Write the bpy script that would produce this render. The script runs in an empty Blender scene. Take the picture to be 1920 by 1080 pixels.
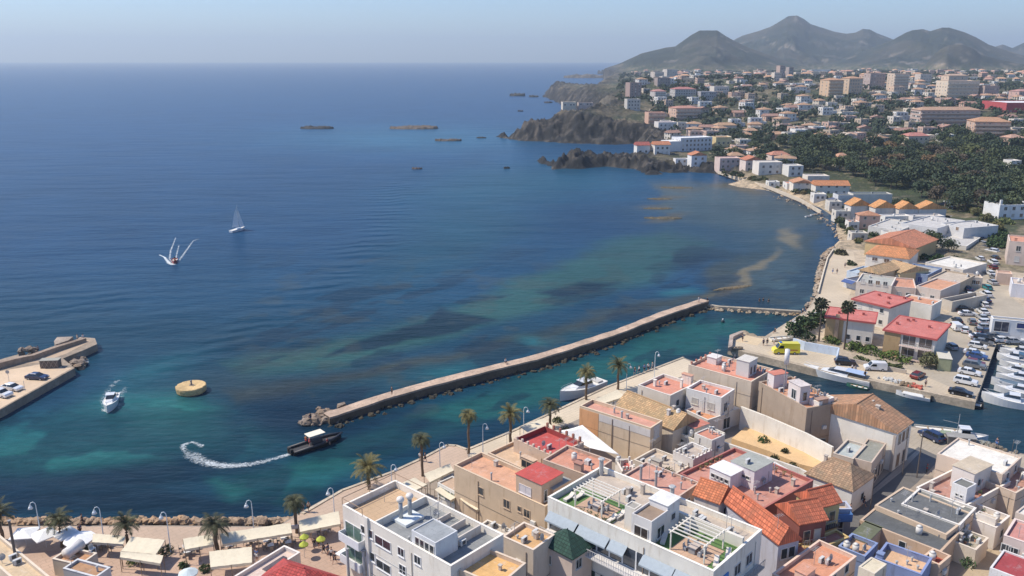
import bpy, bmesh, math, random
import numpy as np
from mathutils import Vector, Matrix
R=math.radians
rnd=random.Random(7)
# ------------------------------------------------------------ camera, sky, sun, exposure
SC=bpy.context.scene
FL=1560.; TP=math.atan(430/FL); SI,CO=math.sin(TP),math.cos(TP); CH=66.
cam=bpy.data.cameras.new("camera"); camo=bpy.data.objects.new("camera",cam); SC.collection.objects.link(camo)
camo.location=(0,0,CH); camo.rotation_euler=(math.pi/2-TP,0,0)
cam.sensor_width=36; cam.lens=FL/1920*36; cam.clip_end=60000; cam.clip_start=1
SC.camera=camo
SC.view_settings.view_transform='Standard'; SC.view_settings.look='None'; SC.view_settings.gamma=1
SC.view_settings.exposure=0.17
SUNAZ,SUNEL=R(173),R(52)
w=bpy.data.worlds.new("World"); SC.world=w; w.use_nodes=True
nt=w.node_tree; bg=nt.nodes['Background']; sky=nt.nodes.new('ShaderNodeTexSky'); sky.sky_type='NISHITA'
sky.sun_disc=False; sky.sun_elevation=SUNEL; sky.sun_rotation=R(90)-SUNAZ
sky.altitude=60; sky.air_density=1.0; sky.dust_density=0.6; sky.ozone_density=4.0
mx=nt.nodes.new('ShaderNodeMix'); mx.data_type='RGBA'; mx.blend_type='MULTIPLY'; mx.inputs[0].default_value=1
mx.inputs[7].default_value=(0.84,0.94,1.13,1)
nt.links.new(sky.outputs[0],mx.inputs[6]); nt.links.new(mx.outputs[2],bg.inputs[0]); bg.inputs[1].default_value=0.135
sl=bpy.data.lights.new("sun",'SUN'); sl.energy=4.8; sl.angle=R(0.5); sl.color=(1,.91,.775)
so=bpy.data.objects.new("sun",sl); SC.collection.objects.link(so)
sd_=Vector((math.cos(SUNEL)*math.cos(SUNAZ),math.cos(SUNEL)*math.sin(SUNAZ),math.sin(SUNEL)))
so.rotation_euler=sd_.to_track_quat('Z','Y').to_euler(); so.location=(0,0,300)

# ------------------------------------------------------------ photo pixel -> world point at a height
def ray(x,y):
    dx=(x-960)/FL; dy=(y-540)/FL
    return dx, CO-SI*dy, -(SI+CO*dy)
def G(x,y,z=0.):
    a,b,c=ray(x,y); k=(z-CH)/c
    return (a*k,b*k)
def GY(x,y,D):
    a,b,c=ray(x,y); return (a*D/b, CH+c*D/b)
# ------------------------------------------------------------ object helpers
COL=SC.collection
def link(o): COL.objects.link(o); return o
def tag(o,label=None,cat=None,group=None,kind=None):
    if label: o['label']=label
    if cat: o['category']=cat
    if group: o['group']=group
    if kind: o['kind']=kind
    return o
def E(name,label,cat,loc=(0,0,0),rz=0,group=None):
    o=bpy.data.objects.new(name,None); o.empty_display_size=.3; link(o); o.location=loc; o.rotation_euler=(0,0,rz)
    return tag(o,label,cat,group)
class MB:
    def __init__(s): s.v=[]; s.f=[]
    def add(s,vs,fs):
        n=len(s.v); s.v+=[tuple(p) for p in vs]; s.f+=[tuple(i+n for i in f) for f in fs]; return s
    def box(s,x0,x1,y0,y1,z0,z1):
        return s.add([(x0,y0,z0),(x1,y0,z0),(x1,y1,z0),(x0,y1,z0),(x0,y0,z1),(x1,y0,z1),(x1,y1,z1),(x0,y1,z1)],
          [(0,3,2,1),(4,5,6,7),(0,1,5,4),(1,2,6,5),(2,3,7,6),(3,0,4,7)])
    def prism(s,poly,z0,z1):
        n=len(poly)
        ar=sum(poly[i-1][0]*poly[i][1]-poly[i][0]*poly[i-1][1] for i in range(n))
        if ar<0: poly=poly[::-1]
        zt=z1 if isinstance(z1,(list,tuple)) else [z1]*n
        return s.add([(p[0],p[1],z0) for p in poly]+[(p[0],p[1],z) for p,z in zip(poly,zt)],
          [tuple(range(n))[::-1],tuple(range(n,2*n))]+[(i,(i+1)%n,n+(i+1)%n,n+i) for i in range(n)])
    def ring(s,x0,x1,y0,y1,t,z0,z1):
        o=[(x0,y0),(x1,y0),(x1,y1),(x0,y1)]; i=[(x0+t,y0+t),(x1-t,y0+t),(x1-t,y1-t),(x0+t,y1-t)]
        vs=[(p[0],p[1],z0) for p in o]+[(p[0],p[1],z1) for p in o]+[(p[0],p[1],z1) for p in i]+[(p[0],p[1],z0) for p in i]
        fs=[]
        for k in range(4):
            j=(k+1)%4
            fs+=[(k,j,4+j,4+k),(4+k,4+j,8+j,8+k),(8+k,8+j,12+j,12+k),(12+k,12+j,j,k)]
        return s.add(vs,fs)
    def cyl(s,x,y,z0,z1,r0,r1=None,n=10,cap=True):
        r1=r0 if r1 is None else r1
        a=[(math.cos(2*math.pi*i/n),math.sin(2*math.pi*i/n)) for i in range(n)]
        fs=[(i,(i+1)%n,n+(i+1)%n,n+i) for i in range(n)]
        if cap: fs+=[tuple(range(n))[::-1],tuple(range(n,2*n))]
        return s.add([(x+r0*c,y+r0*d,z0) for c,d in a]+[(x+r1*c,y+r1*d,z1) for c,d in a],fs)
    def tube(s,pts,rs,n=6):
        pts=[Vector(p) for p in pts]
        if not isinstance(rs,(list,tuple)): rs=[rs]*len(pts)
        vs=[];fs=[]
        for i,p in enumerate(pts):
            d=(pts[min(i+1,len(pts)-1)]-pts[max(i-1,0)]).normalized()
            u=d.orthogonal().normalized() if abs(d.z)>.99 else d.cross(Vector((0,0,1))).normalized(); v=d.cross(u)
            for k in range(n):
                a=2*math.pi*k/n; vs.append(p+(u*math.cos(a)+v*math.sin(a))*rs[i])
        for i in range(len(pts)-1):
            for k in range(n):
                fs.append((i*n+k,i*n+(k+1)%n,(i+1)*n+(k+1)%n,(i+1)*n+k))
        fs+=[tuple(range(n))[::-1],tuple(range((len(pts)-1)*n,len(pts)*n))]
        return s.add(vs,fs)
    def sph(s,x,y,z,r,rz=None,n=8,m=5,jit=0,rg=None):
        rz=rz or r; vs=[(x,y,z-rz)];
        for j in range(1,m):
            t=math.pi*j/m-math.pi/2
            for i in range(n):
                a=2*math.pi*i/n; q=1+(rg.uniform(-jit,jit) if jit else 0)
                vs.append((x+r*q*math.cos(t)*math.cos(a),y+r*q*math.cos(t)*math.sin(a),z+rz*q*math.sin(t)))
        vs.append((x,y,z+rz)); fs=[]
        for i in range(n): fs.append((0,1+(i+1)%n,1+i)); fs.append((len(vs)-1,1+(m-2)*n+i,1+(m-2)*n+(i+1)%n))
        for j in range(m-2):
            for i in range(n): fs.append((1+j*n+i,1+j*n+(i+1)%n,1+(j+1)*n+(i+1)%n,1+(j+1)*n+i))
        return s.add(vs,fs)
    def mesh(s,name,mat,smooth=False):
        me=bpy.data.meshes.new(name); me.from_pydata(s.v,[],s.f)
        me.materials.append(mat)
        if smooth: me.polygons.foreach_set('use_smooth',[True]*len(me.polygons))
        me.update(); return me
    def build(s,name,mat,parent=None,smooth=False):
        return put(name,s.mesh(name,mat,smooth),parent)
def put(name,me,parent=None,loc=(0,0,0),rz=0):
    o=bpy.data.objects.new(name,me); link(o); o.parent=parent; o.location=loc; o.rotation_euler=(0,0,rz); return o
def kids(o): return [c for c in bpy.data.objects if c.parent==o]
def snap(o):                       # remember a thing's tree so that copies are cheap
    return (o,[(c,[(g,[]) for g in c.children]) for c in o.children])
def dup(tree,loc,rz=0,label=None,group=None,parent=None,scale=None,mats=None):
    o,ch=tree; c=o.copy(); COL.objects.link(c)
    if parent is None:
        c.location=loc; c.rotation_euler=(0,0,rz)
        if scale: c.scale=scale
    else: c.parent=parent
    if label: c['label']=label
    if group: c['group']=group
    for t in ch:
        dup(t,None,parent=c)
    return c
def fixnorm(me):
    bm=bmesh.new(); bm.from_mesh(me); bmesh.ops.recalc_face_normals(bm,faces=bm.faces); bm.to_mesh(me); bm.free()
# ------------------------------------------------------------ materials
MC={}
def pr(name):
    m=bpy.data.materials.new(name); m.use_nodes=True; n=m.node_tree; return m,n,n.nodes['Principled BSDF'],n.links.new
def nz(n,l,sc,det=4,vec=None,rough=.6):
    t=n.nodes.new('ShaderNodeTexNoise'); t.inputs['Scale'].default_value=sc; t.inputs['Detail'].default_value=det; t.inputs['Roughness'].default_value=rough
    if vec: l(vec,t.inputs['Vector'])
    return t.outputs['Fac']
def mixc(n,l,f,a,b,mode='MIX'):
    m=n.nodes.new('ShaderNodeMix'); m.data_type='RGBA'; m.blend_type=mode
    for i,v in ((0,f),(6,a),(7,b)):
        if hasattr(v,'is_output'): l(v,m.inputs[i])
        else: m.inputs[i].default_value=v if i==0 else (*v[:3],1)
    return m.outputs[2]
def ramp(n,l,f,a,b):
    m=n.nodes.new('ShaderNodeMapRange'); m.clamp=True; l(f,m.inputs[0]); m.inputs[1].default_value=a; m.inputs[2].default_value=b; return m.outputs[0]
def coord(n,l,scale=(1,1,1),geo=False):
    t=n.nodes.new('ShaderNodeNewGeometry' if geo else 'ShaderNodeTexCoord'); m=n.nodes.new('ShaderNodeMapping'); m.inputs['Scale'].default_value=scale
    l(t.outputs['Position' if geo else 'Object'],m.inputs[0]); return m.outputs[0]
def dk(c,k): return tuple(min(1,x*k) for x in c[:3])
def mat(kind,col=(.5,.5,.5),rough=.85,metal=0):
    key=(kind,tuple(round(c,3) for c in col),rough,metal)
    if key in MC: return MC[key]
    m,n,b,l=pr(kind); b.inputs['Roughness'].default_value=rough; b.inputs['Metallic'].default_value=metal
    out=None
    if kind=='wall':
        v=coord(n,l,geo=True); a=nz(n,l,.35,5,v); s=nz(n,l,1.2,6,coord(n,l,(1,1,.18),True),.7)
        c=mixc(n,l,ramp(n,l,a,.35,.7),dk(col,.9),dk(col,1.06)); out=mixc(n,l,ramp(n,l,s,.54,.80),c,dk((col[0]*.8,col[1]*.73,col[2]*.64),.84))
        bp=n.nodes.new('ShaderNodeBump'); bp.inputs[0].default_value=.25; bp.inputs[1].default_value=.05; l(nz(n,l,3,5,v),bp.inputs['Height']); l(bp.outputs[0],b.inputs['Normal'])
    elif kind=='flatroof':
        v=coord(n,l,geo=True); a=nz(n,l,.45,7,v,.68); s=nz(n,l,2.2,6,v,.75)
        c=mixc(n,l,ramp(n,l,a,.3,.7),dk(col,.78),dk(col,1.12)); c=mixc(n,l,ramp(n,l,s,.5,.8),c,dk(col,.62)); fd=nz(n,l,.8,7,v,.7); g_=sum(col)/3; c=mixc(n,l,ramp(n,l,fd,.56,.72),c,tuple(x*.55+g_*.45+.07 for x in col))
        k=n.nodes.new('ShaderNodeTexBrick'); k.offset=0; k.inputs['Scale'].default_value=1; k.inputs['Brick Width'].default_value=2.1; k.inputs['Row Height'].default_value=2.1; k.inputs['Mortar Size'].default_value=.02
        l(coord(n,l),k.inputs['Vector']); out=mixc(n,l,k.outputs['Fac'],c,dk(col,.72))
    elif kind=='tile':
        v=coord(n,l); k=n.nodes.new('ShaderNodeTexBrick'); k.offset=0; k.inputs['Scale'].default_value=1; k.inputs['Brick Width'].default_value=.30; k.inputs['Row Height'].default_value=.45
        k.inputs['Mortar Size'].default_value=.035; k.inputs['Mortar Smooth'].default_value=.6; k.inputs['Bias'].default_value=0
        k.inputs['Color1'].default_value=(*dk(col,.72),1); k.inputs['Color2'].default_value=(*dk(col,1.25),1); k.inputs['Mortar'].default_value=(*dk(col,.4),1)
        l(v,k.inputs['Vector']); a=nz(n,l,.6,6,coord(n,l,geo=True),.7); out=mixc(n,l,ramp(n,l,a,.42,.75),k.outputs[0],dk((col[0]*.62,col[1]*.8,col[2]*.9),.8))
        bp=n.nodes.new('ShaderNodeBump'); bp.inputs[0].default_value=.7; bp.inputs[1].default_value=.06; bp.invert=True; l(k.outputs['Fac'],bp.inputs['Height']); l(bp.outputs[0],b.inputs['Normal'])
    elif kind=='ground':
        v=coord(n,l,geo=True); a=nz(n,l,.12,8,v,.7); s=nz(n,l,1.5,7,v,.75)
        c=mixc(n,l,ramp(n,l,a,.3,.7),dk(col,.82),dk(col,1.1)); out=mixc(n,l,ramp(n,l,s,.5,.85),c,dk(col,.65))
    elif kind=='paving':
        v=coord(n,l,geo=True); a=nz(n,l,.15,6,v); k=n.nodes.new('ShaderNodeTexBrick'); k.inputs['Scale'].default_value=1; k.inputs['Brick Width'].default_value=1.6; k.inputs['Row Height'].default_value=.8; k.inputs['Mortar Size'].default_value=.03
        mp=n.nodes.new('ShaderNodeMapping'); mp.inputs['Rotation'].default_value=(0,0,R(-43)); l(v,mp.inputs[0]); l(mp.outputs[0],k.inputs['Vector'])
        c=mixc(n,l,ramp(n,l,a,.35,.7),dk(col,.85),dk(col,1.08)); c=mixc(n,l,ramp(n,l,nz(n,l,2.5,5,v),.55,.85),c,dk(col,.75)); out=mixc(n,l,k.outputs['Fac'],c,dk(col,.7))
    elif kind=='rock':
        v=coord(n,l,geo=True); a=nz(n,l,.5,8,v,.75); s=nz(n,l,.13,5,v,.6)
        c=mixc(n,l,ramp(n,l,a,.35,.68),dk(col,.5),dk(col,1.35)); out=mixc(n,l,ramp(n,l,s,.45,.65),c,dk((col[0]*1.1,col[1]*.95,col[2]*.75),1))
        bp=n.nodes.new('ShaderNodeBump'); bp.inputs[0].default_value=.8; bp.inputs[1].default_value=.5; l(nz(n,l,1.2,8,v,.7),bp.inputs['Height']); l(bp.outputs[0],b.inputs['Normal'])
    elif kind=='stone':
        v=coord(n,l,geo=True); a=nz(n,l,.25,7,v,.7); s=nz(n,l,1.7,7,v,.75)
        c=mixc(n,l,ramp(n,l,a,.35,.65),dk(col,.6),dk(col,1.15)); out=mixc(n,l,ramp(n,l,s,.45,.75),c,dk(col,.5))
        bp=n.nodes.new('ShaderNodeBump'); bp.inputs[0].default_value=.6; bp.inputs[1].default_value=.2; l(s,bp.inputs['Height']); l(bp.outputs[0],b.inputs['Normal'])
    elif kind=='leaf':
        oi=n.nodes.new('ShaderNodeObjectInfo'); v=coord(n,l,geo=True); a=nz(n,l,.5,4,v,.7); c=mixc(n,l,ramp(n,l,a,.35,.65),dk(col,.6),dk(col,1.45))
        c=mixc(n,l,ramp(n,l,oi.outputs['Random'],.5,1),c,dk((col[0]*1.35,col[1]*1.15,col[2]*.85),1.)); out=mixc(n,l,1.,c,mixc(n,l,oi.outputs['Random'],(.62,.66,.66),(1.5,1.42,1.3)),'MULTIPLY')
    elif kind in('fabric','paint','plain','metal','wood'):
        v=coord(n,l); a=nz(n,l,2.5,5,v); out=mixc(n,l,ramp(n,l,a,.35,.75),dk(col,1.03),dk(col,.88))
    elif kind=='glass':
        b.inputs['Roughness'].default_value=.08; b.inputs['Specular IOR Level'].default_value=.8
        out=mixc(n,l,ramp(n,l,nz(n,l,.8,2,coord(n,l,geo=True)),.4,.7),dk(col,.8),dk(col,1.3))
    if out is not None: l(out,b.inputs['Base Color'])
    else: b.inputs['Base Color'].default_value=(*col,1)
    MC[key]=m; return m
WHITE=(.77,.72,.63); CREAM=(.66,.58,.46); TAN=(.56,.43,.30); BEIGE=(.58,.50,.40); PINK=(.60,.42,.34); GREY=(.30,.32,.33); LGREY=(.52,.53,.53)
TERRA=(.52,.20,.12); REDR=(.48,.095,.075); ORANGE=(.62,.34,.16); TILEO=(.62,.22,.10); TILEB=(.42,.25,.15); DGREY=(.085,.09,.092)
GL=(.035,.045,.055)
def stain_noise(x,y,seed=0,octs=4,base=1.):
    """value noise on arrays, 0..1"""
    x=np.asarray(x,float)*base; y=np.asarray(y,float)*base; t=np.zeros_like(x); a=1.; s=0.
    for o in range(octs):
        xi=np.floor(x).astype(np.int64); yi=np.floor(y).astype(np.int64); fx=x-xi; fy=y-yi
        fx=fx*fx*(3-2*fx); fy=fy*fy*(3-2*fy)
        def h(i,j):
            v=(i*374761393+j*668265263+seed*1274126177+o*362437)&0xffffffff
            v=((v^(v>>13))*1274126177)&0xffffffff; v=(v^(v>>16))
            return (v&0xffff)/65535.
        t+=a*((h(xi,yi)*(1-fx)+h(xi+1,yi)*fx)*(1-fy)+(h(xi,yi+1)*(1-fx)+h(xi+1,yi+1)*fx)*fy); s+=a; a*=.5; x=x*2.03+17.1; y=y*2.03-9.7
    return t/s
def sstep(a,b,x):
    t=np.clip((x-a)/(b-a),0,1); return t*t*(3-2*t)
def polysd(px,py,poly):
    """signed distance to polygon (positive inside), arrays"""
    d=np.full(px.shape,1e18); ins=np.zeros(px.shape,bool)
    for i in range(len(poly)):
        ax,ay=poly[i-1]; bx,by=poly[i]; ex,ey=bx-ax,by-ay; q=ex*ex+ey*ey+1e-9
        t=np.clip(((px-ax)*ex+(py-ay)*ey)/q,0,1); d=np.minimum(d,(px-ax-t*ex)**2+(py-ay-t*ey)**2)
        c=((ay>py)!=(by>py))&(px<(bx-ax)*(py-ay)/((by-ay) if by!=ay else 1e-9)+ax); ins^=c
    d=np.sqrt(d); return np.where(ins,d,-d)
def gridmesh(name,X,Y,Z,mat,cols=None,keep=None,smooth=True):
    nr,nc=X.shape; idx=np.arange(nr*nc).reshape(nr,nc)
    q=np.stack([idx[:-1,:-1],idx[:-1,1:],idx[1:,1:],idx[1:,:-1]],-1).reshape(-1,4)
    if keep is not None:
        k=keep.ravel(); q=q[k[q].any(1)]
        used=np.unique(q); mp=-np.ones(nr*nc,int); mp[used]=np.arange(len(used)); q=mp[q]
    else: used=np.arange(nr*nc)
    co=np.stack([X,Y,Z],-1).reshape(-1,3)[used]
    me=bpy.data.meshes.new(name); me.vertices.add(len(co)); me.vertices.foreach_set('co',co.astype(np.float32).ravel())
    me.loops.add(q.size); me.loops.foreach_set('vertex_index',q.astype(np.int32).ravel())
    me.polygons.add(len(q)); me.polygons.foreach_set('loop_start',np.arange(0,q.size,4,dtype=np.int32)); me.polygons.foreach_set('loop_total',np.full(len(q),4,np.int32))
    if smooth: me.polygons.foreach_set('use_smooth',np.ones(len(q),bool))
    if cols is not None:
        a=me.color_attributes.new('tint','FLOAT_COLOR','POINT'); c=np.concatenate([cols.reshape(-1,cols.shape[-1])[used]],-1)
        if c.shape[1]==3: c=np.concatenate([c,np.ones((len(c),1))],1)
        a.data.foreach_set('color',c.astype(np.float32).ravel())
    me.materials.append(mat); me.update(calc_edges=True); me.validate()
    return put(name,me)
# ------------------------------------------------------------ TERRAIN
CT=[(1400,640,1.4),(1500,690,1.4),(1800,740,1.4),(1700,600,1.4),(1860,560,1.4),(1990,560,1.5),(1640,500,1.5),(1560,400,1.5),(1900,430,2.5),(1460,352,2.5),(1350,315,3),
 (1700,370,3),(1900,370,4),(1500,320,5),(1700,300,6),(1900,300,7),(1350,300,4),(1290,314,2.5),(1220,300,4),(1100,286,7),(1050,292,6.5),(1180,292,5.5),(1150,305,3),(1240,276,5),
 (1010,206,21),(1100,209,24),(1180,234,12.5),(1236,262,5),(1080,198,24),(1200,236,13),(1270,245,9),(975,235,12),(1120,190,24),
 (1350,255,9),(1500,255,11),(1700,245,13),(1900,240,14),(1300,215,17),(1500,205,20),(1700,200,22),(1900,195,22),
 (1200,190,24),(1300,175,27),(1500,165,30),(1700,162,30),(1900,160,30),(1030,172,16),(1120,180,22),(1150,160,30),(1250,150,42),(1400,148,40),(1600,146,38),(1900,143,38)]
CTW=[(*G(x,y,z),z) for x,y,z in CT]
def landh(x,y):
    x=np.asarray(x,float); y=np.asarray(y,float); sw=np.zeros_like(x); s=np.zeros_like(x)
    for a,b,z in CTW:
        sc=20+.1*b; w=1/(((x-a)**2+(y-b)**2)/sc**2+.05)**2; sw+=w; s+=w*z
    return s/sw
def gp(px,py):
    """photo pixel -> point on the land surface"""
    z=5.
    for _ in range(14): z=.5*z+.5*float(landh(*G(px,py,min(z,60))))
    x,y=G(px,py,z); return x,y,z
COASTPX=[(2500,660),(1868,644),(1829,757),(1523,694),(1365,657),(1366,626),(1395,620),(1430,633),(1502,587),(1533,548),(1539,530),(1545,500),(1549,480),(1562,464),(1551,446),(1546,428),(1548,412),(1537,402),(1518,388),(1500,378),
 (1487,378),(1459,368),(1421,357),(1380,352),(1355,345),(1374,340),(1346,330),(1320,325),(1280,325),(1250,328),(1206,330),(1186,318),(1140,313),(1095,316),(1060,317),(1031,320),(1018,308),(1012,302),(1030,298,3),(1050,291,6),(1070,284,7),(1120,280,7),(1170,281,6),(1200,279,4),(1190,270),
 (1150,271),(1106,270),(1083,270),(1020,266),(985,265),(953,261),(930,257),(942,248),(953,239,9),(985,222,16),(1000,212,20),(1040,204,22),(1070,198,23),(1100,196,22),(1045,193),(1017,181),(1022,172),(1045,168),(1070,174),(1100,178),(1112,170),(1129,162),(1133,150),(1136,140)]
COAST=[G(*q) for q in COASTPX]+[(560,4700),(2600,7500),(9000,7500),(9000,200),(400,150)]
def ridge(px,py,D,Wf,rough): return dict(x=[GY(a,b,D)[0]/D for a,b in zip(px,py)],z=[GY(a,b,D)[1] for a,b in zip(px,py)],D=D,Wf=Wf,rough=rough)
RG=[ridge([1120,1138,1162,1203,1249,1266,1297,1312,1345,1360,1374,1400,1450,1500,1560],[132,127,119,100,89,87,65,57,57,67,75,88,106,122,134],2900,1000,1),
 ridge([1300,1374,1391,1422,1445,1462,1478,1495,1507,1520,1536,1564,1587,1604,1618,1631,1644,1673,1720,1800],[112,76,67,58,50,40,30,29,35,45,50,59,63,61,54,55,62,73,92,120],4200,1500,1),
 ridge([1480,1560,1600,1650,1673,1698,1711,1731,1744,1767,1780,1809,1831,1853,1867,1920,2000],[135,118,102,83,74,60,55,53,57,50,50,59,69,82,87,104,125],3300,1100,1),
 ridge([1690,1735,1752,1765,1780,1805,1825,1840,1880,1920,2000],[140,122,100,90,83,82,90,102,112,120,136],2500,480,1.6),
 ridge([1820,1853,1867,1880,1898,1911,1920,1960,2050],[110,95,87,83,90,84,80,62,80],4700,900,1)]
def terrain(X,Y):
    sd=polysd(X,Y,COAST)+(stain_noise(X,Y,3,5,.07)-.5)*np.where(Y>505,16,np.where(Y>380,4,0))
    h=landh(X,Y); n=stain_noise(X,Y,5,5,.03); n2=stain_noise(X,Y,9,5,.12)
    rk=sstep(6,14,h)*(1-sstep(0,90,sd))*(Y>400); rk=np.maximum(rk,(1-sstep(12,40,sd))*sstep(455,500,Y))
    n5=stain_noise(X,Y,13,4,.3); h2=h+rk*((n-.5)*9+(np.abs(n2-.5)*-13+2)+(n5-.5)*8)*sstep(0,6,sd)
    wd=np.where(Y>500,2.+h*1.25,np.where(Y>300,13.,3.))
    z=np.where(sd<0,-2.5,-.6)+(h2+.6)*sstep(-1,1,(sd/wd)*2-1)
    z=np.where(sd<0,np.maximum(-2.5,sd*.6-.3),z)
    mt=np.zeros_like(z); q=X/Y; g1=stain_noise(X,Y,21,6,.0022); g2=stain_noise(X,Y,22,5,.008); RA=np.abs(2*stain_noise(X,Y*.6,23,4,.0026)-1)**.7*1.3; RB=np.abs(2*stain_noise(X,Y*.6,24,3,.008)-1)*1.4; RC=np.abs(2*stain_noise(X,Y,25,3,.022)-1)*1.4
    for r in RG:
        zr=np.interp(q,r['x'],r['z'],left=0,right=0); t=(Y-(r['D']-r['Wf']))/r['Wf']
        f=np.where(t<1,np.clip(t,0,1)**1.25,np.clip(1-(t-1)*2.2,0,1))
        edge=np.clip(1-t,0,1); 
        m=zr*f*(1-np.clip(edge*2.6,0,1)*(.40*RA+.26*RB+.14*RC)*r['rough']); mt=np.maximum(mt,m)
    z=np.where(sd>0,np.maximum(z,np.where(mt>h,mt,z)),z)
    return z,sd,rk,mt-h,n,n2,h
rows=np.concatenate([np.arange(140,460,2.2),np.arange(460,860,1.7),np.geomspace(860,5600,300)])
az=np.linspace(-.05,.95,760)
Yg,Ag=np.meshgrid(rows,az,indexing='ij'); Xg=Yg*Ag
Zg,sd,rk,mt,n,n2,hh=terrain(Xg,Yg)
n3=stain_noise(Xg,Yg,31,5,.05); n4=stain_noise(Xg,Yg,33,5,.3)
def C3(a): return np.array(a)[None,None,:]
def mixa(c,d,w): return c*(1-w[...,None])+d*w[...,None]
colr=np.ones(Xg.shape+(3,))*C3((.17,.15,.09))
colr=mixa(colr,C3((.055,.072,.03)),sstep(.36,.52,n3)); colr=mixa(colr,C3((.34,.28,.20)),sstep(.60,.74,n4)*.7)
near=1-sstep(270,345,Yg); colr=mixa(colr,C3((.40,.34,.25))*(.85+.3*n4[...,None]),near*.8); colr=mixa(colr,C3((.055,.08,.03)),sstep(.45,.52,stain_noise(Xg,Yg,35,4,.06))*sstep(225,300,Yg)*(1-sstep(400,470,Yg))*.9)
bch=(1-sstep(7,15,sd))*(1-sstep(470,500,Yg)); colr=mixa(colr,C3((.50,.41,.29)),bch)
rk_=np.clip(rk*1.2,0,1); rc=mixa(np.ones(Xg.shape+(3,))*C3((.020,.021,.023)),C3((.115,.102,.088)),sstep(.46,.74,stain_noise(Xg,Yg,41,6,.25)))
colr=mixa(colr,rc,rk_); colr=mixa(colr,C3((.22,.19,.14)),sstep(.58,.68,n)*rk_*sstep(12,22,sd)*.7)
m_=sstep(0,25,mt); mc=mixa(np.ones(Xg.shape+(3,))*C3((.026,.036,.022)),C3((.066,.064,.045)),sstep(.42,.66,stain_noise(Xg,Yg,51,6,.008)))
mc=mixa(mc,C3((.17,.15,.12)),sstep(.68,.76,stain_noise(Xg,Yg,52,6,.02)))
qx=GY(1757,120,2300)[0]; mc=mixa(mc,C3((.50,.40,.29)),np.exp(-(((Xg/Yg-qx/2300)/.014)**2+((Yg-2230)/130)**2)**2))
colr=mixa(colr,mc,m_)
def terrain_mat():
    m,n_,b,l=pr('terrain'); b.inputs['Roughness'].default_value=.95
    at=n_.nodes.new('ShaderNodeAttribute'); at.attribute_name='tint'; v=coord(n_,l,geo=True)
    c=mixc(n_,l,ramp(n_,l,nz(n_,l,.45,8,v,.75),.36,.66),(.55,.55,.55),(1.35,1.3,1.25)); c=mixc(n_,l,1.,at.outputs['Color'],c,'MULTIPLY')
    c2=mixc(n_,l,ramp(n_,l,nz(n_,l,.018,7,v,.8),.42,.62),(.7,.72,.72),(1.2,1.15,1.1)); c=mixc(n_,l,1.,c,c2,'MULTIPLY')
    l(c,b.inputs['Base Color']); bp=n_.nodes.new('ShaderNodeBump'); bp.inputs[0].default_value=1.; bp.inputs[1].default_value=2.2; l(nz(n_,l,.22,9,v,.75),bp.inputs['Height']); l(bp.outputs[0],b.inputs['Normal']); return m
tag(gridmesh('terrain',Xg,Yg,Zg,terrain_mat(),colr,keep=(sd>-14),smooth=False),kind='structure')

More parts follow.
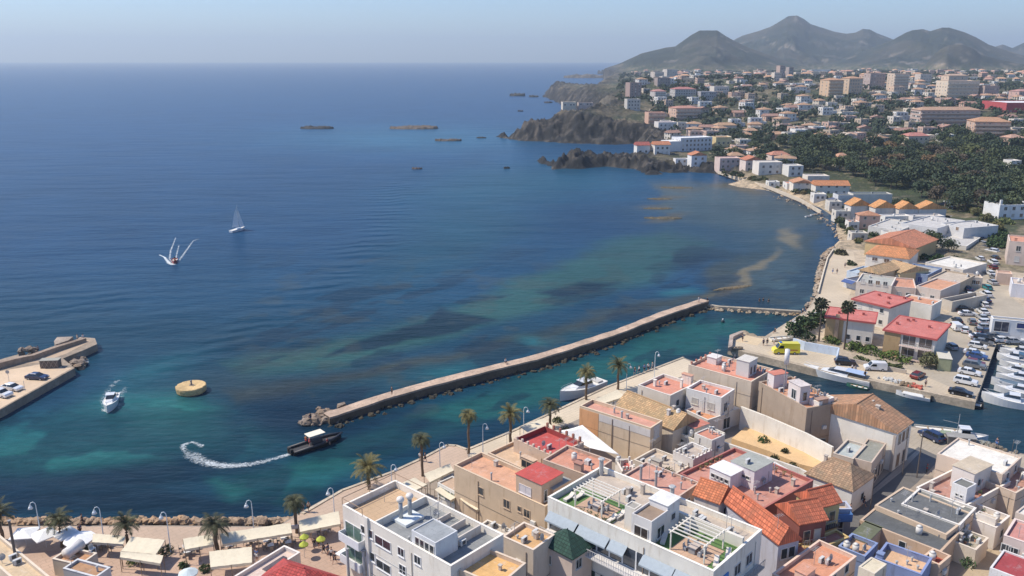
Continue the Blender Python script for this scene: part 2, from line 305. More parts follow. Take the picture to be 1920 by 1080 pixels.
# ------------------------------------------------------------ SEA: one sheet; sea-bed colours follow sand, seagrass and reef
def sea_cols(X,Y):
    wx=(stain_noise(X,Y,61,6,.045)-.5); wy=(stain_noise(X,Y,62,6,.045)-.5); s=np.clip(Y/20,4,50)
    XX=X+wx*s; YY=Y+wy*s*1.3
    xx=XX/YY; 
    # photo-plane co-ordinates of each sea point, used only to read the sea-bed map
    k=(YY*SI-(-CH)*-CO); 
    d=YY*CO+CH*SI; u=960+FL*XX/d; v=540+FL*(CH*CO-YY*SI)/d
    c=np.ones(X.shape+(3,))*C3((.009,.046,.108))
    def blob(cx,cy,rx,ry,col,w,ang=0,p=1.):
        nonlocal c
        a=R(ang); du=(u-cx); dv=(v-cy); p1=(du*math.cos(a)+dv*math.sin(a))/rx; p2=(-du*math.sin(a)+dv*math.cos(a))/ry
        q=np.exp(-((p1*p1+p2*p2)**p)); c=mixa(c,C3(col),q*w)
    def poly(pts,col,wt,soft=6):
        nonlocal c
        q=sstep(-soft,soft,polysd(u,v,pts)); c=mixa(c,C3(col),q*wt)
    TEAL=(.016,.115,.135); DARK=(.004,.016,.034); GRN=(.027,.086,.072); BRN=(.040,.045,.034); SAND=(.15,.13,.08)
    c=mixa(c,C3((.013,.056,.140)),1-sstep(180,420,v)); 
    c=mixa(c,C3((.008,.041,.068)),sstep(440,640,v)*.9)
    blob(780,260,260,26,(.028,.12,.20),.7); blob(1000,350,240,45,(.012,.080,.125),.8,-4); blob(900,420,170,70,(.010,.064,.11),.8,-20); blob(800,480,200,60,(.009,.056,.09),.7,-25)
    blob(1150,420,180,50,(.008,.040,.095),.9,5); blob(1000,500,160,35,(.010,.05,.10),.8,-15)
    blob(430,540,300,70,(.011,.055,.11),.6)
    # green shallows band in the bay
    poly([(760,600),(900,560),(1040,500),(1150,455),(1260,430),(1330,450),(1290,500),(1180,540),(1040,580),(900,610),(800,640),(640,690),(450,715),(420,690),(600,645)],GRN,.75,16)
    poly([(1020,548),(1110,530),(1165,535),(1120,552),(1060,562)],DARK,.85,6); poly([(1250,480),(1290,462),(1340,468),(1400,480),(1340,490),(1300,505),(1260,500)],DARK,.8,6)
    poly([(620,660),(700,620),(780,600),(800,580),(880,590),(930,600),(880,612),(760,635),(700,655),(640,665),(600,675)],DARK,.85,5); poly([(560,640),(640,630),(600,655),(520,660)],DARK,.6,8)
    poly([(420,735),(560,712),(760,680),(960,640),(1100,600),(1200,575),(1310,552),(1330,520),(1380,480),(1450,440),(1540,430),(1530,470),(1460,530),(1380,560),(1300,570),(1180,590),(1050,628),(900,672),(750,705),(600,735),(450,760)],BRN,.88,12)
    poly([(1230,345),(1330,340),(1420,360),(1500,385),(1535,420),(1440,430),(1340,420),(1250,400)],(.075,.095,.085),.75,12); blob(1300,400,110,26,(.035,.075,.10),.55); blob(1460,500,120,90,(.020,.040,.048),.85,-30,1.3); blob(1400,390,150,40,(.030,.052,.058),.6); blob(1350,450,120,40,(.018,.045,.055),.6)
    poly([(600,720),(760,695),(960,650),(1080,615),(1120,625),(960,672),(700,742),(620,765),(560,770)],(.013,.055,.075),.75,10)
    blob(1000,645,28,10,TEAL,.8); blob(830,700,50,9,TEAL,.6,-12); blob(1270,548,28,8,TEAL,.7); blob(1460,500,60,50,(.04,.075,.095),.7,-40); blob(1490,560,60,30,(.05,.09,.10),.7)
    # reefs just under the surface
    for cx,cy,rx,ry,an,w in ((1487,443,24,15,40,.85),(1420,500,46,9,-48,.9),(1382,532,38,9,-30,.9),(1345,550,24,7,-15,.8),(1250,408,42,7,-5,.8),(1245,372,35,6,-4,.75),(1235,388,34,5,0,.6),(1270,352,40,6,3,.5),(1385,352,60,8,8,.8),(1330,345,30,5,0,.5)):
        blob(cx,cy,rx,ry,SAND if ry>8 else (.085,.075,.045),w,an,1.6)
    # lower basin
    blob(150,860,330,62,(.017,.105,.102),.95,-6,1.6); blob(330,790,150,40,(.028,.15,.135),.9,8,1.5); blob(130,790,160,30,(.016,.12,.13),.8,-15); blob(260,700,100,20,(.014,.10,.12),.55,-12)
    blob(560,780,170,60,DARK,.9,-10,1.4); blob(430,720,110,30,(.020,.040,.050),.7,-5); blob(60,915,200,26,DARK,.85,-5,1.3); blob(240,905,200,32,(.006,.021,.038),.97,-8,1.6); blob(80,955,250,26,(.006,.021,.038),.97,0,1.5); blob(350,950,260,26,(.006,.021,.038),.97,0,1.5); blob(120,735,120,30,(.012,.045,.085),.7,-25,1.3)
    poly([(640,830),(800,770),(960,715),(1080,670),(1180,645),(1300,600),(1420,592),(1480,600),(1430,640),(1370,640),(1340,690),(1280,668),(1060,740),(900,800),(760,850),(640,900),(560,960),(450,940),(380,900),(560,870)],(.013,.080,.078),.9,14)
    blob(790,800,40,14,DARK,.8,-15); blob(1010,700,90,12,(.010,.05,.07),.6,-22); blob(600,905,70,16,TEAL,.5,-10); blob(720,845,60,10,DARK,.6,-18); blob(1250,620,60,10,DARK,.6,-15);blob(560,940,80,22,DARK,.7,-10)
    poly([(1290,668),(1370,655),(1530,700),(1840,760),(1870,650),(2300,650),(2300,1000),(1700,830),(1500,760)],(.012,.036,.055),.95,8)
    bay=sstep(430,560,v)*(1-sstep(760,800,v))*sstep(380,520,u)
    sg=stain_noise(X*.6+Y*.5,(Y-X)*1.3,72,6,.055); c=mixa(c,C3((.006,.018,.036)),sstep(.55,.60,sg)*.55*bay); sp=stain_noise(X,Y,73,5,.12); c=mixa(c,C3((.05,.06,.05)),sstep(.60,.70,sp)*.3*bay)
    low=sstep(740,800,v); sg2=stain_noise(X,Y,74,6,.05); c=mixa(c,C3((.005,.021,.042)),sstep(.55,.61,sg2)*.6*low)
    pat=stain_noise(X,Y,71,5,.04); c=c*(.80+.4*pat[...,None])
    tr=[(742,360),(725,410),(690,460),(630,520),(560,565),(480,605),(390,665),(300,700)]; dm=np.full(X.shape,1e9)
    for (ax,ay),(bx,by) in zip(tr,tr[1:]):
        q=(bx-ax)**2+(by-ay)**2; t=np.clip(((u-ax)*(bx-ax)+(v-ay)*(by-ay))/q,0,1); dm=np.minimum(dm,((u-ax-t*(bx-ax))/46)**2+((v-ay-t*(by-ay))/26)**2)
    rp=np.exp(-dm)*sstep(.3,.6,stain_noise(X,Y,81,4,.03)); rp=np.maximum(rp,.8*np.exp(-(((u-130)/200)**2+((v-570)/55)**2))); rp=np.maximum(rp,.7*np.exp(-(((u-130)/170)**2+((v-925)/25)**2)))
    return np.concatenate([c,rp[...,None]],-1)
rw=np.concatenate([np.geomspace(60,420,430),np.geomspace(421,15000,360)]); aw=np.linspace(-.80,1.0,800)
Yw,Aw=np.meshgrid(rw,aw,indexing='ij'); Xw=Yw*Aw; wc=sea_cols(Xw,Yw)
def sea_mat():
    m,n_,b,l=pr('sea_water'); b.inputs['Roughness'].default_value=.3; b.inputs['IOR'].default_value=1.33; b.inputs['Specular IOR Level'].default_value=.09
    at=n_.nodes.new('ShaderNodeAttribute'); at.attribute_name='tint'
    mp=n_.nodes.new('ShaderNodeMapping'); mp.inputs['Rotation'].default_value=(0,0,R(14)); mp.inputs['Scale'].default_value=(.45,1.5,1)
    g=n_.nodes.new('ShaderNodeNewGeometry'); l(g.outputs['Position'],mp.inputs[0])
    a=nz(n_,l,.55,6,mp.outputs[0],.62); a2=nz(n_,l,.045,5,mp.outputs[0],.6)
    mp2=n_.nodes.new('ShaderNodeMapping'); mp2.inputs['Rotation'].default_value=(0,0,R(-20)); mp2.inputs['Scale'].default_value=(.5,1,1); l(g.outputs['Position'],mp2.inputs[0])
    a3=nz(n_,l,.9,5,mp2.outputs[0],.6)
    c=mixc(n_,l,ramp(n_,l,a,.35,.68),(.80,.80,.82),(1.22,1.2,1.18)); c=mixc(n_,l,1.,at.outputs['Color'],c,'MULTIPLY')
    wv=n_.nodes.new('ShaderNodeTexWave'); wv.inputs['Scale'].default_value=.036; wv.inputs['Distortion'].default_value=6.5; wv.inputs['Detail'].default_value=3; wv.inputs['Detail Scale'].default_value=1.2; wv.bands_direction='Y'
    mp3=n_.nodes.new('ShaderNodeMapping'); mp3.inputs['Rotation'].default_value=(0,0,R(-16)); l(g.outputs['Position'],mp3.inputs[0]); l(mp3.outputs[0],wv.inputs['Vector'])
    wm_=n_.nodes.new('ShaderNodeMath'); wm_.operation='MULTIPLY'; l(wv.outputs['Fac'],wm_.inputs[0]); l(at.outputs['Alpha'],wm_.inputs[1])
    l(c,b.inputs['Base Color'])
    bp0=n_.nodes.new('ShaderNodeBump'); bp0.inputs[0].default_value=.26; bp0.inputs[1].default_value=1.6; l(wm_.outputs[0],bp0.inputs['Height'])
    ad=n_.nodes.new('ShaderNodeMath'); ad.operation='ADD'; l(a,ad.inputs[0]); l(a3,ad.inputs[1])
    bp=n_.nodes.new('ShaderNodeBump'); bp.inputs[0].default_value=.22; bp.inputs[1].default_value=.8; l(ad.outputs[0],bp.inputs['Height']); l(bp0.outputs[0],bp.inputs['Normal'])
    bp2=n_.nodes.new('ShaderNodeBump'); bp2.inputs[0].default_value=.3; bp2.inputs[1].default_value=5; l(a2,bp2.inputs['Height']); l(bp.outputs[0],bp2.inputs['Normal']); l(bp2.outputs[0],b.inputs['Normal'])
    return m
tag(gridmesh('water',Xw,Yw,np.zeros_like(Xw),sea_mat(),wc),kind='structure')
# haze: even, pale air round everything
hz=MB().box(-14500,14500,-300,15200,-40,420); hm=bpy.data.materials.new('haze'); hm.use_nodes=True; t=hm.node_tree; t.nodes.remove(t.nodes['Principled BSDF'])
pv=t.nodes.new('ShaderNodeVolumePrincipled'); pv.inputs['Color'].default_value=(.74,.87,1,1); pv.inputs['Density'].default_value=.00013; pv.inputs['Anisotropy'].default_value=.2
t.links.new(pv.outputs[0],t.nodes['Material Output'].inputs['Volume']); tag(hz.build('haze',hm),kind='stuff')
# ------------------------------------------------------------ building kit
def sheet(name,pts,z,m,kind='structure',label=None,cat=None):
    p=[G(x,y,z) for x,y in pts]; me=MB().add([(a,b,z) for a,b in p],[tuple(range(len(p)))]); o=me.build(name,m)
    if o.data.polygons[0].normal.z<0: o.data.flip_normals()
    return tag(o,label,cat,kind=kind)
def slab(name,pts,z0,z1,m,kind='structure',label=None,cat=None,group=None):
    return tag(MB().prism([G(x,y,z1) for x,y in pts],z0,z1).build(name,m),label,cat,group,kind)
WM={}
def winmesh(w,h,fc,pc,style):
    k=(round(w,1),round(h,1),fc,pc,style)
    if k not in WM:
        w,h=k[0],k[1]; fm=MB(); t=.09
        fm.box(-w/2-t,w/2+t,-.06,.02,-t,0); fm.box(-w/2-t,w/2+t,-.06,.02,h,h+t); fm.box(-w/2-t,-w/2,-.06,.02,0,h); fm.box(w/2,w/2+t,-.06,.02,0,h)
        if style!='door' and w>.9: fm.box(-.035,.035,-.05,.02,0,h)
        if style!='door': fm.box(-w/2-.15,w/2+.15,-.14,.02,-t-.06,-t)
        pm=MB().box(-w/2,w/2,-.025,.02,0,h)
        WM[k]=(fm.mesh('window',mat('plain',fc,.6)),pm.mesh('pane',mat('glass',pc) if style!='shut' and style!='door' else mat('plain',pc,.7)))
    return WM[k]
HL={}
class House:
    def __init__(s,label,L,F,Rr,z,base=1.7,name='house',cat='house',group=None,world=None):
        if world: (s.x,s.y),s.th,s.a,s.b=world
        else:
            l=Vector(G(*L,z)); f=Vector(G(*F,z)); r=Vector(G(*Rr,z)); s.th=math.atan2(l.y-f.y,l.x-f.x)-math.pi/2; s.x,s.y=f.x,f.y
            s.b=(l-f).length; s.a=(r-f).dot(Vector((math.cos(s.th),math.sin(s.th))))
        HL[label]=s; s.base=base; s.h=z-base; s.root=E(name,label,cat,(s.x,s.y,base),s.th,group); s.n=0
    def loc(s,px,py,z):
        x,y=G(px,py,z); x-=s.x; y-=s.y; c,d=math.cos(s.th),math.sin(s.th); return (c*x+d*y,-d*x+c*y)
    def hit(s,side,px,py):
        r=Vector(ray(px,py)); c,d=math.cos(s.th),math.sin(s.th); o=Vector((-s.x,-s.y,CH-s.base))
        ro=Vector((c*o.x+d*o.y,-d*o.x+c*o.y,o.z)); rd=Vector((c*r.x+d*r.y,-d*r.x+c*r.y,r.z))
        k=-(ro.x/rd.x) if side=='L' else -(ro.y/rd.y); p=ro+rd*k; return (p.y if side=='L' else p.x),p.z
    def flat(s,wall,roof,par=.6,t=.22,rk='flatroof',wk='wall'):
        m=MB().box(0,s.a,0,s.b,-3.5 if s.base<2.6 else -5,s.h-par-.08)
        if par>0: m.ring(0,s.a,0,s.b,t,s.h-par-.08,s.h)
        m.build('wall',mat(wk,wall),s.root); e=t+.001 if par>0 else -.05
        s.rf=MB().box(e,s.a-e,e,s.b-e,s.h-par-.075,s.h-par).build('roof',mat(rk,roof),s.root); s.top=s.h-par
        if s.y<170 and s.h>3.5 and s.x<120:
            for sd_,ln in (('L',s.b),('R',s.a)):
                if ln<3: continue
                f=(lambda u,v,z:(-v,u,z)) if sd_=='L' else (lambda u,v,z:(u,-v,z)); u=rnd.uniform(.6,ln-.6)
                MB().tube([f(u,.07,0),f(u,.07,s.h-par-.2)],.05,5).build('drain_pipe',mat('plain',rnd.choice([(.45,.4,.34),(.3,.22,.16),(.55,.53,.5)])),s.root)
                if rnd.random()<.7:
                    u=rnd.uniform(.8,ln-.8); z=rnd.uniform(2,max(2.1,s.h-1.6)); a_,b_=f(u-.4,.02,z),f(u+.4,.34,z+.55); MB().box(min(a_[0],b_[0]),max(a_[0],b_[0]),min(a_[1],b_[1]),max(a_[1],b_[1]),z,z+.55).build('ac_unit',mat('plain',(.58,.57,.54),.5),s.root)
                if sd_=='L' and par>=0 and rnd.random()<.8: s.top=s.h-par; s.ant(rnd.uniform(.5,s.a-.5),rnd.uniform(.5,s.b-.5),rnd.uniform(1.6,3.2)); s.pipe(rnd.uniform(.5,s.a-.5),rnd.uniform(.5,s.b-.5),rnd.uniform(.4,1.))
                z=rnd.uniform(2.6,3.2); MB().tube([f(.1,.03,z),f(ln*.35,.03,z-.08),f(ln*.7,.03,z-.02),f(ln-.1,.03,z)],.022,3).build('cable',mat('plain',(.06,.06,.06)),s.root)
        if par>.25: MB().ring(-.03,s.a+.03,-.03,s.b+.03,t+.06,s.h+.002,s.h+.05).build('parapet_cap',mat('plain',dk(wall,1.12)),s.root)
        return s
    def pitch(s,wall,roof,rise=2,ax='x',ov=.35,hip=0,eave=None,off=.5,rk='tile'):
        a,b,h=s.a,s.b,s.h; m=MB().box(0,a,0,b,-5,h)
        if ax=='x' : # ridge runs along local x
            y=b*off; hx=hip
            if not hip: m.add([(0,0,h),(0,b,h),(0,y,h+rise),(a,0,h),(a,b,h),(a,y,h+rise)],[(0,2,1),(3,4,5),(0,3,5,2),(2,5,4,1)])
            A=[(-ov,-ov,h-.05),(a+ov,-ov,h-.05),(a+ov if not hip else a-hx,y,h+rise+.08),(-ov if not hip else hx,y,h+rise+.08),(-ov,b+ov,h-.05),(a+ov,b+ov,h-.05)]
        else:
            x=a*off; hx=hip
            if not hip: m.add([(0,0,h),(a,0,h),(x,0,h+rise),(0,b,h),(a,b,h),(x,b,h+rise)],[(0,1,2),(3,5,4),(0,2,5,3),(1,4,5,2)])
            A=[(-ov,b+ov,h-.05),(-ov,-ov,h-.05),(x,-ov if not hip else hx,h+rise+.08),(x,b+ov if not hip else b-hx,h+rise+.08),(a+ov,b+ov,h-.05),(a+ov,-ov,h-.05)]
        m.build('wall',mat('wall',wall),s.root)
        r=MB(); T=[(x,y,z+.14) for x,y,z in A]
        r.add(A+T,[(6,7,8,9),(9,8,11,10),(1,0,3,2),(2,3,4,5),(0,1,7,6),(5,4,10,11)]+([(1,5,11,8,7),(4,0,6,9,10)] if not hip else [(7,11,8),(10,6,9),(1,5,11,7),(4,0,6,10)]))
        o=r.build('roof',mat(rk,roof),s.root); fixnorm(o.data); s.rf=o
        rd=MB().tube([T[3],T[2]],.13,5); rd.build('ridge_cap',mat('plain',dk(roof,.8)),o); s.top=h
        return s
    def hut(s,L,F,Rr,z,z0,wall,roof,par=.12,name='stair_tower',rk='flatroof',open_=False):
        l=s.loc(*L,z);f=s.loc(*F,z);r=s.loc(*Rr,z); x0,x1=sorted((f[0]+(l[0]-f[0])*0,r[0])); y0,y1=sorted((f[1],l[1])); zz=z-s.base; z0=z0-s.base
        x0,x1=max(x0,.3),min(x1,s.a-.02); y0,y1=max(y0,.3),min(y1,s.b-.02); x1=max(x1,x0+.8); y1=max(y1,y0+.8)
        m=MB().box(x0,x1,y0,y1,z0,zz-par-.06)
        if par>0: m.ring(x0,x1,y0,y1,.14,zz-par-.06,zz)
        w=m.build(name,mat('wall',wall),s.root); e=.141 if par>0 else -.12
        MB().box(x0+e,x1-e,y0+e,y1-e,zz-par-.058,zz-par+.0).build('roof',mat(rk,roof),w); s.last=(x0,x1,y0,y1,z0,zz,w); return w
    def win(s,side,p,z,w=1.1,h=1.2,fc=(.6,.58,.55),pc=GL,style='win',par=None,off=0):
        a,b=winmesh(w,h,fc,pc,style); nm='door' if style=='door' else 'window'
        o=put(nm,a,par or s.root,((off,p,z) if side=='L' else (p,off,z)),R(-90) if side=='L' else 0); put('pane' if style!='door' else 'door_leaf',b,o); return o
    def wpx(s,side,px,py,w=1.1,h=1.2,**k):
        p,z=s.hit(side,px,py); return s.win(side,p,z-h/2,w,h,**k)
    def wins(s,side,n,floors,w=1.1,h=1.2,z0=1.,st=3.,m=1.2,**k):
        ln=s.b if side=='L' else s.a
        for f in floors:
            for i in range(n):
                p=m+(ln-2*m)*(i+.5)/n; q=dict(k)
                if rnd.random()<.28 and q.get('style','win')=='win': q['style']='shut'; q['pc']=rnd.choice([(.45,.42,.38),(.2,.12,.07),(.55,.52,.48)])
                s.win(side,p,z0+f*st,w,h,**q)
    def chim(s,x,y,h=1.3,w=.5,c=None,z=None):
        c=c or (.5,.44,.38); z=s.top if z is None else z; m=MB().box(x-w/2,x+w/2,y-w/2,y+w/2,z-.6,z+h).box(x-w/2-.08,x+w/2+.08,y-w/2-.08,y+w/2+.08,z+h,z+h+.1); m.build('chimney',mat('wall',c),s.root)
    def pipe(s,x,y,h=1.2,r=.12,z=None):
        z=s.top if z is None else z; MB().cyl(x,y,z-.1,z+h,r,n=8).cyl(x,y,z+h,z+h+.12,r*1.7,r*1.2,n=8).build('vent_pipe',mat('metal',(.42,.42,.41),.5),s.root)
    def ant(s,x,y,h=2.6,z=None):
        z=s.top if z is None else z; m=MB().tube([(x,y,z-.1),(x,y,z+h)],.03,5).tube([(x-.7,y,z+h-.15),(x+.7,y,z+h-.15)],.02,4)
        for i in range(5): m.tube([(x-.6+i*.3,y-.35,z+h-.15),(x-.6+i*.3,y+.35,z+h-.15)],.015,4)
        m.build('antenna',mat('metal',(.35,.35,.36),.5),s.root)
    def ac(s,x,y,z=None):
        z=s.top if z is None else z; m=MB().box(x-.45,x+.45,y-.18,y+.18,z+.08,z+.72).box(x-.4,x-.3,y-.2,y+.2,z-.02,z+.08).box(x+.3,x+.4,y-.2,y+.2,z-.02,z+.08).build('ac_unit',mat('plain',(.6,.6,.58),.5),s.root)
        MB().cyl(x+.12,y-.2,z+.2,z+.62,.0,.0).v; f=MB(); f.box(x-.2,x+.3,y-.2,y-.181,z+.17,z+.62); f.build('fan_grille',mat('plain',(.08,.08,.08)),m)
    def tank(s,x,y,z=None,r=.55):
        z=s.top if z is None else z; MB().cyl(x,y,z-.02,z+1.1,r,r,n=14).cyl(x,y,z+1.1,z+1.3,r,r*.35,n=14).build('water_tank',mat('plain',(.62,.6,.56),.5),s.root,True)
    def dish(s,x,y,z=None):
        z=s.top if z is None else z; m=MB().tube([(x,y,z-.1),(x,y,z+.9)],.035,5); n=12
        m.add([(x,y-.12,z+1.)]+[(x+.42*math.cos(2*math.pi*i/n),y-.28+.1*math.sin(2*math.pi*i/n),z+1.+.42*math.sin(2*math.pi*i/n)) for i in range(n)],[(0,1+i,1+(i+1)%n) for i in range(n)]+[(0,1+(i+1)%n,1+i) for i in range(n)])
        m.build('satellite_dish',mat('plain',(.5,.5,.5),.5),s.root)
    def clutter(s,n=4,x0=.8,x1=None,y0=.8,y1=None,z=None):
        x1=x1 or s.a-.8; y1=y1 or s.b-.8
        for i in range(n):
            x=rnd.uniform(x0,max(x0+.1,x1)); y=rnd.uniform(y0,max(y0+.1,y1)); k=rnd.choice(['c','p','p','a','a','t','d','k'])
            {'c':lambda:s.chim(x,y,rnd.uniform(.7,1.5),.45,z=z),'p':lambda:s.pipe(x,y,rnd.uniform(.5,1.3),z=z),'a':lambda:s.ac(x,y,z),'t':lambda:s.tank(x,y,z,.42),'d':lambda:s.dish(x,y,z),'k':lambda:s.ant(x,y,rnd.uniform(1.8,3),z)}[k]()
    def posts(s,edge,n,h=.7,w=.3,c=None):
        for i in range(n):
            t=(i+.5)/n; x,y={'B':(t*s.a,s.b-w/2),'L':(w/2,t*s.b),'R':(t*s.a,w/2),'E':(s.a-w/2,t*s.b)}[edge]
            MB().box(x-w/2-.01,x+w/2+.01,y-w/2-.01,y+w/2+.01,s.h+.05,s.h+h).build('post',mat('wall',c or (.35,.17,.12)),s.root)
    def balcony(s,side,p0,p1,z,d=1.2,c=WHITE,rail=(.25,.25,.26),solid=False):
        m=MB(); r=MB()
        def bx(M,u0,u1,v0,v1,z0,z1):   # u along facade, v outwards
            if side=='L': M.box(-v1,-v0,u0,u1,z0,z1)
            else: M.box(u0,u1,-v1,-v0,z0,z1)
        bx(m,p0,p1,-.0+.002,d,z-.16,z); o=m.build('balcony',mat('wall',c),s.root)
        if solid: bx(r,p0,p1,d-.1,d-.0,z+.001,z+1.); bx(r,p0,p0+.1,0.01,d-.1,z+.001,z+1.); bx(r,p1-.1,p1,0.01,d-.1,z+.001,z+1.)
        else:
            bx(r,p0,p1,d-.06,d,z+.95,z+1.)
            k=max(3,int((p1-p0)/.35))
            for i in range(k+1):
                u=p0+(p1-p0-.04)*i/k; bx(r,u,u+.04,d-.05,d-.01,z+.001,z+.95)
        r.build('railing',mat('plain',c if solid else rail,.5),o)
    def awn(s,side,p0,p1,z,d=1.4,drop=.7,c=(.42,.52,.58)):
        q=[(0.02,z),(d,z-drop),(d,z-drop-.2),(d-.03,z-drop-.2),(d-.03,z-drop-.03),(0.02,z-.04)]
        f=(lambda u,v,zz:(-v,u,zz)) if side=='L' else (lambda u,v,zz:(u,-v,zz)); n=len(q)
        o=MB().add([f(p0,*a) for a in q]+[f(p1,*a) for a in q],[tuple(range(n)),tuple(range(n,2*n))[::-1]]+[(i,n+i,n+(i+1)%n,(i+1)%n) for i in range(n)]).build('awning',mat('fabric',c),s.root); fixnorm(o.data)
    def pergola(s,x0,x1,y0,y1,z,h=2.3,c=WHITE,n=6):
        m=MB()
        for x in (x0,x1-.14):
            for y in (y0,y1-.14): m.box(x,x+.14,y,y+.14,z-.03,z+h)
        m.box(x0-.2,x1+.2,y0,y0+.14,z+h+.001,z+h+.18).box(x0-.2,x1+.2,y1-.14,y1,z+h+.001,z+h+.18)
        for i in range(n):
            x=x0+(x1-x0-.1)*i/(n-1); m.box(x,x+.09,y0-.25,y1+.25,z+h+.182,z+h+.32)
        return m.build('pergola',mat('plain',c,.6),s.root)

# ------------------------------------------------------------ NEAR TOWN: ground, quay, promenade, streets
PAV=(.50,.37,.27); CPAV=(.62,.52,.38)
slab('quay',[(-700,987),(0,986),(300,985),(520,987),(560,962),(640,918),(733,884),(794,856),(838,833),(856,834),(876,841),(957,808),(1137,724),(1280,669),(1288,673),(1500,745),(1700,798),(1741,804),(1829,834),(1920,851),(2200,905),(2900,1060),(2900,1500),(-900,1500)],-3,1.6,mat('ground',(.30,.25,.20)))
sheet('promenade',[(-600,988),(300,987),(520,989),(565,962),(640,920),(733,886),(794,858),(838,835),(856,836),(874,842),(880,870),(800,905),(700,950),(560,1010),(350,1030),(-600,1040)],1.608,mat('paving',PAV))
sheet('promenade',[(876,843),(957,810),(1137,726),(1280,671),(1320,690),(1180,742),(1110,775),(960,840),(890,868)],1.612,mat('paving',CPAV))
sheet('paving',[(-500,1030),(350,1022),(560,1002),(660,960),(720,1010),(700,1200),(-600,1200)],1.604,mat('paving',(.46,.32,.235)))
sheet('paving',[(1700,800),(1741,806),(1829,836),(1920,853),(2200,907),(2100,960),(1900,900),(1760,862),(1700,850)],1.606,mat('paving',(.40,.34,.26)))
sheet('street',[(1706,850),(1722,838),(1765,858),(1720,905),(1672,945),(1600,1005),(1500,1085),(1400,1085),(1550,980),(1640,912)],1.61,mat('ground',(.13,.125,.12)))
sheet('pavement',[(1718,845),(1728,845),(1690,885),(1600,958),(1540,1005),(1530,1000),(1640,915)],1.66,mat('paving',(.34,.29,.24)))
sheet('lane',[(1905,960),(1960,960),(1880,1085),(1790,1085),(1850,1030)],1.615,mat('ground',(.40,.32,.22)))
edge=[(-2,988),(520,989),(565,963),(640,919),(733,885),(794,857),(838,834),(856,835),(876,842),(957,809),(1137,725),(1280,670)]
ep=[G(x,y,1.6) for x,y in edge[2:]]; kb=MB()
for a,b in zip(ep,ep[1:]):
    d=Vector((b[0]-a[0],b[1]-a[1])).normalized(); n_=Vector((d.y,-d.x))*.5
    kb.prism([a,b,(b[0]+n_.x,b[1]+n_.y),(a[0]+n_.x,a[1]+n_.y)],1.5,1.75)
tag(kb.build('quay_kerb',mat('stone',(.60,.50,.37))),kind='structure')

# B1 white block with grey terraces
h=House('white three storey block with grey roof terraces, closest to the curved promenade',(642,947),(845,1062),(940,1000),12,cat='apartment block',name='apartment_block').flat((.74,.69,.61),(.25,.26,.26),.9)
x,y=h.loc(700,1000,11); 
ly=h.b
MB().box(.3,h.a-.3,ly-6.3,ly-6.08,h.top,h.top+1.0).build('terrace_wall',mat('wall',WHITE),h.root)
MB().box(.3,h.a-.3,ly-6.0,ly-.25,h.top+.001,h.top+.05).build('terrace_floor',mat('paving',(.52,.36,.22)),h.root)
h.hut((765,997),(810,1022),(856,994),13.6,11.1,(.62,.63,.64),GREY); X=h.last
for i in range(4): h.win('L',X[2]+.6+i*.85*(X[3]-X[2])/4.2,X[4]+.9,.6,1.0,par=None,off=X[0])
x,y=h.loc(762,972,11.2); sl_=MB().box(x-1.4,x+1.6,y-1.5,y+1.3,h.top,h.top+.35).build('plinth',mat('plain',(.66,.7,.7)),h.root)
for dx,dy in ((-.6,.3),(.7,.1)):
    MB().cyl(x+dx,y+dy,h.top+.35,h.top+2.6,.26,n=10).build('flue',mat('metal',(.35,.36,.37),.45),h.root,True)
    MB().sph(x+dx,y+dy,h.top+2.85,.5,.42,12,8).build('cowl',mat('plain',(.72,.66,.6),.5),h.root,True)
h.clutter(4,1,h.a-1,2,4.5); h.clutter(5,h.a*.55,h.a-1,7,h.b-7); h.ant(h.a-2,9); h.ant(h.a*.6,7.5)
for q in range(3): MB().box(h.a*.45,h.a-.5,3.2+q*2.6,3.4+q*2.6,h.top,h.top+1.1-.2*q).build('terrace_wall',mat('wall',(.62,.55,.48)),h.root)
for (px,py,w,hh) in ((688,997,2.2,1.0),(718,1018,2.8,1.1),(692,1040,2.2,1.1),(719,1062,2.6,1.1),(752,1035,1.,1.),(783,1050,1.,1.),(755,1068,1.1,1.1)):
    h.wpx('L',px,py,w,hh,fc=(.7,.7,.7))
for z in (3.,6.1): h.balcony('L',h.b-4.2,h.b-.2,z,1.0,(.7,.71,.72),solid=True)
for z in (3.2,6.3): 
    h.win('L',h.b-2.1,z,3.2,2.0,fc=(.7,.7,.7),pc=(.10,.16,.13))
MB().box(-.25,-.003,h.b-5.2,h.b-4.6,-2,h.h+.3).build('pilaster',mat('wall',(.74,.70,.63)),h.root)
MB().tube([(-.1,h.b-7,3.3),(-.1,.5,3.3)],.06,4).build('cable',mat('plain',(.12,.12,.12)),h.root)
MB().box(-.05,-.003,.5,h.b-4.6,6.0,6.06).build('cornice',mat('plain',(.45,.45,.45)),h.root)
rr=MB(); 
for (a,b_) in (((-.0,ly),(h.a,ly)),((0,ly-4),(0,ly)),((h.a,ly-6),(h.a,ly))): rr.tube([(a[0],a[1],h.h+1.0),(b_[0],b_[1],h.h+1.0)],.05,5)
for p in ((0,ly),(h.a,ly),(0,ly-4),(h.a,ly-6),(h.a/2,ly)): rr.tube([(p[0],p[1],h.h+.05),(p[0],p[1],h.h+1.0)],.04,5)
rr.build('railing',mat('metal',(.3,.2,.13),.5),h.root)

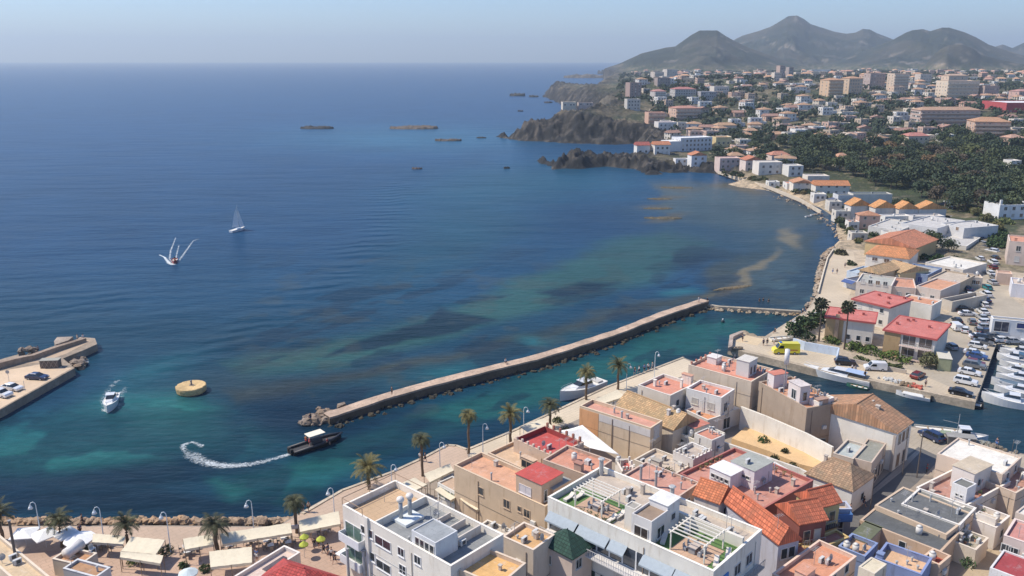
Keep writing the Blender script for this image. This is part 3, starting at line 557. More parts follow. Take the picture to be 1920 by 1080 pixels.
# B2 tan long building with orange terrace and red penthouse
h=House('long tan building with an orange roof terrace and a red roofed upper room',(851,872),(1022,950),(1072,920),9,cat='building',name='building').flat((.56,.43,.30),(.62,.34,.21),.55)
h.hut((961,891),(1011,911),(1053,885),11.8,8.2,(.52,.38,.27),(.50,.085,.07),0,'upper_room'); X=h.last
h.win('L',(X[2]+X[3])/2+.6,X[4]+1.2,2.,1.1,fc=(.65,.6,.6),pc=(.6,.55,.55),style='shut',off=X[0]); h.win('R',X[0]+.8,X[4]+.9,.5,1.5,off=X[2])
h.hut((1022,905),(1047,921),(1086,899),10.6,8.2,(.50,.36,.26),(.33,.33,.31),0,'upper_room')
for (px,py,w,hh) in ((902,921,.9,1.1),(950,945,1.1,1.2),(974,954,.6,.7),(988,963,1.,1.1)): h.wpx('L',px,py,w,hh,fc=(.5,.38,.27))
h.pipe(1.,h.b*.62); h.chim(h.a-1,h.b-4,.8)
# B3 low peach terrace between
h=House('low peach building with a bare sandy terrace between the tan and crimson roofed buildings',(915,849),(1000,888),(1045,862),6.2,cat='building',name='building').flat((.56,.42,.30),(.60,.42,.27),.5)
h.hut((962,862),(990,872),(1003,861),8.0,5.7,(.62,.46,.33),(.62,.44,.30),0,'upper_room'); X=h.last
for k in (.35,.75): h.win('L',X[2]+(X[3]-X[2])*k,X[4]+.7,.9,1.1,fc=(.4,.3,.22),off=X[0])
h.clutter(3)
h=House('small white terrace bar with pergola, behind the tan building next to the awnings',(820,905),(858,925),(880,908),4.6,cat='building',name='building').flat((.62,.60,.54),(.5,.36,.25),.2); h.wins('L',3,[0],1.2,1.6,.9,3,.2,pc=(.12,.16,.13))
# B4
h=House('crimson flat roofed building with brown parapet posts, left of the white tent',(963,822),(1036,856),(1092,828),8,cat='building',name='building').flat((.54,.41,.31),(.50,.085,.075),.9)
h.posts('B',0); h.posts('E',6,.75); h.posts('L',7,.5,.3,(.6,.48,.4)); h.posts('R',3,.6); h.ac(h.a*.4,h.b*.4); h.dish(h.a*.3,h.b*.5)
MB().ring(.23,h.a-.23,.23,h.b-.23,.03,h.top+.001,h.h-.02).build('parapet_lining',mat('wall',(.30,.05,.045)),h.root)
# B5
h=House('building with a terracotta roof and plain tan end wall, behind the red upper room',(1018,862),(1104,893),(1156,866),9,cat='building',name='building').flat((.50,.37,.28),(.58,.27,.18),.4)
h.clutter(5,.8,h.a-.8,2,h.b-.8); h.hut((1072,869),(1083,875),(1089,871),10.2,8.5,(.45,.30,.24),(.4,.2,.15),0,'chimney_stack')
h=House('narrow annexe with a dull red terrace and white balustrade beside the terracotta roof',(1154,862),(1166,884),(1186,872),6.2,cat='building',name='building').flat((.64,.58,.52),(.48,.12,.10),.5); h.posts('R',4,.7,.25,WHITE); h.posts('E',3,.7,.25,WHITE); h.clutter(3,.3,h.a-.3,.3,h.b-.3)
# white tent
tz=[(1040,808,4.2),(1092,797,6.),(1163,854,3.4),(1106,840,3.4),(1072,822,3.6)]
tv=[(*G(x,y,z),z) for x,y,z in tz]; t=E('event_tent','large white stretched event tent behind the crimson roof','tent',(tv[4][0],tv[4][1],1.6))
o=Vector((tv[4][0],tv[4][1],1.6)); V=[Vector(v)-o for v in tv]
n_=14; m=MB(); P=[]
for i in range(n_+1):
    s_=i/n_; a=V[0].lerp(V[4],min(1,s_*2.2)).lerp(V[3],max(0,s_-.45)/.55) if s_>.45 else V[0].lerp(V[4],s_/.45); b=V[1].lerp(V[2],s_)
    for j in range(8):
        q=a.lerp(b,j/7); q.z-=.7*math.sin(math.pi*j/7)*math.sin(math.pi*min(1,s_+.1)); P.append(q)
m.add(P,[(i*8+j,i*8+j+1,(i+1)*8+j+1,(i+1)*8+j) for i in range(n_) for j in range(7)]); ob=m.build('canopy',mat('fabric',(.80,.80,.80)),t,True)
sm=ob.modifiers.new('s','SOLIDIFY'); sm.thickness=.05
for v in V[:4]: MB().tube([(v.x,v.y,0),(v.x,v.y,v.z)],.07,6).build('pole',mat('metal',(.5,.5,.5),.5),t)
# B6
h=House('building with an orange end wall and a long pink terrace, beside the quay palms',(1087,761),(1220,803),(1243,789),8.2,cat='building',name='building').flat((.60,.47,.33),(.60,.31,.23),.55)
MB().box(-.04,-.002,h.b*.72,h.b,-3,h.h-.4).build('painted_wall_panel',mat('wall',(.62,.32,.15)),h.root); MB().box(-.05,-.003,0,h.b*.71,4.9,h.h-.3).build('painted_wall_band',mat('wall',(.60,.56,.52)),h.root)
h.pipe(.6,h.b*.42,1.6,.16); h.wins('R',1,[0],1.6,2,4.2,3,.3); h.chim(h.a*.5,h.b*.4,.7,.4)
MB().tube([(-.1,h.b*.52,0),(-.1,h.b*.52,h.h-.5)],.07,5).build('drain_pipe',mat('plain',(.3,.22,.15)),h.root)
# sandy yard behind the tent
slab('yard',[(1120,795),(1150,805),(1235,835),(1232,868),(1170,852)],1.5,1.9,mat('ground',(.58,.38,.18)))
# B7 tan tiles
h=House('house with a broad weathered tan tiled roof between the pink terrace and the white block',(1155,762),(1262,806),(1296,783),6.6).pitch((.60,.52,.42),(.52,.33,.17),1.9,'y',.3); h.chim(h.a*.3,h.b*.2,2.2,.5,(.6,.55,.5)); h.clutter(2,1,h.a-1,1,3,h.h+1.2)
h=House('small pale lean-to house with worn plaster below the tan tiled roof',(1262,806),(1312,830),(1346,806),5.2).flat((.60,.55,.46),(.40,.37,.31),.3); h.clutter(5,.4,h.a-.4,.5,h.b-.5); h.wins('L',2,[0],1.5,.6,2,3,.6)
h.hut((1288,795),(1303,803),(1322,790),6.4,4.8,(.62,.56,.48),(.55,.2,.14),0)
h=House('tiny white rooftop house with terracotta patch, left of the walled garden',(1302,812),(1335,826),(1352,812),6.6).flat((.66,.62,.56),(.56,.24,.16),.2); h.wins('L',2,[0],.6,.8,2.6,3,.5); h.wins('R',1,[0],.7,.9,2.6,3,.5); h.clutter(2,.4,h.a-.4,.4,h.b-.4)
# B8
h=House('white house with a coral flat roof terrace facing the quay palms',(1196,722),(1257,742),(1296,717),8.2).flat((.62,.57,.50),(.60,.26,.18),.5); h.chim(h.a*.35,h.b*.75,1.2,.45,WHITE); h.chim(h.a*.7,h.b*.2,1.6,.4,WHITE); h.hut((1280,699),(1296,705),(1300,700),9.6,7.7,(.7,.6,.52),(.55,.3,.2),0); h.ac(h.a*.6,h.b*.6)
h=House('white house with a coral roof and blank windows, in front of the corner building',(1287,728),(1353,746),(1383,731),8.6).flat((.68,.66,.62),(.60,.26,.18),.45); h.wpx('L',1303,752,1.1,1.1,fc=(.6,.57,.5),pc=(.5,.47,.42),style='shut'); h.wpx('L',1333,762,1.2,1.2,fc=(.6,.57,.5),pc=(.5,.47,.42),style='shut'); h.wpx('R',1360,763,1.2,1.6); h.chim(h.a*.5,h.b*.7,.7); h.ac(h.a*.4,h.b*.3)
h=House('low white house with an orange terrace under two blank windows',(1284,768),(1327,788),(1349,772),5.2).flat((.60,.55,.50),(.56,.26,.13),.35); h.clutter(2,.5,h.a-.5,.5,h.b-.5); h.wpx('R',1362,793,1.6,2)
MB().box(h.a+.01,h.a+5,1,h.b-2,-1,h.h-.4).build('side_wing',mat('wall',(.68,.66,.61)),h.root)
# B9 corner
h=House('large corner building with a coral roof terrace and long blank tan wall by the channel',(1291,684),(1409,716),(1443,690),10,cat='building',name='building').flat((.60,.50,.39),(.60,.26,.18),.5)
h.hut((1387,670),(1405,679),(1423,671),12.6,9.4,(.62,.60,.57),(.62,.58,.52),-.0,'stair_tower'); X=h.last
for k in (.3,.7): h.win('R',X[0]+(X[1]-X[0])*k,X[4]+.5,.7,1.5,off=X[2],pc=(.12,.1,.09))
h.hut((1333,664),(1343,672),(1352,666),10.9,9.4,(.7,.62,.58),(.7,.66,.62),0,'skylight_box'); h.posts('B',5,.45,.3,(.4,.16,.12)); h.clutter(7,2,h.a-1,2,h.b*.7); h.ac(h.a*.8,1); h.dish(h.a*.7,1.6)
MB().box(-.003-.05,-.003,0,h.b,5.5,5.6).build('cornice',mat('plain',(.42,.35,.28)),h.root)
# B10
h=House('tall brown walled building with an orange roof terrace and white stair tower',(1423,716),(1513,766),(1550,740),10,cat='building',name='building').flat((.36,.28,.21),(.60,.29,.16),.4)
h.hut((1462,716),(1483,728),(1501,712),13,9.5,(.66,.58,.55),(.62,.55,.52),0); X=h.last
h.win('L',(X[2]+X[3])/2,X[4]+.8,1.,1.6,off=X[0]); h.win('R',(X[0]+X[1])/2,X[4]+.8,.8,1.5,off=X[2],pc=(.08,.06,.05))
h.hut((1437,697),(1452,703),(1466,693),12.2,9.5,(.66,.6,.58),(.56,.2,.14),0); h.clutter(9,.6,h.a-.6,h.b*.45,h.b-.8); h.clutter(3,.6,h.a-.6,.6,h.b*.3); h.posts('E',6,.4,.25,(.6,.45,.36)); h.hut((1526,744),(1535,750),(1545,742),11,9.4,(.45,.3,.22),(.4,.26,.2),0,'chimney_stack')
mo=MB().tube([(1.2,h.b*.58,h.top),(1.2,h.b*.58,h.top+5.5)],.09,7).build('mast',mat('metal',(.3,.3,.3),.5),h.root); MB().cyl(1.2,h.b*.58,h.top+5.5,h.top+8.2,.42,n=12).build('antenna_drum',mat('plain',(.7,.68,.68),.5),mo,True)
# B11 tall white gable
h=House('tall white gable walled house with a worn tan tiled roof beside the channel',(1514,760),(1682,812),(1713,793),8.4).pitch((.75,.71,.63),(.50,.27,.15),2.7,'x',.25,off=.45)
h.wins('R',3,[1],.8,1.5,1.3,3.2,.6,fc=(.4,.33,.27)); h.wins('R',2,[0],1.,2,.4,3.2,.6,fc=(.4,.33,.27)); h.chim(h.a*.5,h.b*.3,1.,.6,z=h.h+1.4); h.chim(h.a*.7,h.b*.4,.9,.5,z=h.h+1.6)
MB().box(-.22,-.003,-.003,.4,-2,h.h-.5).build('pilaster',mat('wall',(.45,.38,.32)),h.root)
h=House('small white roof cabin with a rusty top left of the tall gable wall',(1518,748),(1536,755),(1556,742),10.6).flat((.70,.67,.62),(.45,.33,.24),.3); h.clutter(2,.5,h.a-.5,.5,h.b-.5)
# B12, B13
h=House('low building with a pale grey flat roof below the tall gable wall',(1562,850),(1600,861),(1629,835),6.4,cat='building',name='building').flat((.50,.42,.34),(.42,.46,.44),.35); h.ac(h.a*.45,h.b*.55)
h=House('low building with a flat olive grey roof, street side below the tall gable wall',(1598,858),(1635,868),(1682,836),6.4,cat='building',name='building').flat((.55,.44,.35),(.27,.27,.23),.25)
for k in (.15,.4,.62,.85): h.win('R',h.a*k,.2,1.1,2.2,fc=(.5,.44,.38),pc=(.06,.05,.05),style='door')
h.wpx('R',1697,850,1.1,1.0,pc=(.05,.08,.2))
h=House('old whitewashed house with a brown mossy hipped roof on the street',(1512,888),(1598,921),(1634,889),5.4).pitch((.70,.67,.62),(.40,.25,.15),2.1,'y',.25,hip=2.2)
h.chim(h.a*.5,h.b*.85,1.,.4,z=h.h+1.2)
h=House('narrow whitewashed street house with blue and dark doors below the brown hipped roof',(1590,924),(1600,927),(1706,846),4.6).flat((.70,.68,.65),(.45,.38,.3),.2)
for k,c in ((.08,(.05,.08,.16)),(.22,(.3,.32,.36)),(.38,(.05,.04,.04)),(.55,(.05,.04,.04)),(.75,(.35,.33,.3)),(.9,(.2,.2,.2))): h.win('R',h.a*k,.05,1.3,2.3,fc=(.6,.56,.5),pc=c,style='door')
# walled garden
gy=[(1372,822),(1410,790),(1440,795),(1520,828),(1600,862),(1575,888),(1500,870),(1440,845)]
slab('garden_ground',gy,1.5,2.6,mat('ground',(.62,.42,.22)))
def wallrun(label,pts,z0,z1,t,c,name='garden_wall'):
    q=[Vector(G(x,y,z1)) for x,y in pts]; m=MB()
    for a,b in zip(q,q[1:]):
        d=(b-a).normalized(); n=Vector((-d.y,d.x))*t/2; m.prism([a-n,b-n,b+n,a+n],z0,z1)
    return tag(m.build(name,mat('wall',c)),label,'wall')
wallrun('high white garden wall under the brown building',[(1390,762),(1437,780),(1512,812),(1562,838)],1,6.0,.4,(.72,.68,.60))
wallrun('pale low wall along the near side of the sandy garden',[(1350,826),(1400,843),(1500,878),(1520,888)],1,3.6,.35,(.66,.62,.56))
wallrun('whitewashed wall joining the red terrace to the garden',[(1437,858),(1512,900),(1545,915)],1,4.2,.35,(.74,.72,.70))
# B15 red terraces
h=House('wide building with a dull red roof terrace and two white roof huts',(1275,888),(1425,958),(1532,903),7,cat='building',name='building').flat((.36,.13,.11),(.52,.25,.19),.5)
h.hut((1327,877),(1370,892),(1385,875),9.0,6.4,(.72,.72,.72),(.78,.77,.75),-.0,'roof_hut'); X=h.last
for k in (.2,.4,.6,.8): h.win('L',X[2]+(X[3]-X[2])*k,X[4]+1.2,.8,.5,off=X[0])
h.hut((1371,864),(1415,883),(1441,861),9.6,6.4,(.70,.66,.66),(.36,.37,.33),-.0,'roof_hut'); X=h.last; h.win('L',X[3]-.8,X[4]+.1,.8,1.9,off=X[0],style='door',pc=(.06,.05,.05)); h.win('L',X[2]+1.4,X[4]+1.5,1.4,.4,off=X[0])
h.clutter(6,.8,h.a-.8,.8,h.b*.4); h.ant(h.a*.6,h.b*.5); h.ac(X[0]+1.2,(X[2]+X[3])/2,X[5])
h=House('building with a pinkish red roof terrace and metal flues behind the green terraces',(1165,893),(1268,935),(1318,907),8,cat='building',name='building').flat((.52,.38,.30),(.54,.28,.21),.3); h.pipe(h.a*.25,h.b*.75,2.2,.2); h.pipe(h.a*.2,h.b*.45,2.4,.2); h.clutter(3,h.a*.4,h.a-.8,1,h.b-1); 
for a_ in range(4): h.pipe(h.a*.9,1+a_*1.6,.5,.12)
# worn courtyard houses between tent and red terraces
h=House('worn cream courtyard house with peeling walls beside the wooded patio',(1188,862),(1262,892),(1300,868),4.6).flat((.60,.52,.42),(.52,.43,.34),.5); h.clutter(7,.5,h.a-.5,.5,h.b-.5); h.hut((1206,868),(1222,874),(1230,869),5.8,4.,(.62,.54,.44),(.4,.36,.3),0)
h=House('small white terrace house with a balustrade right above the dark red wall',(1262,846),(1300,862),(1330,842),6.0).flat((.66,.62,.57),(.5,.42,.35),.6); h.posts('L',5,.5,.2,WHITE); h.posts('R',5,.5,.2,WHITE); h.clutter(5,.5,h.a-.5,.5,h.b-.5)
# tiled roofs left of the street
h=House('house with a bright orange tiled slope behind the pergola terraces',(1302,928),(1348,944),(1376,922),8.2).pitch((.66,.60,.55),(.62,.20,.09),1.5,'y',.25)
h=House('long house under a big red tiled roof sloping to the street',(1362,944),(1460,1020),(1485,1000),8.2).pitch((.42,.42,.48),(.60,.17,.085),2.,'y',.3,off=.35); h.clutter(3,.5,1.6,1,h.b-1,h.h+.8); h.wins('R',2,[0,1],.9,1.4,1.2,3,.4)
h=House('dark red house with a steep tiled roof and balcony on the narrow street',(1458,947),(1500,983),(1528,957),8.6).pitch((.22,.075,.06),(.58,.16,.08),1.6,'x',.25); h.wins('R',2,[0,1],.9,1.5,1.0,3.2,.4,fc=(.5,.4,.3)); h.balcony('R',.4,h.a-.4,3.9,.8,(.5,.36,.16))
h=House('taller red tiled house with dormer gable beside the street lamp',(1494,927),(1533,953),(1556,930),8.4).pitch((.55,.42,.20),(.58,.16,.08),1.5,'x',.25); h.wins('R',2,[0,1],.9,1.4,1.0,3.2,.4,fc=(.5,.4,.3)); h.balcony('R',.4,h.a-.4,3.7,.8,(.08,.05,.04))
h=House('narrow house with a blue tiled balcony at the street corner',(1545,940),(1556,955),(1580,932),5.6).flat((.40,.42,.50),(.55,.42,.3),.6); h.balcony('R',.2,h.a-.2,2.6,.9,(.10,.22,.48),solid=True); h.win('R',h.a/2,.1,1.1,2,style='door',pc=(.04,.06,.2))
h=House('ochre street house with wooden shutters in the row of tiled houses',(1466,1030),(1490,1046),(1560,988),5.8).flat((.50,.36,.15),(.42,.16,.11),.3); h.wins('R',5,[0],1,1.8,.3,3,.6,fc=(.4,.25,.1),style='shut',pc=(.16,.09,.05))
# B16 green terraces
h=House('long white block with green turf roof terraces and pale blue awnings',(1027,932),(1338,1072),(1436,996),12,cat='apartment block',name='apartment_block').flat((.74,.70,.62),(.50,.42,.34),.7,.25)
def lawn(a,b,c,d): MB().box(a,b,c,d,h.top+.003,h.top+.04).build('turf',mat('ground',(.10,.19,.055)),h.root)
bb,aa=h.b,h.a
lawn(.4,aa*.52,bb*.62,bb-.5); lawn(.4,aa*.62,.5,bb*.42)
MB().box(1.2,aa*.42,bb*.66,bb*.86,h.top+.041,h.top+.09).build('deck',mat('paving',(.52,.35,.24)),h.root); MB().box(1.2,aa*.46,1.5,bb*.27,h.top+.041,h.top+.09).build('deck',mat('paving',(.52,.35,.24)),h.root)
h.pergola(1.3,aa*.45,bb*.68,bb*.86,h.top+.06,2.2,WHITE,7); h.pergola(1.3,aa*.5,bb*.08,bb*.27,h.top+.06,2.2,WHITE,7)
h.hut((1176,968),(1213,985),(1258,954),14.6,11.2,(.66,.63,.60),(.30,.22,.16),.3,'stair_tower'); X=h.last; h.win('L',(X[2]+X[3])/2,X[4]+.1,1.8,2,off=X[0],pc=(.05,.04,.035)); h.win('R',(X[0]+X[1])/2,X[4]+.6,1.4,1.3,off=X[2])
h.hut((1172,947),(1190,955),(1203,946),14.4,11.2,(.66,.62,.55),(.36,.34,.3),.1,'stair_tower')
h.hut((1222,931),(1252,948),(1273,931),15.2,11.2,(.70,.68,.66),(.78,.77,.74),-.0,'lift_tower'); X=h.last; h.win('R',(X[0]+X[1])/2,X[4]+1.6,.8,.8,off=X[2])
for u in (bb*.5,bb*.97): h.pipe(aa-1,u,2.4,.3)
MB().box(aa*.62,aa*.66,.3,bb*.42,h.top,h.top+1.4).build('terrace_wall',mat('wall',(.7,.66,.58)),h.root); h.clutter(9,aa*.68,aa-.7,1,bb*.35); h.clutter(5,aa*.6,aa-.7,bb*.6,bb-1)
for u0,u1 in ((.79,.985),(.585,.78),(.475,.575),(.20,.38),(.02,.195)): h.awn('L',bb*u0,bb*u1,h.h-1.75,1.05,.85,(.33,.38,.42))
MB().box(-.02,-.002,.3,bb-.3,h.h-4.3,h.h-1.9).build('glazing_band',mat('glass',(.05,.06,.075)),h.root)
for i in range(13): MB().box(-.1,-.021,.3+(bb-.7)*i/12,.5+(bb-.7)*i/12,h.h-4.3,h.h-1.9).build('mullion',mat('plain',(.6,.6,.6)),h.root)
h.balcony('L',.1,bb-.1,h.h-4.4,1.7,(.66,.63,.60),(.5,.5,.5)); h.wins('L',9,[0],1.6,1.8,1.2,3,1,pc=(.06,.09,.08)); h.wins('R',3,[0,1,2],1.4,1.3,1.1,3,1.5)
MB().box(aa*.06,aa*.3,-.12,-.01,7.6,8.6).build('sign_board',mat('plain',(.06,.2,.5)),h.root)
h.balcony('R',aa*.5,aa*.95,3,1,(.5,.45,.4)); h.balcony('R',aa*.5,aa*.95,6,1,(.5,.45,.4))
# B17/B18
h=House('house with a sunlit orange flat roof at the bottom edge, right of the grey terraces',(842,1060),(935,1100),(986,1056),11).flat((.58,.47,.36),(.66,.40,.16),.5); h.chim(h.a*.6,h.b*.3,.6,.3); h.wins('L',3,[1],1,1,1,3)
h=House('small orange roofed house tucked between the grey terraces and the green hipped roof',(942,1006),(1000,1032),(1042,1004),9.6).flat((.62,.52,.42),(.62,.38,.18),.45); h.ac(h.a*.3,h.b*.5); h.win('L',h.b*.4,3.6,.8,.8); h.clutter(3,.6,h.a-.6,.6,h.b-.6)
h=House('narrow cream passage building between the tan block and the orange roofs',(900,984),(1000,1026),(1010,1014),5.0).flat((.60,.54,.45),(.46,.40,.33),.3); h.clutter(6,.3,h.a-.3,1,h.b-1)
h=House('cream house with a dark green hipped roof',(1017,1018),(1073,1047),(1109,1022),8.4).pitch((.62,.50,.42),(.022,.065,.045),1.9,'y',.3,hip=2.4); h.wpx('L',1028,1048,.9,1.1); h.wpx('R',1085,1056,1,1.2)
h=House('low house with cream walled patios in front of the green hipped roof',(990,1046),(1060,1078),(1075,1064),5.4).flat((.62,.55,.46),(.58,.46,.36),.9); h.clutter(4,.4,h.a-.4,.5,h.b-.5)
h=House('house with a dark green hipped roof at the bottom edge, below the awnings',(1205,1080),(1240,1098),(1275,1078),6.2).pitch((.6,.5,.4),(.022,.065,.045),1.3,'y',.3,hip=1.6)
h=House('long low building with a bare tan roof below the blue awnings',(1112,1022),(1200,1070),(1226,1050),5.4).flat((.64,.54,.42),(.55,.38,.24),.3); h.clutter(3,.4,h.a-.4,1,h.b-1)
h=House('low cream house with a tan roof at the bottom edge between the two green roofs',(1105,1062),(1170,1094),(1195,1075),4.6).flat((.64,.54,.42),(.52,.38,.26),.3); h.clutter(3,.4,h.a-.4,1,h.b-1)
# B19 block right of street
h=House('building with a large dark grey flat roof beside the narrow street',(1640,947),(1775,1003),(1822,962),5.8,cat='building',name='building').flat((.60,.46,.33),(.135,.14,.14),.12,.3); h.clutter(4,1,h.a-1,1,h.b-1)
h=House('building with a charcoal bitumen roof patched in tan, centre of the right hand block',(1612,975),(1765,1035),(1798,998),5.2,cat='building',name='building').flat((.55,.40,.28),(.105,.11,.11),.12,.3); h.win('L',h.b*.45,1.9,.8,.9); h.clutter(2,1,h.a-1,1,h.b-1)
h=House('house with a grey felt roof next to the curved white parapet',(1690,945),(1800,985),(1830,952),5.9).flat((.66,.62,.56),(.19,.19,.17),.3); h.chim(.6,h.b*.6,.5,.4); h.clutter(2,1,h.a-1,1,h.b-1)
h=House('white terrace house with pink tiled patio floor and white roof hut, near the harbour front',(1718,914),(1806,952),(1870,893),5.6).flat((.70,.64,.56),(.42,.22,.17),.8); h.hut((1784,873),(1828,888),(1854,868),8.2,4.8,(.68,.62,.56),(.55,.46,.34),-.0,'roof_hut'); X=h.last; h.win('R',X[0]+1.6,X[4]+1,.6,1,off=X[2]); h.win('L',X[2]+.8,X[4]+.1,.9,2,off=X[0],style='door',pc=(.10,.03,.025))
h.hut((1784,905),(1814,916),(1822,903),7.8,4.8,(.74,.72,.70),(.17,.17,.15),.12,'stair_tower'); X=h.last
for k in (.3,.6): h.win('L',X[2]+(X[3]-X[2])*k,X[4]+1.3,.35,.35,off=X[0])
h.clutter(5,.6,2.5,.6,h.b-.6)
h=House('long peach building with a bright white roof edge facing the fishing quay',(1757,850),(1880,890),(1920,858),7.2,cat='building',name='building').flat((.62,.50,.40),(.74,.70,.62),.25); h.ac(h.a*.5,1)
h=House('building with a rust coloured terrace right of the white roof hut',(1842,900),(1905,925),(1950,890),5.8,cat='building',name='building').flat((.58,.46,.36),(.42,.23,.17),.8); h.clutter(4,.6,h.a-.6,.6,h.b-.6)
h=House('pale patio house with an orange edged cream terrace beside the lane',(1796,962),(1868,990),(1890,966),5.0).flat((.66,.60,.54),(.60,.50,.38),.7); h.clutter(5,.5,h.a-.5,.5,h.b-.5); h.hut((1802,985),(1840,998),(1850,990),6.0,4.2,(.68,.62,.54),(.56,.44,.28),.3)
h=House('small peach house by the lane with plants in its courtyard',(1780,1012),(1830,1032),(1852,1008),4.4).flat((.60,.52,.42),(.42,.37,.3),.8); h.clutter(6,.4,h.a-.4,.4,h.b-.4)
h=House('building with an open green canvas lean-to roof at the street corner',(1592,1005),(1625,1018),(1660,990),5.2,cat='building',name='building').flat((.58,.44,.32),(.14,.15,.09),-.0,.1)
h=House('building with a flat orange terrace at the bottom edge beside the blue walled terrace',(1448,1076),(1520,1112),(1612,1046),6.8,cat='building',name='building').flat((.64,.48,.38),(.60,.28,.17),.5); h.clutter(4,h.a*.3,h.a-1,1,h.b-1); h.hut((1490,1068),(1512,1078),(1530,1065),7.6,6,(.66,.46,.36),(.6,.3,.2),0)
h=House('building with a peach roof terrace enclosed by blue parapets at the bottom edge',(1640,1046),(1728,1078),(1752,1048),6.6,cat='building',name='building').flat((.20,.25,.42),(.66,.42,.25),.8); h.chim(.5,h.b-.5,1.4,.7,(.2,.26,.42)); h.clutter(3,1,h.a-.8,.8,h.b-.8)
h=House('low house with a blue painted wall behind the orange terrace',(1572,1024),(1622,1044),(1650,1020),5.6).flat((.20,.26,.42),(.58,.36,.22),.7); h.clutter(3,.5,h.a-.5,.5,h.b-.5)
h=House('cream roof hut house between the orange and the blue walled terraces',(1610,1062),(1640,1076),(1660,1056),7.6).flat((.66,.58,.46),(.66,.58,.42),.1); h.win('R',1,3.6,.8,1)
h=House('narrow house with a dark red terrace wall right of the blue parapets',(1728,1045),(1762,1060),(1778,1040),5.8).flat((.58,.42,.30),(.34,.075,.05),.8); h.clutter(2,.4,h.a-.4,.4,h.b-.4)
h=House('two storey house with a pink flat roof at the right edge of the frame',(1882,1004),(1960,1030),(1990,1000),7.0).flat((.64,.52,.46),(.56,.26,.22),.3); h.wpx('L',1886,1028,1,1); h.wpx('L',1900,1034,1,1)
h=House('white house with a maroon flat roof in the bottom right corner',(1856,1064),(1930,1092),(1965,1060),6.0).flat((.70,.68,.66),(.36,.06,.065),.2)
h=House('pale house with a projecting white cornice at the right edge above the pink roof',(1904,960),(1970,985),(2000,950),7.0).flat((.60,.50,.42),(.66,.62,.55),.2)
# bottom left
h=House('house with a large scarlet hipped roof in the foreground at the bottom edge',(470,1100),(588,1140),(662,1092),5.2).pitch((.6,.5,.4),(.50,.07,.06),2.2,'y',.3,hip=3.5)
h=House('low pink roofed bar with a long skylight, beside the scarlet hipped roof',(432,1085),(462,1100),(572,1040),4.2,cat='building',name='building').flat((.68,.62,.56),(.66,.52,.44),.5); MB().box(h.a*.45,h.a*.85,h.b*.35,h.b*.6,h.top+.002,h.top+.12).build('skylight',mat('glass',(.12,.09,.08)),h.root)
h=House('building with a broad sand coloured flat roof in the bottom left corner',(-60,1012),(45,1105),(98,1085),6.2,cat='building',name='building').flat((.62,.52,.40),(.60,.46,.30),.5); h.clutter(4,.6,h.a-.6,h.b*.4,h.b-.8)
h=House('small grey walled kitchen block with parasols behind, bottom left',(118,1066),(180,1083),(200,1062),4.6,cat='building',name='building').flat((.52,.52,.52),(.42,.24,.13),.3); h.clutter(2,.4,h.a-.4,.4,h.b-.4)
h=House('low building with a curved white water tank on a rusty flat roof, bottom left',(98,1048),(150,1060),(195,1040),4.0,cat='building',name='building').flat((.6,.52,.42),(.46,.25,.13),.4); MB().tube([(1,h.b-1.2,h.top+.7),(3.6,h.b-1.2,h.top+.7)],.7,12).build('water_tank',mat('plain',(.7,.66,.62),.5),h.root,True); h.clutter(4,3,h.a-.5,.6,h.b-.6)

# loose things on roofs and terraces
POT=(MB().cyl(0,0,0,.32,.14,.2,n=8).mesh('pot',mat('plain',(.45,.22,.13))),)
def potm(seed):
    r=random.Random(seed); m=MB()
    for i in range(26):
        a=r.uniform(0,6.28); p=Vector((r.gauss(0,.12),r.gauss(0,.12),.45+r.uniform(-.1,.3))); d=Vector((math.cos(a),math.sin(a),.5)).normalized(); s1=d.cross(Vector((0,0,1))).normalized(); m.add([p,p+d*.14+s1*.05,p+d*.3,p+d*.14-s1*.05],[(0,1,2,3)])
    return m.mesh('foliage',mat('leaf',(.05,.08,.025)))
PFM=[potm(i) for i in range(3)]
def pots(h,pts,where):
    for i,(x,y) in enumerate(pts):
        v=h.root.matrix_basis@Vector((x,y,h.top+.05)); t=E('potted_plant','small green potted plant '+where,'potted plant',v,i,'potted plants on roof terraces'); put('pot',POT[0],t); put('foliage',PFM[i%3],t)
LG=(MB().box(-.9,.9,-.3,.3,.22,.27).box(-.85,-.8,-.28,.28,0,.22).box(.75,.8,-.28,.28,0,.22).mesh('frame',mat('plain',(.7,.69,.66))),MB().add([(-.9,-.28,.275),(.3,-.28,.275),(.3,.28,.275),(-.9,.28,.275),(.85,-.28,.6),(.85,.28,.6),(-.9,-.28,.33),(.3,-.28,.33),(.3,.28,.33),(-.9,.28,.33),(.85,-.28,.66),(.85,.28,.66)],[(0,3,2,1),(1,2,5,4),(6,7,8,9),(7,10,11,8),(0,1,7,6),(1,4,10,7),(2,3,9,8),(5,2,8,11),(4,5,11,10),(3,0,6,9)]).mesh('cushion',mat('fabric',(.66,.60,.52))))
def loungers(h,pts,where,rz=0):
    for x,y in pts:
        v=h.root.matrix_basis@Vector((x,y,h.top+.1)); t=E('sun_lounger','white sun lounger with beige cushion '+where,'sun lounger',v,h.th+rz,'sun loungers on the turf terraces'); put('frame',LG[0],t); put('cushion',LG[1],t)
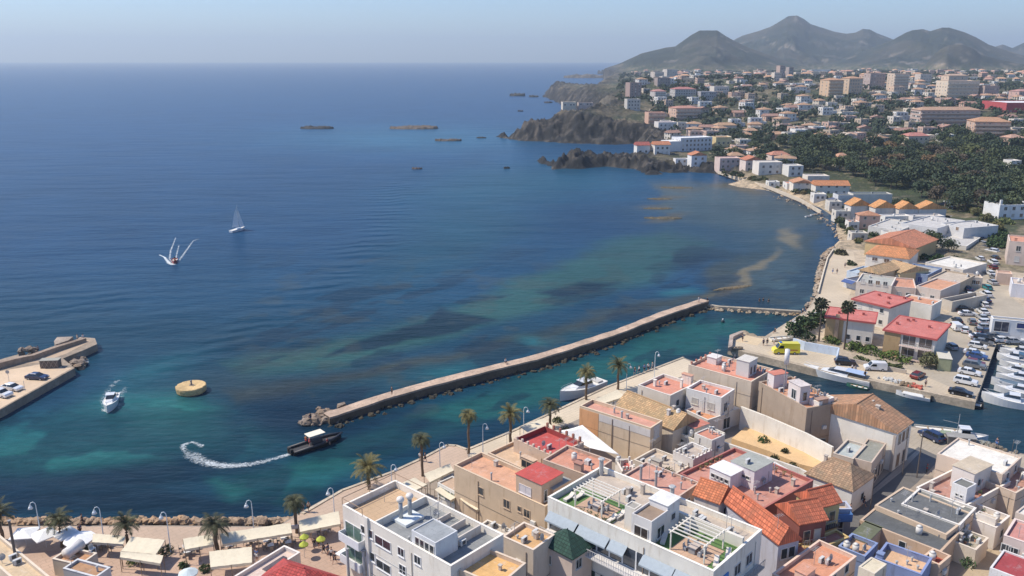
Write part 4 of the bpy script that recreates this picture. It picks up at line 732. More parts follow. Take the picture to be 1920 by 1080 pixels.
def laundry(h,x,y,where,cols):
    v=h.root.matrix_basis@Vector((x,y,h.top+.03)); t=E('laundry_line','laundry drying on a line '+where,'laundry',v,h.th+.3)
    MB().tube([(-1.6,0,0),(-1.6,0,1.8)],.03,5).tube([(1.6,0,0),(1.6,0,1.8)],.03,5).tube([(-1.6,0,1.75),(0,0,1.68),(1.6,0,1.75)],.01,3).build('line_frame',mat('metal',(.4,.4,.4)),t)
    for i,c in enumerate(cols): MB().box(-1.4+i*.62,-.95+i*.62,-.012,.012,1.0+.15*(i%2),1.7).build('cloth',mat('fabric',c),t)
HB={o['label'][:34]:o for o in bpy.data.objects if o.parent is None and 'label' in o}

def hb(k): return next(v for q,v in HL.items() if q.startswith(k))
h=hb('long white block with green turf'); A_,B_=h.a,h.b
loungers(h,[(A_*.2,B_*.93),(A_*.3,B_*.9),(A_*.15,B_*.63),(A_*.28,B_*.62)],'on the far turf terrace'); loungers(h,[(A_*.2,B_*.33),(A_*.35,B_*.36),(A_*.2,B_*.04),(A_*.4,B_*.03),(A_*.55,B_*.3)],'on the near turf terrace',.4)
pots(h,[(.7,B_*.6+i*1.1) for i in range(5)],'along the parapet of the turf terraces'); pots(h,[(A_*.5,B_*.5),(A_*.55,B_*.45),(A_*.7,B_*.2)],'on the turf terrace block')
for (x,y) in ((A_*.25,B_*.75),(A_*.25,B_*.17)):
    v=h.root.matrix_basis@Vector((x,y,h.top+.1)); t=E('garden_table','square garden table under the white pergola'+(' on the far terrace' if y>B_*.5 else ' on the near terrace'),'table',v,h.th); MB().box(-.8,.8,-.5,.5,.7,.76).build('table_top',mat('plain',(.5,.42,.36)),t); MB().box(-.7,-.62,-.4,.4,0,.7).box(.62,.7,-.4,.4,0,.7).build('legs',mat('plain',(.3,.3,.3)),t)
    for k in range(4):
        c=E('garden_chair','grey garden chair under the white pergola'+(' on the far terrace' if y>B_*.5 else ' on the near terrace'),'chair',h.root.matrix_basis@Vector((x-.5+(k%2)*1.,y+(.95 if k<2 else -.95),h.top+.1)),h.th+(0 if k<2 else math.pi),'garden chairs under the pergolas'); MB().box(-.22,.22,-.22,.22,.4,.45).box(-.2,-.16,-.2,.2,0,.4).box(.16,.2,-.2,.2,0,.4).build('seat',mat('plain',(.4,.4,.4)),c); MB().box(-.22,.22,.18,.22,.451,.9).build('backrest',mat('plain',(.4,.4,.4)),c)
h=hb('wide building with a dull red'); laundry(h,h.a*.75,h.b*.35,'on the dull red terrace',[(.2,.3,.6),(.7,.7,.7),(.15,.25,.55),(.6,.5,.2),(.7,.7,.72)]); pots(h,[(h.a*.9,h.b*.2+i*1.3) for i in range(6)],'at the right side of the dull red terrace'); pots(h,[(h.a*.3+i*1.2,h.b-.7) for i in range(5)],'at the back of the dull red terrace')
h=hb('white terrace house with pink'); laundry(h,h.a*.7,h.b*.3,'on the pink patio house',[(.7,.7,.7),(.5,.1,.1),(.7,.7,.7)]); pots(h,[(1,h.b*.3),(1.,h.b*.5),(h.a*.5,1)],'on the pink tiled patio')
h=hb('tall brown walled building'); laundry(h,h.a*.5,h.b*.3,'on the tall brown walled building',[(.7,.66,.6),(.6,.3,.2),(.7,.7,.7),(.3,.4,.5)]); pots(h,[(1,h.b*.3),(1.4,h.b*.85),(h.a-1,h.b*.5)],'on the tall brown walled building')
h=hb('large corner building with a coral'); pots(h,[(h.a*.8,1+i*1.2) for i in range(5)],'on the coral corner terrace'); laundry(h,h.a*.75,h.b*.55,'beside the stair tower of the corner building',[(.5,.15,.1),(.6,.55,.5),(.2,.2,.3)])
h=hb('low house with cream walled'); pots(h,[(1,1.5),(1.2,3),(h.a-1,2)],'in the cream walled patio')
h=hb('pale patio house'); pots(h,[(1,1),(1,2.5),(h.a-1,3),(h.a-1,5)],'in the patio beside the lane')
h=hb('small peach house by the lane'); pots(h,[(1,1),(2,2),(1.2,3.2),(h.a-1,1.2),(h.a-1.2,3)],'in the small peach courtyard')
# ------------------------------------------------------------ PIER, BREAKWATER, MOLE
slab('pier',[(1365,652),(1368,628),(1390,620),(1397,628),(1429,634),(1452,619),(1502,588),(1516,577),(1534,548),(1545,505),(1552,482),(1564,465),(1602,468),(1640,450),(1830,455),(1860,436),(2100,450),(2500,655),(1868,642),(1829,754),(1523,691)],-3,1.62,mat('stone',(.50,.41,.30)))
sheet('pavement',[(1372,650),(1375,632),(1440,634),(1458,621),(1506,588),(1520,577),(1538,548),(1549,505),(1556,484),(1566,468),(1600,472),(1606,500),(1598,540),(1590,560),(1560,600),(1500,640),(1560,665),(1680,690),(1760,700),(1850,690),(1826,750),(1523,687)],1.63,mat('paving',(.53,.44,.32)))
sheet('car_park',[(1700,690),(1762,640),(1800,530),(1834,456),(1866,452),(1900,560),(2000,640),(1868,645),(1836,735),(1826,745)],1.634,mat('ground',(.40,.345,.265)))
slab('parapet_wall',[(1365,652),(1368,628),(1390,620),(1394,622),(1375,631),(1373,649)],1.55,2.5,mat('stone',(.50,.40,.33)),None,'low stone parapet round the tip of the fishing pier','wall')
sheet('slipway',[(1378,640),(1398,628),(1432,636),(1420,648)],1.638,mat('ground',(.60,.47,.30)))
def track(pts,z,wd):
    q=[Vector(G(x,y,z)) for x,y in pts]; P=[]
    for a,b in zip(q,q[1:]):
        n=max(2,int((b-a).length/2)); P+=[a.lerp(b,i/n) for i in range(n)]
    P.append(q[-1]); L_=[];R_=[]
    for i,p in enumerate(P):
        d=(P[min(i+1,len(P)-1)]-P[max(i-1,0)]).normalized(); n=Vector((-d.y,d.x)); w_=wd*(1+.06*math.sin(i*1.7)+rnd.uniform(-.05,.05))
        L_.append(p+n*w_/2); R_.append(p-n*w_/2)
    return P,L_,R_
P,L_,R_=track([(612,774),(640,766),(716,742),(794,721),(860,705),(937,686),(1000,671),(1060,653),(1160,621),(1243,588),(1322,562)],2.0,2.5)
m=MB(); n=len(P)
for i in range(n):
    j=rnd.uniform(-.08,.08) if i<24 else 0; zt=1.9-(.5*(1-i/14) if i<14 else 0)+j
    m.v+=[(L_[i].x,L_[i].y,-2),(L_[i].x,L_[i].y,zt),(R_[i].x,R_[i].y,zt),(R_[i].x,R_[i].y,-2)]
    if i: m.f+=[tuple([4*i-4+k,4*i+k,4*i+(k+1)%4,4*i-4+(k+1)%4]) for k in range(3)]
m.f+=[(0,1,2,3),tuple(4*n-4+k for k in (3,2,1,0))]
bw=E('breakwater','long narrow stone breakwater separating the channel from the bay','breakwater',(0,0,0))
o=m.build('wall',mat('stone',(.15,.11,.075)),bw); fixnorm(o.data); m=MB()  # dark body colour holds painted side shading as well as algae staining
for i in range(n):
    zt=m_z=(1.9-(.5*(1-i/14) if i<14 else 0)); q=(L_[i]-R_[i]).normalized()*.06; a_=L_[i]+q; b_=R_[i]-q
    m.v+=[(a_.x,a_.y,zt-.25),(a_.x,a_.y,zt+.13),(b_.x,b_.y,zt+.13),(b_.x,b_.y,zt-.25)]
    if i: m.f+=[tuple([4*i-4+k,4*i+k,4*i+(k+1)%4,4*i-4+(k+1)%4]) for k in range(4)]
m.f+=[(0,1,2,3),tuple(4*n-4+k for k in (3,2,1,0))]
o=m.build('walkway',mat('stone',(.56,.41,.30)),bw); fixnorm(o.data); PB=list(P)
def rocks(name,cs,mm,label=None,cat=None,kind='stuff'):
    m=MB()
    for x,y,z,r in cs: m.sph(x,y,z,r,r*rnd.uniform(.5,.8),6,4,.35,rnd)
    o=m.build(name,mm); return tag(o,label,cat,kind=kind)
cs=[]
for i in range(n):
    d=(R_[i]-P[i]).normalized()
    for _ in range(3 if i<80 else 2):
        q=R_[i]+d*rnd.uniform(0,1.8 if i<70 else 1.2); cs.append((q.x+rnd.uniform(-.8,.8),q.y+rnd.uniform(-.8,.8),rnd.uniform(-.25,.15),rnd.uniform(.35,.8)))
rocks('foot_rocks',cs,mat('rock',(.055,.048,.032)))
cs=[]
for i in range(60):
    t=rnd.random(); a=Vector(G(578+t*45,790-t*16,.5)); cs.append((a.x+rnd.gauss(0,1.2),a.y+rnd.gauss(0,.9),rnd.uniform(-.1,1.3)*(.4+t*.6),rnd.uniform(.5,1.2)))
rocks('boulders',cs,mat('rock',(.24,.19,.15)))
# thin sea wall from breakwater to beach
P,L_,R_=track([(1322,570),(1350,574),(1420,578),(1502,583)],.9,1.1); m=MB(); n=len(P)
for i in range(n):
    m.v+=[(L_[i].x,L_[i].y,-2),(L_[i].x,L_[i].y,.9),(R_[i].x,R_[i].y,.9),(R_[i].x,R_[i].y,-2)]
    if i: m.f+=[tuple([4*i-4+k,4*i+k,4*i+(k+1)%4,4*i-4+(k+1)%4]) for k in range(3)]
o=m.build('sea_wall',mat('stone',(.42,.36,.27))); fixnorm(o.data); tag(o,'low thin sea wall linking the breakwater to the beach promenade','wall')
cs=[(p.x+rnd.gauss(0,.5),p.y-1.2+rnd.gauss(0,.6),rnd.uniform(-.2,.3),rnd.uniform(.3,.65)) for p in P for _ in range(6)]
rocks('foot_rocks',cs,mat('rock',(.36,.30,.22)))
# promenade rocks of the beach head
cs=[]
for a,b,k in (((1536,545),(1541,515),50),((1541,515),(1550,480),60),((1550,480),(1563,466),30),((1520,575),(1534,548),14)):
    for i in range(k):
        t=rnd.random(); p=G(a[0]+(b[0]-a[0])*t-rnd.uniform(0,7),a[1]+(b[1]-a[1])*t,.6); cs.append((*p,rnd.uniform(0,1.2),rnd.uniform(.5,1.1)))
for px,py in ((1535,400),(1520,390),(1505,384),(1541,408),(1549,414),(1480,377),(1462,370),(1556,420),(1562,432),(1570,444)):
    for _ in range(6): p=G(px+rnd.gauss(0,5),py+rnd.gauss(0,2),1.2); cs.append((*p,1.0+rnd.uniform(0,.4),rnd.uniform(.3,.7)))
rocks('shore_rocks',cs,mat('rock',(.36,.29,.22)))
cs=[]
for i in range(700):
    x=rnd.uniform(-120,560); y=972+rnd.uniform(-1,15)+(x>480)*(480-x)*.12; p=G(x,y,1); t=(y-970)/15; cs.append((*p,rnd.uniform(-.1,.5)+1.3*max(0,t),rnd.uniform(.3,.85)))
rocks('riprap',cs,mat('rock',(.42,.30,.20)))
# rocks & islets in the bay
def islet(px0,px1,py,hm,c,label,rr=26):
    a=Vector(G(px0,py,0)); b=Vector(G(px1,py,0)); m=MB(); L=(b-a).length
    nx,ny=44,14; dp=L*.22; V=[]
    for j in range(ny):
        for i in range(nx):
            u=i/(nx-1); v=j/(ny-1)*2-1; env=max(0,1-(2*u-1)**2)**.5; q=max(0,1-(v/max(env,.05))**2) if abs(v)<env else 0
            x=a.x+(b.x-a.x)*u; y=a.y+v*dp; nn=float(stain_noise(np.array([x]),np.array([y]),77,5,6./L*1.5)[0])
            V.append((x-a.x,y-a.y,-1+(min(1,q*1.6)**.5)*(1+hm*(.25+.75*nn))*(.8+.4*nn)))
    m.add(V,[(j*nx+i,j*nx+i+1,(j+1)*nx+i+1,(j+1)*nx+i) for j in range(ny-1) for i in range(nx-1)])
    o=m.build('rock_islet',mat('rock',c)); o.location=(a.x,a.y,0); return tag(o,label,'rock')
islet(563,626,241,3.0,(.045,.045,.045),'long dark flat rock islet farthest left in the open sea')
islet(730,822,241,3.2,(.13,.105,.085),'brown rock islet with a pale guano top in the open sea')
islet(815,866,264,2.0,(.10,.08,.065),'low brown rock reef nearer than the pale topped islet')
islet(772,792,317,1.4,(.16,.12,.10),'tiny rock awash alone in the middle of the bay')
islet(893,912,259,1.2,(.05,.05,.05),'small black rock just off the big headland')
islet(944,956,316,1.3,(.07,.06,.05),'small dark rock off the lower headland tip')
islet(955,985,180,6,(.07,.07,.065),'jagged dark rock stack off the far cape')
islet(992,1010,182,4,(.07,.07,.065),'small dark rock between the stack and the far cape')
islet(1020,1036,193,3,(.08,.07,.065),'low dark rock in the cove behind the big headland')
islet(970,981,209,2,(.07,.06,.055),'tiny dark rock left of the big headland top')
islet(1056,1140,146,16,(.14,.12,.10),'long low rocky point in the haze near the horizon')
islet(1120,1142,139,20,(.12,.11,.10),'dark rocky knob at the foot of the hills by the sea')
for k,(a,b,y,lb) in enumerate(((1206,1280,409,'flat seaweed covered reef lying mid bay'),(1212,1262,373,'narrow pale reef nearer the lower headland'),(1238,1300,352,'broken dark reef just off the beach cove'),(1205,1262,391,'thin sandy reef between two others in the bay'))):
    islet(a,b,y,.35,(.10,.085,.05),lb)
islet(1335,1430,545,.3,(.15,.12,.07),'long yellowish reef strip awash beside the breakwater end'); 
for q in list(bpy.data.objects):
    if q.get('label','').startswith('long yellowish'): q.rotation_euler=(0,0,R(24)); q.scale=(1,.5,1)
# mole at left
slab('mole',[(-260,745),(0,674),(35,664),(35,680),(100,660),(118,650),(150,632),(178,634),(182,645),(160,655),(118,672),(140,690),(0,768),(-260,880)],-3,1.7,mat('stone',(.34,.27,.20)))
sheet('mole_deck',[(-260,750),(0,696),(76,683),(84,678),(112,672),(116,690),(137,689),(0,766),(-260,876)],1.712,mat('ground',(.62,.47,.32)))
sheet('mole_deck',[(37,682),(76,680),(122,664),(170,640),(158,634),(120,652)],1.716,mat('ground',(.44,.33,.23)))
P,L_,R_=track([(-120,708),(0,676),(40,665),(60,661),(100,646),(128,637),(157,627)],3.4,1.2); m=MB(); n=len(P)
for i in range(n):
    zt=3.4-.9*(i/n)
    m.v+=[(L_[i].x,L_[i].y,-2),(L_[i].x,L_[i].y,zt),(R_[i].x,R_[i].y,zt),(R_[i].x,R_[i].y,-2)]
    if i: m.f+=[tuple([4*i-4+k,4*i+k,4*i+(k+1)%4,4*i-4+(k+1)%4]) for k in range(3)]
m.f+=[(0,1,2,3),tuple(4*n-4+k for k in (3,2,1,0))]
o=m.build('mole_wall',mat('stone',(.36,.27,.20))); fixnorm(o.data); tag(o,'rough stone wall along the seaward side of the left mole','wall')
slab('concrete_block',[(101,640),(107,632),(137,631),(128,638),(104,646)],-1,2.4,mat('stone',(.42,.34,.27)),None,'wedge of fallen concrete outside the left mole','block')
cs=[]
for i in range(46): p=G(rnd.uniform(120,158),rnd.uniform(668,688),.6); cs.append((*p,rnd.uniform(0,.9),rnd.uniform(.5,1.1)))
for i in range(14): p=G(rnd.uniform(38,75),rnd.uniform(655,662),1.); cs.append((*p,rnd.uniform(0,2),rnd.uniform(.5,.9)))
rocks('boulders',cs,mat('rock',(.28,.22,.17)))
# mooring block
x,y=G(358,722,1.45); t=E('mooring_island','round yellow concrete mooring block standing alone in the water','mooring block',(x,y,0))
m=MB(); N=28
pr_=[(-2.,2.5),(.0,2.7),(.25,2.9),(1.0,3.0),(1.35,2.97),(1.45,2.85)]
for z,r in pr_: m.v+=[(r*math.cos(2*math.pi*i/N)*(1+.04*math.sin(3*i)),r*math.sin(2*math.pi*i/N),z) for i in range(N)]
m.f=[(j*N+i,j*N+(i+1)%N,(j+1)*N+(i+1)%N,(j+1)*N+i) for j in range(len(pr_)-1) for i in range(N)]+[tuple(range((len(pr_)-1)*N,len(pr_)*N))]
m.build('block',mat('stone',(.66,.46,.22)),t); p=MB().cyl(0.1,0,1.43,2.2,.2,.16,n=10).sph(.1,0,2.32,.22,None,10,6).build('bollard',mat('metal',(.2,.19,.18),.6),t,True)
MB().cyl(0.1,0,1.45,1.49,.5,.5,n=12).build('base_plate',mat('metal',(.25,.2,.16),.6),t)

# ------------------------------------------------------------ BEACH SIDE HOUSES (right of the bay)
def midh(label,L,F,Rr,z,wall,roof,kind='flat',base=1.6,**k):
    h=House(label,L,F,Rr,z,base)
    if kind=='flat': h.flat(wall,roof,k.get('par',.35))
    elif kind=='slab':
        h.flat(wall,roof,0); 
    else: h.pitch(wall,roof,k.get('rise',1.6),k.get('ax','x'),.35,k.get('hip',0),off=k.get('off',.5))
    if k.get('wl'): h.wins('L',k['wl'],k.get('fl',[0,1]),k.get('ww',1.),1.1,1.1,2.9,.7)
    if k.get('wr'): h.wins('R',k['wr'],k.get('fl',[0,1]),1.,1.1,1.1,2.9,.7)
    if k.get('cl'): h.clutter(k['cl'],.6,h.a-.6,.6,h.b-.6,k.get('cz'))
    return h
def redroof(label,L,F,Rr):
    h=House(label,L,F,Rr,7.4,1.6); a,b,H_=h.a,h.b,h.h; MB().box(.5,a-.3,.4,b-.4,-1,H_-.32).build('wall',mat('wall',(.68,.63,.56)),h.root)
    MB().box(0,a,0,b,H_-.3,H_).build('roof',mat('flatroof',(.54,.17,.14)),h.root); MB().ring(-.05,a+.05,-.05,b+.05,.25,H_-.28,H_+.12).build('roof_edge',mat('plain',(.42,.09,.08)),h.root)
    for i in range(4): h.chim(a*rnd.uniform(.2,.9),b*rnd.uniform(.1,.9),.5,.5,(.40,.12,.10),z=H_)
    return h
h=redroof('red roofed house with a tan end panel nearest the tall palms',(1546,594),(1642,606),(1664,588)); MB().box(.3,.498,h.b*.62,h.b-.38,-.5,h.h-.4).build('painted_panel',mat('wall',(.42,.29,.15)),h.root); MB().box(.0,.497,h.b*.7,h.b*.78,0,h.h+.9).build('chimney',mat('wall',(.45,.30,.2)),h.root)
for k in (.12,.3,.5): h.win('L',h.b*k,1.0,.8,1.1,off=.5)
h=redroof('red roofed house behind the first, with scattered roof chimneys',(1596,560),(1669,577),(1688,556)); h.wins('L',3,[0,1],.9,1,1,2.9,.8,off=.5)
h=redroof('red roofed block with open balconies facing the fishing pier',(1655,618),(1757,637),(1777,607)); MB().box(.3,.498,h.b*.66,h.b-.38,-.5,h.h-.4).build('painted_panel',mat('wall',(.40,.27,.14)),h.root)
for z in (.4,3.3):
    for u0,u1 in ((.06,.34),(.36,.64)): h.win('L',h.b*(u0+u1)/2,z,h.b*(u1-u0)-.5,2.2,off=.49,pc=(.10,.085,.08)); 
    h.balcony('L',h.b*.05,h.b*.65,z-.1,.9,(.66,.52,.46),solid=False)
h.wins('L',1,[],1)
h=midh('plain white house with a blank wall and an orange edged roof behind the balcony block',(1686,561),(1748,573),(1756,561),5.8,(.70,.67,.60),(.56,.27,.16),cl=2)
h=midh('row house with a grey flat roof and peach front facing the beach promenade',(1606,528),(1672,536),(1680,520),5.8,(.66,.58,.50),(.40,.40,.36),wl=4,fl=[0,1],cl=1)
h=midh('row house with a terracotta roof and shaded terrace beside the grey roofed one',(1673,537),(1718,541),(1726,524),5.2,(.62,.50,.42),(.56,.28,.18),wl=2,fl=[0],cl=2)
h=midh('row house with a broad orange roof at the car park end of the row',(1718,536),(1764,545),(1772,524),5.6,(.58,.50,.44),(.58,.30,.18),wl=2,fl=[0])
h=midh('house with a pale blue front and dark blue shutters',(1686,507),(1740,516),(1750,500),5.0,(.20,.27,.42),(.36,.37,.37),cl=2)
for k in (.25,.5,.75): h.win('L',h.b*k,1.,1.1,1.5,fc=(.3,.35,.5),pc=(.02,.05,.22),style='shut')
h=midh('beach bar with dark blue awnings on the promenade',(1583,522),(1606,528),(1618,508),4.2,(.55,.55,.56),(.09,.11,.17),cl=1); h.awn('L',.2,h.b-.2,2.6,1.6,.5,(.06,.10,.25))
h=midh('beach kiosk with a light blue roof beside the blue awnings',(1588,508),(1608,512),(1616,498),3.6,(.45,.52,.6),(.42,.50,.56))
h=midh('apricot tiled house with two small gables behind the beach bar',(1612,506),(1650,514),(1668,500),6.2,(.66,.50,.32),(.60,.38,.20),'p',ax='x',rise=1.4,wl=2)
h=midh('yellow orange tiled house next to the blue shutters',(1648,500),(1688,512),(1700,494),5.6,(.66,.52,.30),(.60,.38,.20),'p',ax='y',rise=1.4,wl=2,fl=[0])
h=midh('white house with a bright orange hipped roof and three front windows',(1624,476),(1704,486),(1712,468),6.4,(.70,.66,.60),(.66,.27,.11),'p',ax='y',rise=1.6,hip=2.5); 
for k in (.2,.5,.78): h.win('L',h.b*k,3.0,1.5,1.,pc=(.10,.05,.03))
h=midh('long ochre walled house under a coral tiled roof facing the sand spit',(1623,452),(1715,466),(1722,444),6.4,(.50,.38,.20),(.62,.24,.13),'p',ax='x',rise=2.2,off=.5)
h=midh('white flat roofed house with long patio wall by the lawn',(1735,492),(1806,506),(1812,486),4.6,(.66,.60,.52),(.70,.67,.6),cl=3); h.wins('L',4,[0],1.6,1.4,1,3,.6,pc=(.12,.08,.06))
h=midh('wide tan walled house with a brown courtyard wall next to the street',(1740,522),(1797,532),(1806,512),5.0,(.46,.37,.27),(.50,.42,.33),cl=2)
h=midh('grey walled courtyard house by the street, right of the orange edged roof',(1764,560),(1786,566),(1800,540),4.4,(.52,.46,.38),(.28,.24,.20),par=1.0,cl=2)
h=midh('low white modern house with folded white roof blocks',(1628,424),(1688,432),(1700,414),5.4,(.66,.63,.58),(.50,.48,.44),cl=6)
h=midh('large grey white modern house with a sunken terrace',(1690,418),(1758,428),(1770,408),6.6,(.58,.57,.56),(.52,.50,.47),cl=6)
h=midh('white cube house with columns next to the sloping street',(1764,418),(1808,428),(1822,412),6.8,(.58,.57,.56),(.52,.50,.47),cl=4); h.wins('L',2,[1],1.2,1.2,1,2.9,.6)
h=midh('long white garden villa with low walls right of the coral tiled roof',(1735,452),(1812,462),(1826,444),3.6,(.66,.62,.55),(.50,.48,.45),par=.6,cl=3)
h=midh('pink tower house with a small pyramid roof on the beach front',(1605,400),(1612,404),(1646,402),7.2,(.58,.38,.30),(.60,.28,.16),'p',ax='y',rise=1.3,hip=2.2); h.wins('R',2,[0,1],.9,1.1,1.1,3,.5)
for i,(a,b,c) in enumerate(((1588,1628,382),(1634,1676,386),(1678,1716,388),(1716,1768,388))):
    nm=['first','second','third','fourth'][i]
    h=midh(nm+' orange gabled house from the beach in the row of four',(a-4,c),(a+8,c+4),(b+2,c+2),7.,(.60,.57,.54),(.66,.31,.12),'p',ax='y',rise=2.5,off=.45); h.wins('R',2,[0],.9,1,1.2,3,.6)
h=midh('beach restaurant with a long dark roof and pale grey walls',(1562,362),(1572,366),(1652,363),6.5,(.56,.56,.56),(.10,.11,.11)); h.wins('R',6,[0],1,1.2,2.2,3,.8); h.awn('L',0,h.b,3,2.2,.6,(.06,.08,.14))
h=midh('white beachfront house with an orange tiled roof beside the dark restaurant',(1520,343),(1530,348),(1588,346),6.5,(.68,.64,.58),(.62,.25,.11),'p',ax='x',rise=1.8,wr=4)
h=midh('low beachfront house with orange and white roofs, left of the orange tiled one',(1480,338),(1488,343),(1522,342),6.5,(.70,.64,.56),(.62,.30,.16),'p',ax='y',rise=1.4,wr=2)
h=midh('small cream pavilion beside the restaurant end',(1630,366),(1638,370),(1668,368),4.8,(.66,.60,.50),(.60,.52,.40))
for a in (((1652,432),(1664,437),(1690,432),3.2,(.66,.63,.58),(.58,.52,.44),'low cream outbuilding below the white modern house'),
  ((1590,432),(1598,437),(1622,434),3.0,(.58,.52,.44),(.36,.36,.34),'grey roofed beach hut left of the low cream outbuilding'),((1585,412),(1592,416),(1608,414),3.4,(.66,.62,.56),(.60,.34,.22),'small beach house with a terracotta roof beside the pink tower house'),
  ((1648,402),(1660,406),(1700,402),3.6,(.68,.66,.62),(.66,.62,.56),'long white patio house right of the pink tower house'),((1700,402),(1712,406),(1762,402),4.0,(.66,.63,.60),(.60,.56,.50),'white walled patio house behind the grey white modern house'),
  ((1560,392),(1568,396),(1590,394),3.2,(.62,.56,.48),(.30,.31,.30),'beach bar hut with a dark grey roof near the orange gabled row'),((1548,374),(1556,378),(1575,376),3.0,(.60,.55,.48),(.44,.42,.38),'small beach hut with a grey roof below the dark restaurant'),
  ((1520,360),(1527,364),(1546,362),3.2,(.68,.65,.60),(.62,.58,.50),'low white beach hut below the orange tiled seafront house'),((1468,340),(1476,344),(1498,342),3.4,(.68,.66,.62),(.62,.30,.18),'tiny seafront house with an orange roof near the beach steps'),
  ((1590,360),(1600,364),(1640,352),5.4,(.62,.58,.52),(.12,.14,.13),'dark green roofed hall behind the beach restaurant'),((1505,326),(1515,330),(1545,326),6.0,(.64,.58,.50),(.58,.52,.46),'pale flat house between the seafront row and the park wood'),
  ((1436,338),(1442,341),(1458,339),3.0,(.68,.66,.6),(.6,.56,.5),'small white hut on the beach walkway'),((1812,512),(1818,520),(1832,508),3.0,(.6,.5,.4),(.5,.42,.34),'small garage by the shaded wall at the top of the car park')):
    q=midh(a[6],a[0],a[1],a[2],a[3]+1.6,a[4],a[5],wl=1,wr=2,fl=[0],cl=2)
# further round the bay
FHT={152:{1454:123,1446:136},150:{1472:126},138:{1518:131},156:{1219:135,1715:139},153:{1242:130},168:{1226:146,1618:138,1764:139},184:{1172:155},191:{1218:168},189:{1255:164},190:{1304:172,1892:168},178:{1330:162,1574:144},230:{1252:200},207:{1170:186},235:{1208:211},
 186:{1755:152,1828:161},182:{1536:147,1664:162},170:{1662:138},238:{1709:203},260:{1812:222},212:{1844:193}}
def FH(label,x0,x1,py,H_,dp,wall,roof,kind='flat',nw=3,fl=2,ang=.12,cat='house',rise=1.8,name=None,base=None,par=.4,st=2.9,ww=1.2,blc=None,ax='x'):
    px=(x0+x1)/2; x,y,z=gp(px,py)
    if x0 in FHT.get(py,{}):
        zt=GY(px,FHT[py][x0],y)[1]; H_=max(4,zt-z-(rise if kind!='flat' else 0)); st=(H_-.8)/fl
        print('FH',x0,round(H_,1),fl,round(y))

    if base is not None: z=base; x,y=G(px,py,z)
    d=y*CO+(CH-z)*SI; W=(x1-x0)/FL*d; az=math.atan2(x,y); th=-az*.55+ang if False else ang
    e=abs(math.sin(th+az)); dp=min(dp,W*.75); a=max(3,(W-dp*e)/max(.4,math.cos(th+az)))
    c,s=math.cos(th),math.sin(th); # centre of front
    vx=-math.cos(az)*W/2; lx=x+vx; ly=y+math.sin(az)*W/2
    # left-most silhouette corner is back-left when seen from the left
    ox=lx+dp*s+ (0 if th+az<0 else 0); 
    fx=lx+dp*e*math.cos(az); fy=ly-dp*e*math.sin(az)
    h=House(label,0,0,0,z+H_,z,name or cat.replace(' ','_'),cat,world=((fx,fy),th,a,dp))
    if kind=='flat': h.flat(wall,roof,par)
    else: h.pitch(wall,roof,rise,ax,.4,0 if kind=='gable' else min(dp,a)*.35)
    h.wins('R',nw,range(fl),ww,1.3,1.0,st,.6); 
    if dp*e>5: h.wins('L',max(1,nw//2),range(fl),ww,1.3,1.0,st,.6)
    if blc:
        for f in range(fl): h.balcony('R',.3,h.a-.3,.9+f*st,1.3,blc,solid=True)
    return h
FH('white cottage with an orange gable nearest the rock platform',1288,1324,312,6.5,8,(.72,.70,.68),(.62,.24,.12),'gable',2,2,ax='y')
wv=FH('low white annexe wall joined left of the orange gabled cottage',1262,1290,308,3.2,5,(.72,.70,.68),(.66,.62,.56),'flat',2,1)
FH('white house with a maroon gabled roof, farthest left above the cove',1188,1218,289,5.6,8,(.70,.68,.64),(.44,.12,.09),'gable',2,1)
FH('white house with an orange gabled roof beside the maroon roofed one',1220,1256,291,6.6,9,(.72,.69,.65),(.62,.24,.12),'gable',3,2)
h=FH('long curved white apartment block stepping down to the cove',1258,1334,286,9.5,12,(.60,.61,.63),(.76,.75,.74),'flat',8,3,cat='apartment block',ang=.35); MB().box(-9,-.0-.003,0,h.b*.9,-3,h.h-2).build('end_wing',mat('wall',(.74,.73,.71)),h.root)
FH('pale yellow house with a balcony right of the curved white block',1333,1370,281,8.5,9,(.62,.50,.28),(.62,.40,.24),'flat',3,2)
FH('apricot roofed house behind the pale yellow one',1336,1380,250,6,9,(.60,.50,.42),(.56,.34,.20),'hip',3,1)
h=FH('pink seafront house with a long veranda left of three gabled fronts',1339,1388,318,6.5,9,(.62,.48,.42),(.60,.42,.36),'flat',4,2); 
FH('pink seafront house with an orange gable roof',1386,1428,323,6.6,9,(.66,.54,.48),(.60,.22,.12),'gable',3,2,ax='y')
FH('cream cubic seafront house with a roof parapet',1410,1464,329,7,9,(.68,.62,.56),(.66,.60,.52),'flat',3,2)
FH('house with a coral hipped roof behind the cream cubic house',1436,1478,312,6.5,8,(.60,.50,.44),(.60,.26,.17),'hip',3,1)
FH('white seafront house with grey shaded side near the beach steps',1466,1504,332,6,9,(.64,.62,.58),(.60,.56,.50),'flat',2,2)
FH('white park villa with an orange roof standing alone in the left of the wood',1560,1590,314,6,9,(.66,.60,.52),(.60,.32,.2),'hip',3,1)
FH('cream villa half hidden in the middle of the park wood',1640,1672,302,6,9,(.66,.58,.48),(.6,.5,.4),'flat',3,1)
FH('small white house at the right end of the park wood',1880,1910,322,6,9,(.70,.67,.62),(.66,.6,.55),'flat',2,1)
FH('white modern villa with square upper window on the park edge',1754,1788,268,5.5,9,(.70,.69,.68),(.66,.65,.63),'flat',2,1)
FH('villa with a coral hipped roof among the park trees',1688,1738,274,6.5,10,(.62,.52,.40),(.60,.24,.19),'hip',4,2)
FH('small red tiled villa with a peaked tower under the orange stepped block',1876,1916,276,6,10,(.56,.38,.30),(.58,.34,.24),'hip',3,1)
